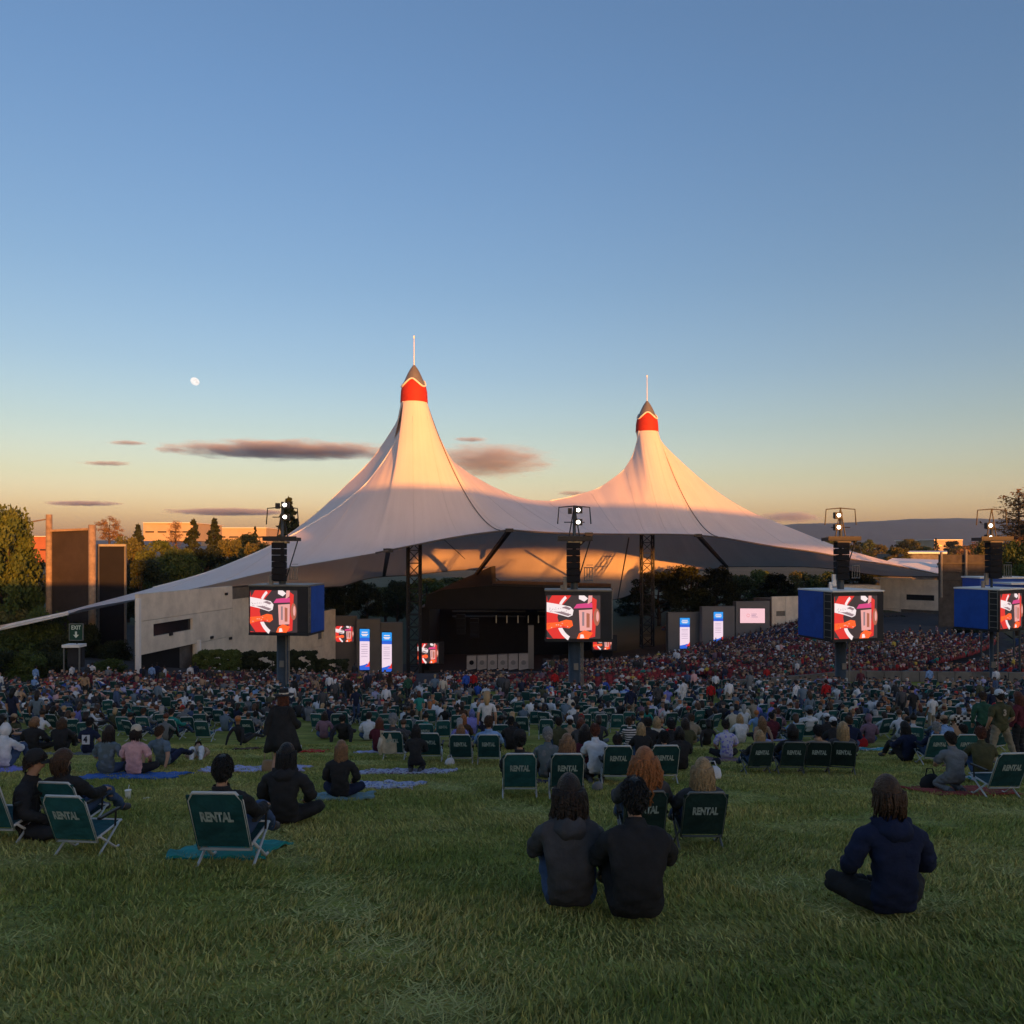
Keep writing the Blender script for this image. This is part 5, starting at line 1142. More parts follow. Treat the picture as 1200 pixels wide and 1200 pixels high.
CH_A, CH_B = build_chair(M_canvas, M_tube), build_chair(M_canvas2, M_tube2)
TXT = text_mesh('RENTAL', .150, M_print, .56, .0075)
def chair(loc, rot, label, kind='a', text=True, scale=1.0, group=None):
    r = thing('lawn_chair', label, 'lawn chair', loc, rot, group); r.scale = (scale, scale, scale)
    for nm, me in (CH_A if kind == 'a' else CH_B): link(nm, me, r)
    if text:
        t = link('lettering', TXT, r); t.location = (0, -.13 - .24 * .60 - .046, .22 + .56 * .60); t.rotation_euler = (math.radians(23.2), 0, 0)
    return r
def merged(parts):
    """one small mesh from several (mesh, colour) for far repeats: numpy vertices, faces (triangles) and a colour per face"""
    V = []; Tt = []; cl = []; k = 0
    for b, c in parts:
        v = np.array(b.v, np.float32); t = []
        for f in b.f:
            for i in range(1, len(f) - 1): t.append((f[0], f[i], f[i + 1]))
        V.append(v); Tt.append(np.array(t) + k); cl.append(np.repeat(np.array([c], np.float32), len(t), 0)); k += len(v)
    return np.vstack(V), np.vstack(Tt), np.vstack(cl)

# ------------------------------------------------------------------ people and chairs near the camera, placed one by one
taken = []                                            # (x, y, radius) already used on the lawn
def at(px, row=None, d=None):
    if d is None: return on_lawn(px, row)
    return Vector(((px - 600) / F * d, d, E - lawn_depth(d)))
SLOPE = math.radians(-9)
def who(px, row, pose, label, rot=0, d=None, **k):
    p = at(px, row, d); taken.append((p.x, p.y, .55))
    return person(p, math.radians(rot), pose, label, **k)
def seat(px, row, label, rot=0, d=None, sitter=None, kind='a', text=True, scale=1.0):
    p = at(px, row, d); taken.append((p.x, p.y, .75)); chair(p, math.radians(rot), label, kind, text, scale)
    if sitter: lb, kw = sitter; person(p, math.radians(rot), 'chair', lb, **kw)
def blanket(px, row, w, l, label, c, rot=0, d=None, pat=None, cat='blanket', name='blanket', lift=0.0):
    p = at(px, row, d); nx, ny = 26, 18; r = random.Random(int(px * 7 + row if row else px)); ph = [r.uniform(0, 6) for _ in range(4)]; rows = []
    for j in range(ny + 1):
        q = []
        for i in range(nx + 1):
            x = (i / nx - .5) * w; y = (j / ny - .5) * l; ca, sa = math.cos(math.radians(rot)), math.sin(math.radians(rot)); x += .05 * math.sin(y * 5 + ph[0]) * w; y += .05 * math.sin(x * 4 + ph[1]) * l
            X, Y = x * ca - y * sa, x * sa + y * ca
            z = gz(p.x + X, p.y + Y) - p.z + .035 + .022 * (math.sin(X * 9 + ph[2]) * math.sin(Y * 8 + ph[3]) + .6 * math.sin(X * 23 + Y * 17 + ph[0])) + lift; q.append((X, Y, z))
        rows.append(q)
    b = MB(); b.grid(rows); edge = rows[0] + [q[-1] for q in rows[1:]] + rows[-1][::-1][1:] + [q[0] for q in rows[::-1][1:-1]]; n = len(edge); b.add(edge + [(x, y, z - .03) for x, y, z in edge], [(i, (i + 1) % n, n + (i + 1) % n, n + i) for i in range(n)])
    o = b.build(name, PAT[pat] if pat else M_cloth, smooth=True); o.location = p; colour(o, C[c] if isinstance(c, str) else c); tag(o, label, cat); return o
def small(name, b, m, px, row, label, cat, d=None, c=None, smooth=True):
    o = b.build(name, m, smooth=smooth); o.location = at(px, row, d); tag(o, label, cat)
    if c: colour(o, C[c])
    return o

# the big chairs with lettering
seat(609, 935, 'green RENTAL chair with black capped occupant, left of the two nearest big chairs', sitter=('person in black top and black cap in the left big RENTAL chair', dict(top='black', hair=('short', 'black'), hat=('cap', 'black'), bottom='denim')))
seat(663.5, 935, 'green RENTAL chair directly right of the man in patterned grey shirt', sitter=('woman with light brown hair leaning low in RENTAL chair beside grey capped man', dict(top='grey', hair=('wavy', 'ombre'), bottom='denim', scale=.96)))
seat(722, 919, 'green RENTAL chair just left of the curly ginger haired woman', sitter=('person in dark jacket slouched in RENTAL chair left of the ginger curls', dict(top='charcoal', hair=('short', 'dark'), scale=.86)))
seat(776, 918, 'green RENTAL chair just right of the curly ginger haired woman', sitter=('person in black jacket slouched in RENTAL chair right of the ginger curls', dict(top='black', hair=('short', 'black'), scale=.92)))
seat(540.5, 896, 'green RENTAL chair left of the chair with pale blue shirted man', sitter=('woman with ombre hair hidden low in RENTAL chair beside pale blue shirt', dict(top='cream', hair=('long', 'ombre'), scale=.9)))
seat(573, 896, 'green RENTAL chair holding the man in pale blue shirt', sitter=('man in pale blue shirt with short brown hair in RENTAL chair', dict(top='sky', hair=('short', 'brown'), scale=1.08)))
seat(505, 893, 'green RENTAL chair partly hidden by the black hooded seated woman')
seat(462, 890, 'green RENTAL chair with a cream cardigan hung over it', sitter=('man with grey beanie in the chair with cream cardigan', dict(top='charcoal', hair=('short', 'grey'), hat=('beanie', 'grey'), scale=1.08)))
seat(1092.5, 896, 'green RENTAL chair right of the navy dressed person, with grey haired sitter', sitter=('grey haired person sunk low in right hand RENTAL chair beside bright blue towel', dict(top='navy', hair=('short', 'grey'), scale=.95)))
seat(1124, 896, 'green RENTAL chair behind the kneeling man in pale grey shirt', sitter=('dark haired person in RENTAL chair behind the kneeling man', dict(top='charcoal', hair=('short', 'dark'), scale=.9)))
seat(1170, 934, 'green RENTAL chair beside the red blanket at the right edge', rot=3)
seat(0, None, 'green RENTAL chair cut by the left picture edge', d=8.5, rot=-4)
seat(86, None, 'empty green chair behind another at lower left, brown haired sitter', d=9.0, scale=.88, rot=-6, text=False, sitter=('person with thick brown wavy hair and black jacket at lower left', dict(top='black', hair=('bob', 'brown'), scale=.94, yaw=-.5)))
seat(98, None, 'empty green chair with white rim, frontmost of the two at lower left', d=7.9, scale=.86, rot=-5)
seat(270, None, 'green chair with white rim on a teal towel at lower left centre', d=7.4, rot=-2, sitter=('black haired person reclining in the chair on the teal towel', dict(top='black', hair=('short', 'black'), scale=.98, yaw=.3)))
seat(752, None, 'dark green chair holding the woman with curly ginger hair', d=8.3, kind='b', scale=.86, sitter=('woman with big curly ginger hair in the dark low chair', dict(top='charcoal', hair=('curly', 'ginger'), scale=1.0)))
seat(819, None, 'dark green chair holding the blond streaked woman', d=8.2, kind='b', scale=.86, sitter=('woman with streaked blond hair in the dark low chair beside white bag', dict(top='charcoal', hair=('wavy', 'blond'), scale=.90, yaw=-.35)))
for px, rot, lb, s in ((887, 4, 'dark green RENTAL chair, first from left in the row of four', ('blond woman in tan top sitting in first of four dark chairs', dict(top='black', hair=('long', 'blond'), scale=.86))),
                       (925.5, -3, 'dark green RENTAL chair, second in the row of four', ('person with black hair and black hooded top in second dark chair', dict(top='black', hair=('bob', 'black'), scale=.98))),
                       (956, -8, 'dark green RENTAL chair, third in the row of four', ('black haired man in tan shirt in third dark chair', dict(top='tan', hair=('short', 'black'), scale=.96))),
                       (986, -14, 'dark green RENTAL chair, rightmost in the row of four', ('woman with long pale blond hair in rightmost of four dark chairs', dict(top='charcoal', hair=('long', 'blond'), scale=1.02)))):
    seat(px, 907, lb, rot=rot, kind='b', scale=.94, sitter=s)
seat(945, 868, 'green RENTAL chair behind the four dark chairs, with white shirted man', sitter=('man in white shirt and pale beanie in RENTAL chair behind the dark row', dict(top='white', hair=('short', 'dark'), hat=('beanie', 'steel'), scale=1.15, sx=1.1)))
seat(240, 869, 'green RENTAL chair alone on the grass right of the grey shirted man', sitter=None)
seat(205, 866, 'green chair with teal sleeved sitter behind the grey shirted man', text=False, rot=-12, sitter=('person in bright teal top sitting in green chair left centre', dict(top='teal', hair=('short', 'dark'), scale=1.05)))
seat(222, 862, 'green chair just behind the lone RENTAL chair at left', rot=6)
seat(148, 862, 'green RENTAL chair behind the pink shirted woman, left of a pair', sitter=('dark haired person in left chair of the pair behind pink shirt', dict(top='charcoal', hair=('short', 'dark'), scale=.98)))
seat(171, 862, 'green RENTAL chair behind the pink shirted woman, right of a pair', sitter=('person in grey top in right chair of the pair behind pink shirt', dict(top='grey', hair=('short', 'brown'), scale=1.0)))
for px, row, lb in ((84, 846, 'green chair behind the navy jersey person'), (116, 846, 'green RENTAL chair above the navy jersey person, third row'), (374, 857, 'green RENTAL chair right of the hat woman, left of a pair'), (396, 857, 'green RENTAL chair right of the hat woman, right of a pair'), (476, 866, 'green chair left of a trio in the middle of the lawn'), (496, 868, 'green RENTAL chair middle of a trio near the middle of the lawn'), (519, 868, 'green RENTAL chair right of a trio in the middle of the lawn'),
                   (640, 866, 'green RENTAL chair alone below the middle column'), (684, 858, 'green RENTAL chair left of a trio below the middle column'), (703, 858, 'green RENTAL chair middle of a trio below the middle column'), (723, 858, 'green RENTAL chair right of a trio below the middle column'), (612, 862, 'green chair left of the lone RENTAL chair below the middle column'), (826, 866, 'dark green chair seen from the side right of centre'), (1072, 862, 'green chair draped with white towel at right'), (713, 826, 'green chair far row left of a trio under the red seats'), (721, 826, 'green chair far row middle of a trio under the red seats'), (731, 826, 'green chair far row right of a trio under the red seats')):
    seat(px, row, lb, rot=random.uniform(-8, 8), kind='b' if px == 826 else 'a')

# people on the grass
who(34, None, 'cross', 'person in black coat and black cap with pale sunglasses, facing right at lower left', rot=-75, d=8.7, top='black', bottom='black', hair=('short', 'dark'), hat=('cap', 'black'), scale=.98)
who(104, 884, 'cross', 'person in navy jersey with white number panel sitting on grass', top='navy', hair=('short', 'black'), sleeve=.3)
who(39, 881, 'cross', 'person in black with blond brown hair, left of the black clad pair', top='black', bottom='black', hair=('bob', 'ombre'), sx=1.2)
who(71, 882, 'hug', 'person in black with wavy brown hair, right of the black clad pair', top='black', bottom='black', hair=('wavy', 'brown'), rot=10)
who(20, 868, 'lean', 'person in olive top with cap behind the black clad pair', top='olive', hair=('short', 'brown'), hat=('cap', 'tan'))
who(3, 901, 'hug', 'person in white hooded top at the left picture edge', top='white', hat=('hood', 'white'), hair=('short', 'dark'), sx=1.1)
who(126, 908, 'cross', 'woman in grey patterned shirt with long dark hair on blue mat', top='steel', pat='camo', hair=('long', 'dark'), sleeve=.4, v=1)
who(158, 909, 'cross', 'woman in pale pink shirt and cream cap on blue mat', top='pink', hair=('bob', 'dark'), hat=('cap', 'cream'), sleeve=.4, bottom='black')
who(192, 898, 'lean', 'man in grey blue shirt with short brown hair beside the blue mat', top='steel', hair=('short', 'brown'), sleeve=.35, bottom='navy', rot=-8)
who(231, 889, 'recline', 'person lying with white trousered knees raised beside the grey shirted man', rot=200, top='tan', bottom='white', hair=('short', 'dark'), scale=.9)
who(299, 863, 'cross', 'boy in grey shirt sitting alone on grass near the pale blanket', top='grey', hair=('short', 'black'), sleeve=.35, scale=.95)
hatw = who(331, 907, 'walk', 'standing woman in short black coat and wide black hat with pale band', rot=-12, top='black', bottom='black', hair=('long', 'auburn'), hat=('wide', 'black'), legs=.5, shoe='tan', scale=.99)
b = MB(); rows = []                                    # her open coat, falling in folds to the knee
for z, rx, ry, yo in ((1.46, .09, .08, 0), (1.41, .19, .12, -.01), (1.25, .22, .15, -.02), (1.08, .25, .17, -.02), (.90, .31, .21, -.01), (.70, .36, .25, .0), (.50, .40, .28, .01), (.51, .38, .26, .01)):
    q = max(0, 1.2 - z); rows.append([(rx * math.cos(a) * (1 + .09 * q * math.sin(7 * a + z * 2) + .05 * q * math.sin(13 * a)), yo + ry * math.sin(a) * (1 + .09 * q * math.sin(8 * a + 1)), z + .05 * q * math.sin(3 * a)) for a in np.linspace(math.pi * .62, math.pi * 2.38, 57)])
b.grid(rows); o = b.build('coat', M_cloth, hatw, True); colour(o, C['black'])
for s in (-1, 1):                                      # wide sleeves
    b = MB(); J, _ = POSES['walk']; k = 'r' if s > 0 else 'l'; A_, B_, C_ = (Vector(J[n_ + k][0]) for n_ in ('sh', 'el', 'wr')); b.tube([A_, (A_ + B_) / 2, B_, C_], [.085, .085, .085, .105], 14, cap=False); colour(b.build('sleeve', M_cloth, hatw, True), C['black'])
b = MB(); b.tube([(-.10, .13, 1.45), (-.09, .155, 1.2), (-.08, .17, .95)], [.05, .055, .04], 8); b.tube([(.10, .13, 1.45), (.10, .155, 1.2), (.09, .17, .9)], [.05, .055, .04], 8); colour(b.build('scarf', PAT['camo'], hatw, True), C['grey'])
b = MB(); b.lathe([(.02, 0), (.15, .01), (.16, .12), (.13, .24), (.11, .26)], 14); b.v = [(x, y * .45, z) for x, y, z in b.v]; b.tube([(-.10, 0, .24), (-.07, 0, .46), (.07, 0, .46), (.10, 0, .24)], .012, 5)
small('handbag', b, M_felt, 315, 905, 'beige handbag at the feet of the woman in the wide black hat', 'handbag', c='tan')
who(334, None, 'cross', 'person in black with long black hair seated just before the hat woman', d=9.6, top='black', bottom='black', hair=('long', 'black'), sx=1.1, v=2)
who(399, 936, 'cross', 'woman with long ombre hair in dark jacket sitting on pale teal blanket', top='black', bottom='navy', hair=('long', 'ombre'), scale=.9, v=2)
who(487, 905, 'kneel', 'woman in long black hooded coat with black hair on the floral blanket', top='black', bottom='black', hair=('long', 'black'), hat=('hood', 'black'), scale=.86, v=2)
who(432, 868, 'cross', 'man in white shirt with short dark hair sitting in mid lawn', top='white', hair=('short', 'dark'), sx=1.1)
who(403, 868, 'lean', 'person in black coat leaning back, left of the white shirted man', top='black', bottom='black', hair=('short', 'black'), sx=1.2)
who(380, 866, 'cross', 'woman with long dark brown hair left of the black coated person', top='mauve', hair=('long', 'dark'))
who(444, 882, 'hug', 'woman with very long auburn hair left of the cream cardigan chair', top='maroon', hair=('long', 'auburn'), v=2)
who(483, 864, 'cross', 'man in beige grey tee behind the trio of chairs', top='grey', hair=('short', 'dark'), sleeve=.35)
who(543, 872, 'cross', 'woman with long ginger brown hair in front of the pair of RENTAL chairs', top='brown', hair=('long', 'ginger'))
who(553, 862, 'hug', 'person in lavender top with bluish hair near the middle of the lawn', top='lavender', hair=('bob', 'blue'))
who(572, 858, 'cross', 'broad person in black seen from behind near the middle', top='black', bottom='black', hair=('short', 'black'), sx=1.25)
who(599, 880, 'hug', 'person in black with dark cropped hair left of the big RENTAL chairs', top='black', hair=('short', 'black'))
who(642, 914, 'hug', 'man in patterned grey shirt and grey cap between the two big RENTAL chairs', top='grey', pat='camo', hat=('cap', 'grey'), hair=('short', 'grey'), scale=.98)
who(686, 914, 'cross', 'woman with long straight dark brown hair right of the big RENTAL chairs', top='maroon', hair=('long', 'dark'), scale=1.05, v=2)
who(698, 917, 'kneel', 'man in white tee with auburn hair right of the big RENTAL chairs', top='white', hair=('short', 'auburn'), sleeve=.35, scale=.93, bottom='black')
who(655, 882, 'hug', 'person in olive jacket with dark hair behind the grey capped man', top='olive', hair=('short', 'dark'))
who(668, 880, 'cross', 'person in white cap and tan top behind the light brown haired woman', top='tan', hat=('cap', 'white'), hair=('short', 'dark'))
who(681, 884, 'hug', 'person with auburn bob in dark top behind the long haired woman', top='charcoal', hair=('bob', 'auburn'))
who(738, 885, 'kneel', 'woman in black and white striped top with brown hair', top='black', pat='stripe', hair=('bun', 'brown'), scale=.88)
who(752, 893, 'hug', 'woman with blond and black hair between the RENTAL chairs with the ginger curls', top='black', hair=('long', 'blond'), scale=.95)
who(770, 880, 'cross', 'woman with long blond hair behind the black jacketed pair', top='cream', hair=('long', 'blond'))
who(760, 884, 'cross', 'man in black jacket with short dark hair right of the striped top', top='black', hair=('short', 'dark'), sx=1.15)
who(787, 890, 'cross', 'person in black jacket with short black hair right of blond woman', top='black', hair=('short', 'black'), sx=1.15)
who(797, 904, 'hug', 'person in long black coat right of the ginger curls, sitting on grass', top='black', bottom='black', hair=('bob', 'black'), scale=.95)
who(804, 884, 'hug', 'woman with very long dark hair over olive jacket right of centre', top='olive', hair=('long', 'dark'), v=2)
who(811, 872, 'cross', 'person in khaki top at the edge of the open grass right of centre', top='khaki', hair=('short', 'brown'))
who(851, 890, 'cross', 'person in violet tie dye tee with dark hair on the grass', top='lavender', pat='floral', hair=('short', 'dark'), sleeve=.4, bottom='black')
who(868, 872, 'hug', 'blond woman in sheer white top behind the violet tee', top='white', hair=('long', 'blond'))
who(891, 872, 'lean', 'woman in tan top with brown blond hair leaning back behind the dark chairs', top='tan', hair=('wavy', 'ombre'), sleeve=.2, bottom='black')
who(905, 868, 'hug', 'man in dark maroon top behind the dark chairs', top='maroon', hair=('short', 'black'))
who(912, 860, 'cross', 'person in dusty mauve tee with red brown hair beside white shirted man', top='mauve', hair=('short', 'auburn'))
who(970, 872, 'hug', 'person in white cap and black top right of the white shirted man', top='black', hat=('cap', 'white'), hair=('short', 'dark'))
who(978, 884, 'hug', 'person in black top wearing white cap behind rightmost of four dark chairs', top='black', hat=('cap', 'white'), hair=('short', 'black'))
who(996, 879, 'cross', 'man in navy shirt with short light brown hair by the pink bag', top='navy', hair=('short', 'brown'), sx=1.15)
who(1019, 872, 'cross', 'person in mauve grey hooded top right of the pink bag', top='mauve', hat=('hood', 'mauve'), hair=('short', 'dark'))
who(1064, 894, 'hug', 'person in navy with long black hair left of right hand RENTAL chairs', top='navy', bottom='black', hair=('long', 'black'), rot=20)
who(1108, 878, 'hug', 'person wrapped in bright blue with straw coloured hat between right hand chairs', top='sky', hair=('short', 'brown'), hat=('cap', 'tan'))
who(1118, 929, 'kneel', 'kneeling man in pale grey tee with short dark hair on the red blanket', top='grey', bottom='grey', hair=('short', 'dark'), sleeve=.4, scale=.86, sx=1.05)
who(1151, 912, 'hug', 'man with auburn hair in olive shirt right of the kneeling man', top='olive', hair=('short', 'auburn'), sleeve=.35, rot=-15)
who(1172, 896, 'stride', 'standing man in brown tee, khaki trousers and white cap, legs apart', top='olive', bottom='khaki', hat=('cap', 'white'), hair=('short', 'dark'), sleeve=.4, scale=1.0, shoe='grey')
who(1152, 884, 'stand', 'standing person in dark green jacket left of the man with khaki trousers', top='green', bottom='black', hair=('short', 'brown'), scale=.98, rot=-20)
who(1194, 890, 'stand', 'standing person with red brown hair in dark plum top at the right edge', top='maroon', bottom='black', hair=('long', 'auburn'), scale=.98, rot=25)
who(668, None, 'hug', 'person with dark brown hair nearest the camera below the big RENTAL chairs', d=5.7, top='charcoal', bottom='denim', hair=('wavy', 'dark'))
who(746, None, 'hug', 'person with black hair nearest the camera in front of the ginger curls', d=5.4, top='black', bottom='black', hair=('short', 'black'))
who(1045, None, 'cross', 'person with straight brown hair nearest the camera at lower right', d=5.6, top='navy', bottom='black', hair=('bob', 'brown'))
# standing figures further off
for px, row, t_, bt, hr, lb, sc in ((409, 826, 'black', 'black', ('short', 'black'), 'tall standing figure in black below the first banner', 1.05), (546, 816, 'blue', 'navy', ('short', 'dark'), 'standing person in bright blue top in the far centre', 1.0), (555, 814, 'red', 'black', ('short', 'dark'), 'standing person in red beside the bright blue top in the far centre', .95), (739, 846, 'navy', 'khaki', ('short', 'dark'), 'standing man in blue shirt under the red seats', 1.0),
                                   (771, 838, 'charcoal', 'black', ('short', 'dark'), 'standing person in charcoal right of the blue shirted man', 1.0), (801, 828, 'white', 'white', ('short', 'brown'), 'standing person all in white right of centre', .95), (833, 830, 'red', 'black', ('short', 'dark'), 'person in red top standing right of centre', .9), (933, 834, 'white', 'navy', ('short', 'dark'), 'standing person in white top and navy trousers left of third column', 1.0), (968, 830, 'red', 'maroon', ('short', 'dark'), 'standing person in dark red dress near third column foot', .95), (1089, 808, 'sky', 'denim', ('short', 'dark'), 'standing person in pale blue at the retaining wall', 1.0),
                                   (100, 818, 'tan', 'black', ('long', 'brown'), 'standing woman in tan coat below the EXIT sign', 1.0), (106, 815, 'maroon', 'black', ('short', 'dark'), 'standing man in dark red beside the tan coat', 1.0), (650, 812, 'red', 'black', ('short', 'dark'), 'standing person in scarlet left of the middle column', .95), (430, 812, 'pink', 'charcoal', ('short', 'dark'), 'standing person in pale pink below second banner', .95), (457, 816, 'brown', 'black', ('long', 'dark'), 'standing woman in brown right of the pale pink person', .95), (478, 822, 'green', 'black', ('short', 'dark'), 'standing person in dark green before the lattice mast', 1.0), (345, 826, 'black', 'black', ('short', 'black'), 'standing person in black right behind the hat woman', 1.0)):
    who(px, row, 'stand', lb, top=t_, bottom=bt, hair=hr, scale=sc, rot=random.uniform(-40, 40))
for i, (px, row, t_, lb) in enumerate(((42, 798, 'sky', 'standing person in pale blue beside the bank shrubs, leftmost'), (84, 797, 'white', 'standing person in white below the EXIT sign booth'), (108, 798, 'white', 'standing person in white and black right of the booth'), (168, 796, 'black', 'standing person in dark top at left side of the dark doorway'), (178, 796, 'sky', 'standing man in blue shirt before the dark doorway'), (184, 796, 'navy', 'standing person in navy right next to blue shirted man at doorway'), (193, 796, 'white', 'standing person in white tee before the dark doorway'), (223, 797, 'white', 'standing person in long white top right of the doorway'), (229, 797, 'navy', 'standing person in navy at the right post of the doorway'), (246, 798, 'black', 'standing person in black in front of the leftmost hedge'))):
    d = 68 + i % 3; p = Vector(((px - 600) / F * d, d, gz((px - 600) / F * d, d))); person(p, random.uniform(-3, 3), 'stand', lb, top=t_, bottom='black' if i % 2 else 'denim', hair=('short', 'dark'))

# blankets, bags and cups
blanket(158, 910, 1.9, 1.2, 'bright blue mat under the pink and grey shirted women', (.04, .13, .40), rot=3); blanket(78, 884, 1.7, .8, 'pale grey blanket under the black clad pair', 'grey'); blanket(5, 902, 1.1, 1.2, 'violet blue blanket at the left edge', 'lavender')
blanket(298, 902, 2.2, 1.3, 'pale blue white blanket left of the woman in the black hat', 'lilac', rot=4); blanket(364, 881, .9, .8, 'red blanket right of the woman in the black hat', 'red'); blanket(292, 878, .7, .7, 'dark brown coat lying on the grass left of the hat woman', 'brown', cat='coat', name='coat')
blanket(273, 855, 1.2, 1.6, 'pale blanket behind the lone RENTAL chair at left', 'lilac', rot=10); blanket(398, 934, 1.1, .9, 'pale teal blanket under the ombre haired woman', (.16, .27, .30)); blanket(451, 921, 1.25, 1.0, 'blue and white patterned blanket right of the ombre haired woman', (.10, .14, .34), pat='floral', rot=-4)
blanket(476, 905, 2.0, .9, 'floral violet and white blanket under the black hooded woman', (.16, .11, .22), pat='floral', rot=3); blanket(270, None, 1.0, .9, 'bright teal towel under the lower left chair', (.02, .26, .24), d=8.0, cat='towel', name='towel'); blanket(450, 882, 1.5, .7, 'light blanket under the auburn haired woman', 'lilac')
blanket(1022, 879, 1.1, 1.0, 'teal and white striped towel right of the navy shirted man', (.04, .30, .36), pat='stripe', cat='towel', name='towel'); blanket(1126, 928, 1.5, 1.1, 'dull red blanket under the kneeling man', (.26, .05, .04)); blanket(1147, 917, .35, .5, 'small teal patterned cloth beside the right RENTAL chair', 'teal', pat='floral', cat='cloth', name='cloth', lift=.05)
blanket(965, 884, 1.6, .7, 'pale blanket behind the four dark chairs', 'cream'); blanket(848, 891, 1.1, .8, 'dark purple blanket under the violet tee', 'mauve'); blanket(640, 917, .9, .6, 'dark blanket under the grey capped man', 'navy'); blanket(912, 868, 1.1, .6, 'pale mat beside the white shirted man', 'lilac')
p = at(1129, 868); rows = [[(x, .02 * math.sin(9 * x + 3 * z) - .28 * (z - .2), z) for x in np.linspace(-.55, .55, 18)] for z in np.linspace(.12, .95, 12)]
b = MB(); b.grid(rows); b.grid([[(x, y + .02, z) for x, y, z in r][::-1] for r in rows]); o = b.build('blanket', PAT['check'], smooth=True); o.location = p; colour(o, C['black']); tag(o, 'black and white checked blanket draped over a chair at right', 'blanket'); seat(1129, 868, 'green chair under the black and white checked blanket', text=False); taken.append((p.x, p.y, .9))
rows = [[(x, -.17 - .26 * (z - .3) - .07 + .012 * math.sin(30 * x), z + .02 * math.sin(14 * x)) for x in np.linspace(-.30, .10, 10)] for z in np.linspace(.22, .82, 10)]
b = MB(); b.grid(rows); b.grid([[(x, y + .03, z) for x, y, z in r][::-1] for r in rows]); b.tube([(-.28, -.28, .62), (-.34, -.30, .40), (-.30, -.30, .2)], [.06, .05, .04], 8); o = small('cardigan', b, M_cloth, 462, 890, 'cream cardigan hanging over the back of a RENTAL chair', 'cardigan', c='cream')
b = MB(); b.lathe([(.034, 0), (.036, .005), (.046, .125), (.050, .13), (.050, .14), (.012, .15)], 16); b.tube([(0, 0, .14), (.02, 0, .22)], .005, 5); small('paper_cup', b, M_white, 150, 936, 'white paper cup on the grass at lower left', 'cup')
b = MB(); b.lathe([(.05, 0), (.055, .012), (.02, .02)], 14); small('cup_lid', b, M_white, 172, 936, 'small white lid lying right of the paper cup', 'lid')
def bag(px, row, label, c, s=1.0, d=None):
    b = MB(); b.lathe([(.05, 0), (.17, .015), (.20, .10), (.17, .22), (.10, .28), (.03, .30)], 16); b.v = [(x * s, y * .62 * s, z * s * (1 + .1 * math.sin(8 * x))) for x, y, z in b.v]; b.tube([(-.09 * s, 0, .26 * s), (-.05 * s, .02, .40 * s), (.05 * s, .02, .40 * s), (.09 * s, 0, .26 * s)], .014 * s, 6); small('bag', b, M_felt, px, row, label, 'bag', d=d, c=c)
bag(72, 908, 'black bag on the grass behind the lower left chairs', 'black'); bag(835, 914, 'white bag beside the streaked blond woman', 'white', .9); bag(1010, 876, 'hot pink bag right of the navy shirted man', 'red', 1.0); bag(839, 897, 'small black bag left of the violet tee', 'black', .6); bag(527, 897, 'white plastic bag beside the left RENTAL chair of the pair', 'white', .6); bag(350, 878, 'small white bag beside the red blanket', 'white', .5); bag(1090, 925, 'black bag left of the kneeling man', 'black', .9); bag(487, 898, 'small dark bag on the floral blanket', 'charcoal', .5)
bag(700, 926, 'small pale bag behind the white tee man', 'grey', .5)

# number panel on the navy jersey
jp = [o for o in COL.objects if o.get('label', '').startswith('person in navy jersey')][0]
b = MB(); b.grid([[(x, -.150 - .010 * math.cos(x * 14) + .03 * (z - .45), z) for x in np.linspace(-.11, .11, 6)] for z in np.linspace(.32, .58, 5)]); b.build('number_panel', mat('jersey_white', (.55, .56, .62), .9), jp)
t = link('lettering', text_mesh('4', .22, mat('jersey_navy', (.01, .012, .03), .9), .9, .012), jp); t.location = (0, -.172, .45)
mp = [o for o in COL.objects if o.get('label', '').startswith('standing man in brown tee')][0]
t = link('lettering', text_mesh('3', .20, mat('tee_print', (.35, .30, .25), .9), .8, .010), mp); t.location = (0, -.185, 1.27)

# hoods lying on the backs of those nearest, hems and pockets
for lb, cc in (('person with dark brown hair nearest', 'charcoal'), ('person with straight brown hair nearest', 'navy'), ('person in black with long black hair seated', 'black')):
    o = [q for q in COL.objects if q.get('label', '').startswith(lb)][0]; pose = 'hug' if lb.startswith('person with dark') else 'cross'; J, _ = POSES[pose]; nb = Vector(J['nb'][0]); rows = []
    for t in np.linspace(0, 1, 9):
        rows.append([((.095 + .055 * math.sin(math.pi * t)) * math.cos(a), (.085 + .06 * math.sin(math.pi * t)) * math.sin(a) * 1.05 - .01, .05 - .17 * t * (1 if math.sin(a) < 0 else .35) + .012 * math.sin(a * 6 + t * 5)) for a in np.linspace(math.pi * .8, math.pi * 2.2, 31)])
    b = MB(); b.grid(rows); h_ = b.build('hood', M_cloth, o, True); h_.location = nb; colour(h_, C[cc])

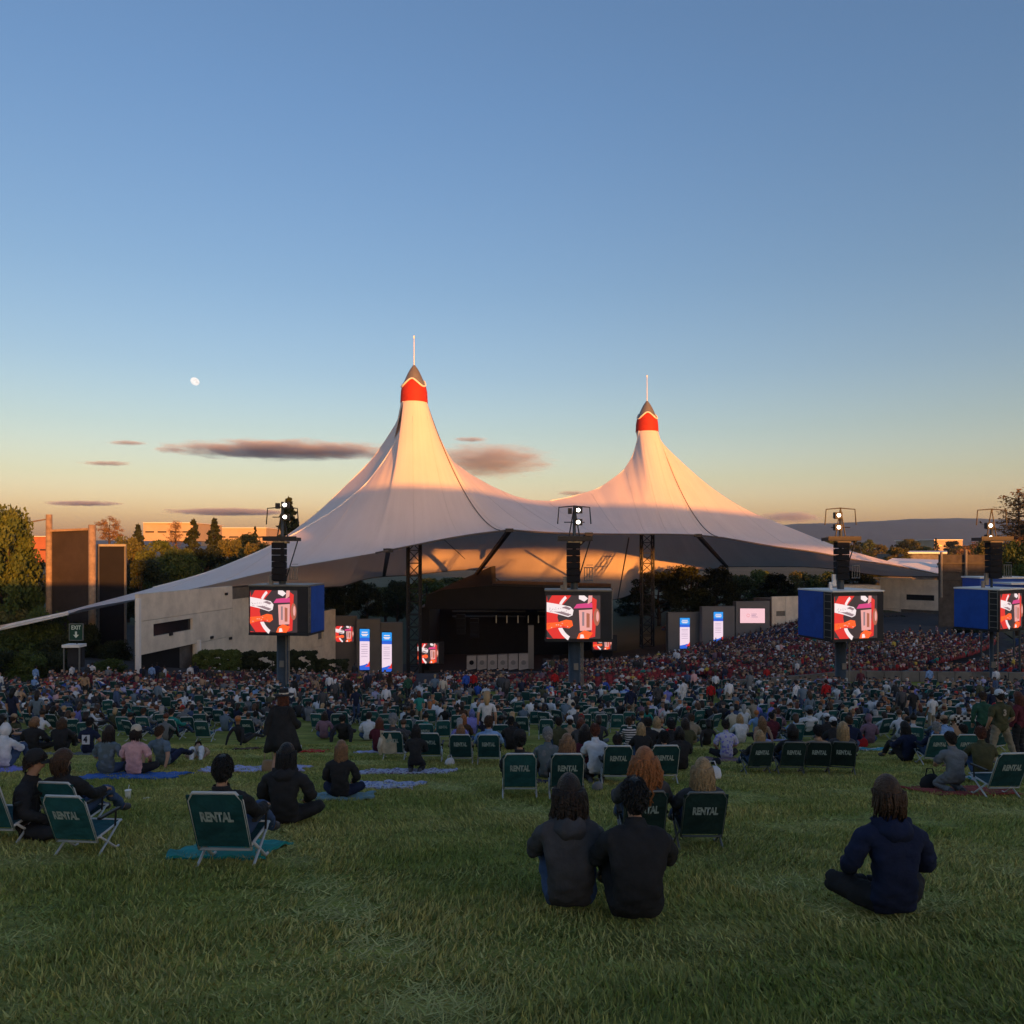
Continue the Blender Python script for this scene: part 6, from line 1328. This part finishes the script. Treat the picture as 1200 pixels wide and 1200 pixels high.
# ------------------------------------------------------------------ the middle of the crowd: smaller figures, each a thing of its own
PALETTE = {k: mat('cloth_' + k, v, .9, noise=.3, scale=5) for k, v in C.items()}; PSKIN = [mat('skin_tone_%d' % i, c, .6) for i, c in enumerate(SKINS)]; PHAIR = {k: mat('hair_' + k, v, .55) for k, v in HC.items()}
_lod = {}
def lod_mesh(pose, hair, sleeve, hat):
    k = (pose, hair, sleeve, hat)
    if k in _lod: return _lod[k]
    J, E_ = POSES[pose]
    if ('V', pose) not in _lod: _lod[('V', pose)] = grow(J, E_, 1, False)
    V, faces = _lod[('V', pose)]; z = zone_of(V, faces, J, sleeve, 1.0); b = MB(); b.v = [tuple(v) for v in V]; b.f = list(faces); b.m = [int(q) for q in z]
    h = Vector(J['h1'][0]); b.cm = 4
    if hair == 'short': b.lathe([(.088, -.03), (.100, .03), (.096, .07), (.07, .115), (.02, .135)], 12, h + Vector((0, -.014, 0)))
    elif hair == 'bun': b.lathe([(.088, -.03), (.100, .03), (.096, .07), (.07, .115), (.02, .135)], 12, h + Vector((0, -.014, 0))); b.lathe([(.02, -.04), (.05, 0), (.02, .04)], 8, h + Vector((0, -.05, .15)))
    else:
        b.lathe([(.085, -.05), (.104, .03), (.098, .075), (.072, .12), (.02, .138)], 12, h + Vector((0, -.014, 0)))
        b.tube([h + Vector((0, -.05, .05)), h + Vector((0, -.085, -.10)), h + Vector((0, -.12, -.26 if hair == 'long' else -.16))], [.09, .095, .05], 10)
    if hat:
        b.cm = 5
        if hat == 'cap': b.lathe([(.104, .02), (.106, .05), (.09, .10), (.05, .14), (.01, .148)], 12, h); b.box(h + Vector((0, .13, .03)), (.15, .1, .012))
        else: b.lathe([(.108, .0), (.110, .05), (.10, .09), (.06, .145), (.01, .16)], 12, h)
    _lod[k] = b.mesh('person', [PSKIN[0], PALETTE['black'], PALETTE['denim'], PALETTE['charcoal'], PHAIR['dark'], PALETTE['white']], True); return _lod[k]
def small_person(loc, rot, pose, spec, label, group):
    top, bottom, hair, hc, hat, hatc, skin, sleeve, s = spec
    o = link('person', lod_mesh(pose, hair, sleeve, hat)); o.location = loc; o.rotation_euler = (0, 0, rot); o.scale = (s, s, s); tag(o, label, 'person', group)
    for i, m in enumerate((PSKIN[skin], PALETTE[top], PALETTE[bottom], PALETTE['charcoal'], PHAIR[hc], PALETTE[hatc or 'white'])):
        o.material_slots[i].link = 'OBJECT'; o.material_slots[i].material = m
    return o
def lod_chair(kind):
    P_ = chair_parts(0, 1, True); b = MB()
    for nm, q in P_.items():
        for bb, m in (q if isinstance(q, list) else [q]): b.cm = m if isinstance(m, int) else 2; b.add(bb.v, bb.f)
    v = [Vector(x.co) for x in TXT.vertices]; R = Matrix.Rotation(math.radians(23.2), 3, 'X'); b.cm = 3; b.add([R @ q + Vector((0, -.13 - .24 * .60 - .047, .22 + .56 * .60)) for q in v], [tuple(p.vertices) for p in TXT.polygons])
    return b.mesh('lawn_chair', [M_canvas if kind == 'a' else M_canvas2, M_tube if kind == 'a' else M_tube2, M_arm, M_print])
LODC = lod_chair('a')
TOPS = ['black'] * 10 + ['charcoal'] * 5 + ['navy'] * 5 + ['grey'] * 5 + ['white'] * 9 + ['lilac'] * 2 + ['steel'] * 3 + ['denim'] * 3 + ['brown', 'olive', 'olive', 'cream', 'cream', 'tan', 'pink', 'sky', 'blue', 'red', 'maroon', 'teal', 'green', 'lavender', 'mauve', 'khaki']
HRS = ['black'] * 4 + ['dark'] * 5 + ['brown'] * 4 + ['auburn', 'blond', 'ombre', 'grey', 'ginger']
def zone(px):
    for lim, t in ((60, 'beneath the large left tree'), (125, 'below the EXIT sign'), (165, 'below the black mesh screen'), (235, 'before the dark doorway'), (290, 'before the leftmost hedge'), (375, 'below the leftmost video column'), (420, 'below the leftmost banner'), (470, 'below the left banners'), (540, 'before the stage left corner'), (600, 'before the stage cases'), (650, 'left of the middle column foot'), (710, 'below the middle column'), (790, 'before the dark red seats'), (860, 'below the right banners'), (930, 'below the pink screen'), (1010, 'below the third column'), (1090, 'before the right cream building'), (1150, 'left of the rightmost column'), (9999, 'below the rightmost column')):
        if px < lim: return t
def rowname(d): return 'nearest rows' if d < 30 else 'middle rows' if d < 36 else 'back rows' if d < 44 else 'farthest rows'
pts = []
cl = [(rng.uniform(-30, 1230), rng.uniform(26, 60)) for _ in range(170)]
tries = 0; grid = {}
def free(x, y, r=.62):
    if any((x - a) ** 2 + (y - b) ** 2 < (r * .5 + c) ** 2 for a, b, c in taken): return False
    gx, gy = int(x // 1), int(y // 1)
    return all((x - a) ** 2 + (y - b) ** 2 >= r * r for i in (-1, 0, 1) for j in (-1, 0, 1) for a, b in grid.get((gx + i, gy + j), ()))
while tries < 30000 and len(pts) < 1150:
    tries += 1; d = 20.5 + 41 * rng.random() ** .72; px = rng.uniform(-40, 1240)
    if d < 25 and not (px < 78 or 385 < px < 600 or 625 < px < 840 or 1000 < px < 1240): continue
    x = (px - 600) / F * d; y = d
    if math.hypot(x - SX, y - SY) < 92.6: continue
    keep = .34 if d < 25 else .32 if d < 28 else .6 if d < 33 else .9
    # gaps of bare grass, as seen between the groups
    g = math.sin(x * .42 + 1.3) * math.sin(y * .36 + .4) + .5 * math.sin(x * .9 + y * .5)
    if d < 36 and g > .5: continue
    if d >= 36 and g > 1.05: continue
    if rng.random() > keep or not free(x, y, .60 if d > 36 else .72): continue
    grid.setdefault((int(x // 1), int(y // 1)), []).append((x, y)); pts.append((d, x, y, px))
pts.sort()
N_IND = 300 - sum(1 for o in COL.objects if o.get('category') == 'person'); N_CH = 300 - sum(1 for o in COL.objects if o.get('category') == 'lawn chair')
far_people = []; far_chairs = []; seen = {}
LAB = []
for i, (d, x, y, px) in enumerate(pts):
    r = rng.random(); pose = 'chair' if r < .46 else ['hug', 'cross', 'lean', 'kneel', 'stand'][int(rng.choice(5, p=[.34, .36, .15, .09, .06]))]
    rot = math.atan2(-(SX + 10 - x), SY - y) * .5 + rng.normal(0, .28)
    hair = ['short', 'short', 'long', 'bob', 'bun', 'long'][int(rng.integers(0, 6))]; hc = HRS[int(rng.integers(0, len(HRS)))]; top = TOPS[int(rng.integers(0, len(TOPS)))]; bottom = ['denim', 'black', 'navy', 'khaki', 'grey'][int(rng.choice(5, p=[.35, .3, .15, .1, .1]))]
    hat = None; hatc = None
    if rng.random() < .2: hat = ['cap', 'beanie'][int(rng.integers(0, 2))]; hatc = ['white', 'black', 'navy', 'grey', 'red', 'cream'][int(rng.integers(0, 6))]
    spec = (top, bottom, hair, hc, hat, hatc, int(rng.choice(5, p=[.35, .2, .25, .12, .08])), [1.0, .35][int(rng.random() < .45)], rng.uniform(.9, 1.04))
    z = gz(x, y); loc = Vector((x, y, z))
    if pose == 'chair':
        if i < N_CH * 1.9 and d < 50:
            c = link('lawn_chair', LODC); c.location = loc; c.rotation_euler = (0, 0, rot); hcn = (hatc + ' ' + hat) if hat else hc + ' hair'
            lbc = 'green chair, sitter in %s, %s, %s, %s' % (top, hcn, rowname(d), zone(px))
            if lbc in seen: lbc = lbc.replace('in ' + top, 'in %s and %s' % (top, bottom), 1)
            seen[lbc] = 1; tag(c, lbc, 'lawn chair') #, sitter in %s, %s, %s, %s' % (top, hcn, rowname(d), zone(px)), 'lawn chair')
        else: far_chairs.append((x, y, z, rot))
    if i < N_IND:
        hcn = ('%s %s' % (hatc, hat)) if hat else '%s %s hair' % ({'bun': 'knotted', 'bob': 'bobbed'}.get(hair, hair), hc)
        ps = {'chair': 'in chair', 'hug': 'hugging knees', 'cross': 'cross legged', 'lean': 'leaning back', 'kneel': 'kneeling', 'stand': 'standing'}[pose]
        lb = 'person in %s top, %s, %s, %s, %s' % (top, hcn, ps, rowname(d), zone(px))
        if len(lb.split()) > 16: lb = lb.replace(rowname(d) + ', ', '')
        if lb in seen: lb = lb.replace(rowname(d) + ', ', '').replace('%s top' % top, '%s top and %s trousers' % (top, bottom), 1)
        seen[lb] = 1; LAB.append(lb)
        small_person(loc, rot, pose, spec, lb, 'people seated on the lawn')
    else: far_people.append((x, y, z, rot, pose, spec))
# copies that nothing tells apart share one phrase; name the group of the chairs too
for o in COL.objects:
    if o.get('category') == 'lawn chair' and not o.get('group'): o['group'] = 'rental chairs on the lawn'
    if o.get('category') == 'person' and not o.get('group'): o['group'] = 'people on the lawn'

# ------------------------------------------------------------------ the rest of the crowd
def low_person(pose):
    J, E_ = POSES[pose]; keep = [k for k in J if k not in ('waist', 'nb', 'h0', 'h2', 'hdr', 'hdl', 'toer', 'toel')]
    J2 = {k: J[k] for k in keep}; h = J['h1'][0]; J2['h1'] = (tuple(h), .095); J2['h2'] = (J['h2'][0], .07)
    E2 = [('pelvis', 'chest'), ('chest', 'neck'), ('neck', 'h1'), ('h1', 'h2')]
    for s in 'rl': E2 += [('chest', 'sh' + s), ('sh' + s, 'el' + s), ('el' + s, 'wr' + s), ('pelvis', 'hip' + s), ('hip' + s, 'kn' + s), ('kn' + s, 'an' + s)]
    V, faces = grow(J2, E2, 0, False); JJ = dict(J); z = zone_of(V, faces, JJ, .5, 1.0); T = []; Z = []
    hz = J['h1'][0]
    for f, q in zip(faces, z):
        c = np.mean([V[i] for i in f], 0); code = int(q)
        if code == 0 and c[2] > hz[2] - .06 and (c[1] < hz[1] + .03 or c[2] > hz[2] + .04) and np.linalg.norm(c - np.array(hz)) < .2: code = 4
        for i in range(1, len(f) - 1): T.append((f[0], f[i], f[i + 1])); Z.append(code)
    return V.astype(np.float32), np.array(T), np.array(Z)
LOW = {k: low_person(k) for k in ('chair', 'hug', 'cross', 'lean', 'kneel', 'stand')}
def crowd_mat(name):
    m = bpy.data.materials.new(name); m.use_nodes = True; n = m.node_tree; a = n.nodes.new('ShaderNodeAttribute'); a.attribute_name = 'tint'; n.links.new(a.outputs['Color'], n.nodes['Principled BSDF'].inputs['Base Color']); n.nodes['Principled BSDF'].inputs['Roughness'].default_value = .85; return m
M_crowd = crowd_mat('mixed_cloth')
def crowd(name, items, label):
    Vs, Ts, Cs, k = [], [], [], 0
    for x, y, z, rot, pose, spec in items:
        V, T, Z = LOW[pose]; c, s = math.cos(rot), math.sin(rot); sc = spec[8]; W_ = np.stack([V[:, 0] * c - V[:, 1] * s, V[:, 0] * s + V[:, 1] * c, V[:, 2]], 1) * sc + (x, y, z)
        pal = np.array([SKINS[spec[6]], C[spec[0]], C[spec[1]], C['charcoal'], C[spec[5]] if spec[4] else HC[spec[3]]], np.float32); Vs.append(W_); Ts.append(T + k); Cs.append(pal[Z]); k += len(V)
    o = link(name, np_mesh(name, np.vstack(Vs), np.vstack(Ts), M_crowd, smooth=False, col=np.vstack(Cs))); return tag(o, label, 'crowd', kind='stuff')
crowd('lawn_crowd', far_people, 'rest of the seated crowd on the far lawn')
cv, ct, cc = merged([(b, c) for nm, q in chair_parts((.010, .062, .068), (.52, .53, .52), True).items() if nm in ('back_canvas', 'back_frame', 'seat_canvas') for b, c in (q if isinstance(q, list) else [q])])
def many(name, V, T, Cc, items, label, cat):
    Vs = []; n = len(items); 
    for x, y, z, rot in items: c, s = math.cos(rot), math.sin(rot); Vs.append(np.stack([V[:, 0] * c - V[:, 1] * s, V[:, 0] * s + V[:, 1] * c, V[:, 2]], 1) + (x, y, z))
    Tt = (T[None] + (np.arange(n) * len(V))[:, None, None]).reshape(-1, 3); o = link(name, np_mesh(name, np.vstack(Vs), Tt, M_crowd, col=np.tile(Cc, (n, 1)))); return tag(o, label, cat, kind='stuff')
if far_chairs: many('far_lawn_chairs', cv, ct, cc, far_chairs, 'rest of the green lawn chairs on the far lawn', 'chairs')
# seats and spectators of the bowl, in arcs round the stage
seats = []; bowl = []
sb = MB(); sb.box((0, -.24, .62), (.46, .05, .5), rx=-.15); sb.box((0, 0, .40), (.46, .46, .06)); sbv, sbt, sbc = merged([(sb, (.24, .026, .030))])
BT = ['black'] * 11 + ['charcoal'] * 6 + ['navy'] * 5 + ['brown'] * 5 + ['maroon'] * 6 + ['grey'] * 7 + ['white'] * 6 + ['tan'] * 3 + ['red'] + ['tan', 'cream', 'red', 'pink', 'denim', 'steel', 'olive', 'olive', 'mauve', 'teal', 'yellow']
for r in np.arange(47, 116, .98):
    n = int(r * D(150) / .56)
    for k in range(n):
        a = D(-130) + D(150) * k / n; x = SX + r * math.cos(a); y = SY + r * math.sin(a)
        if y < 58 or (x > 25 and y < 70.5): continue
        px = 600 + x / y * F
        if not (60 < px < 1215) or (r > 90.6 and px < 960): continue
        if px > 1022 and y > 106: continue
        if px < 640 and (r < 74 or y > 70.5): continue
        if abs(((math.degrees(a) + 180) % 17) - 8) < 62 / r: continue                 # aisles
        if 66.2 < r < 68.4 or 90.5 < r < 93: continue                                                  # cross aisle
        z = gz(x, y) - .01; rot = math.atan2(-(SX - x), SY - y)
        if rng.random() < .9: seats.append((x, y, z, rot))
        e = math.sin(a * 9 + 1) * math.sin(r * .21 + 2); occ = .28 if (r < 62 and e > 0) else .55 if r < 70 else .42 if e > .45 else .82
        if rng.random() > occ: continue
        st_ = rng.random() < .05; top = BT[int(rng.integers(0, len(BT)))]
        bowl.append((x, y, z + (.0 if st_ else .16), rot + rng.normal(0, .2), 'stand' if st_ else 'chair', (top, 'denim', 'short', HRS[int(rng.integers(0, len(HRS)))], (['cap'] + [None] * 9)[int(rng.integers(0, 10))], ['white', 'black'][int(rng.integers(0, 2))], int(rng.integers(0, 5)), .4, rng.uniform(.88, 1.05))))
many('bowl_seats', sbv, sbt, sbc, seats, 'dark red seats in curved rows of the seating bowl', 'seats')
crowd('bowl_crowd', bowl, 'spectators filling the seating bowl right of the stage')
print('COUNTS lawn', len(pts), 'far', len(far_people), 'farchairs', len(far_chairs), 'bowl', len(bowl), 'seats', len(seats), 'dups', len(LAB) - len(set(LAB)))

# ------------------------------------------------------------------ grass blades on the near lawn
n = 520000; d = 2.6 + 23 * rng.random(n) ** 1.3; gx = rng.uniform(-1, 1, n) * (.69 * d + 4.5); gyy = d
def patch(x, y, s, k): return sum(np.sin(x * s * a_ + y * s * b_ + c_ + k) for a_, b_, c_ in ((1.0, .45, .3), (-.6, 1.1, 1.7), (.35, -1.3, 2.9), (1.7, .9, 4.1))) / 4
dry = np.clip(.5 + patch(gx, gyy, 1.1, 0) * .55 + patch(gx, gyy, 3.7, 2) * .35, 0, 1); worn = np.clip(patch(gx, gyy, 1.7, 5) * 1.6 + patch(gx, gyy, 5.1, 1) * .8 - .35, 0, 1)
zz = E - np.interp(gyy, _ly, _ld); h = rng.uniform(.018, .060, n) * (1 + .45 * patch(gx, gyy, 2.3, 3)) * (1 - .72 * worn); a = rng.uniform(0, 2 * np.pi, n); w = rng.uniform(.003, .007, n) * (1 + d / 9)
dx, dy = np.cos(a) * w, np.sin(a) * w; lean = .026 + .05 * worn; wind = patch(gx, gyy, .8, 7) * .03; lx, ly = rng.normal(0, 1, n) * lean + wind, rng.normal(0, 1, n) * lean
V = np.stack([np.stack([gx - dx, gyy - dy, zz - .004], 1), np.stack([gx + dx, gyy + dy, zz - .004], 1), np.stack([gx + lx, gyy + ly, zz + h], 1)], 1).reshape(-1, 3)
t = np.clip(dry * .9 + rng.normal(0, .22, n), 0, 1)[:, None]; col = np.array([[.195, .245, .045]]) * (1 - t) + np.array([[.48, .42, .135]]) * t; col *= rng.uniform(.55, 1.35, n)[:, None]
tag(link('grass', np_mesh('grass', V, np.arange(3 * n).reshape(n, 3), M_crowd, col=col)), 'short dry green grass of the lawn', 'grass', kind='stuff')

# ------------------------------------------------------------------ moon
mv = P(228.5, 447, 9000); b = MB(); b.lathe([(50 * math.sin(t), -50 * math.cos(t)) for t in np.linspace(.02, math.pi - .02, 24)], 40)
mm = mat('moon_glow', (.80, .80, .78), .95, noise=.3, scale=.035); mb = mm.node_tree.nodes['Principled BSDF']; src = mb.inputs['Base Color'].links[0].from_socket
mm.node_tree.links.new(src, mb.inputs['Emission Color']); mb.inputs['Emission Strength'].default_value = .6; mm.node_tree.links.remove(mb.inputs['Base Color'].links[0]); mb.inputs['Base Color'].default_value = (.03, .03, .03, 1)  # sunlight on the moon is given as emission
o = b.build('moon', mm, smooth=True); o.location = mv; o.rotation_euler = (0, math.radians(38), 0); o.scale = (1.04, 1.04, .86); tag(o, 'pale gibbous moon low in the evening sky', 'moon')  # squashed sphere puts the unlit limb into the shape

# ------------------------------------------------------------------ evening clouds (volumes far off and high up)
def cloud(px, py, w, h, d, dens, label, seed, sc=(3.0, 3.0, 2.2)):
    m = bpy.data.materials.new('cloud_vapour'); m.use_nodes = True; n = m.node_tree; n.nodes.clear()
    o_ = n.nodes.new('ShaderNodeOutputMaterial'); v = n.nodes.new('ShaderNodeVolumePrincipled'); n.links.new(v.outputs[0], o_.inputs['Volume'])
    v.inputs['Color'].default_value = (.93, .93, .97, 1); v.inputs['Anisotropy'].default_value = 0.0
    tc = n.nodes.new('ShaderNodeTexCoord'); ln = n.nodes.new('ShaderNodeVectorMath'); ln.operation = 'LENGTH'
    mp = n.nodes.new('ShaderNodeMapping'); mp.inputs['Location'].default_value = (seed, seed * 1.7, seed * .3); mp.inputs['Scale'].default_value = sc
    n.links.new(tc.outputs['Object'], mp.inputs[0]); n.links.new(tc.outputs['Object'], ln.inputs[0])
    z = n.nodes.new('ShaderNodeTexNoise'); z.inputs['Scale'].default_value = 1.0; z.inputs['Detail'].default_value = 6; z.inputs['Roughness'].default_value = .6; n.links.new(mp.outputs[0], z.inputs['Vector'])
    a = n.nodes.new('ShaderNodeMapRange'); a.inputs[1].default_value = .15; a.inputs[2].default_value = 1.0; a.inputs[3].default_value = .42; a.inputs[4].default_value = -.32; n.links.new(ln.outputs['Value'], a.inputs[0])
    s = n.nodes.new('ShaderNodeMath'); s.operation = 'ADD'; n.links.new(z.outputs['Fac'], s.inputs[0]); n.links.new(a.outputs[0], s.inputs[1])
    r = n.nodes.new('ShaderNodeMapRange'); r.inputs[1].default_value = .46; r.inputs[2].default_value = .9; r.inputs[4].default_value = dens; n.links.new(s.outputs[0], r.inputs[0]); n.links.new(r.outputs[0], v.inputs['Density'])
    b = MB(); b.lathe([(math.sin(t), -math.cos(t)) for t in np.linspace(.03, math.pi - .03, 14)], 28)
    o = b.build('cloud', m); o.location = P(px, py, d); o.scale = (w / 2 / F * d, w / 3.2 / F * d, h / 2 / F * d); tag(o, label, kind='structure')
    return o
cloud(572, 540, 225, 62, 9800, 0.0042, 'lens shaped cloud behind the saddle of the tent', 3.1, (4.2, 3.6, 6.5))
cloud(335, 528, 420, 16, 9800, .0095, 'long thin cloud left of the near tent peak', 5.3, (7, 3, 2.5))
cloud(552, 515, 60, 8, 9900, .012, 'small streak above the lens cloud', 7.7)
cloud(150, 519, 70, 7, 9900, .010, 'small streak of cloud below the moon', 9.1, (5, 3, 2))
cloud(125, 543, 90, 7, 9900, .009, 'faint streak of cloud low at left', 2.2, (5, 3, 2))
cloud(98, 590, 130, 9, 9900, .014, 'thin cloud low over the mesh screens', 4.6, (6, 3, 2))
cloud(270, 600, 220, 12, 9900, .012, 'thin cloud low over the sunlit buildings', 6.4, (7, 3, 2))
cloud(925, 606, 120, 20, 9900, .008, 'low cloud bank over the hills at right', 8.8, (5, 3, 2))
cloud(672, 578, 60, 9, 9900, .010, 'faint streak behind the tent saddle', 1.4, (5, 3, 2))

# ------------------------------------------------------------------ evening air
b = MB(); b.box((0, 3800, 170), (13000, 8100, 338)); m = bpy.data.materials.new('evening_air'); m.use_nodes = True; n = m.node_tree; n.nodes.clear()
o_ = n.nodes.new('ShaderNodeOutputMaterial'); v = n.nodes.new('ShaderNodeVolumePrincipled'); v.inputs['Density'].default_value = 0.65e-4; v.inputs['Color'].default_value = (.36, .62, 1.0, 1); v.inputs['Anisotropy'].default_value = .2
n.links.new(v.outputs[0], o_.inputs['Volume']); tag(b.build('haze', m), kind='stuff')
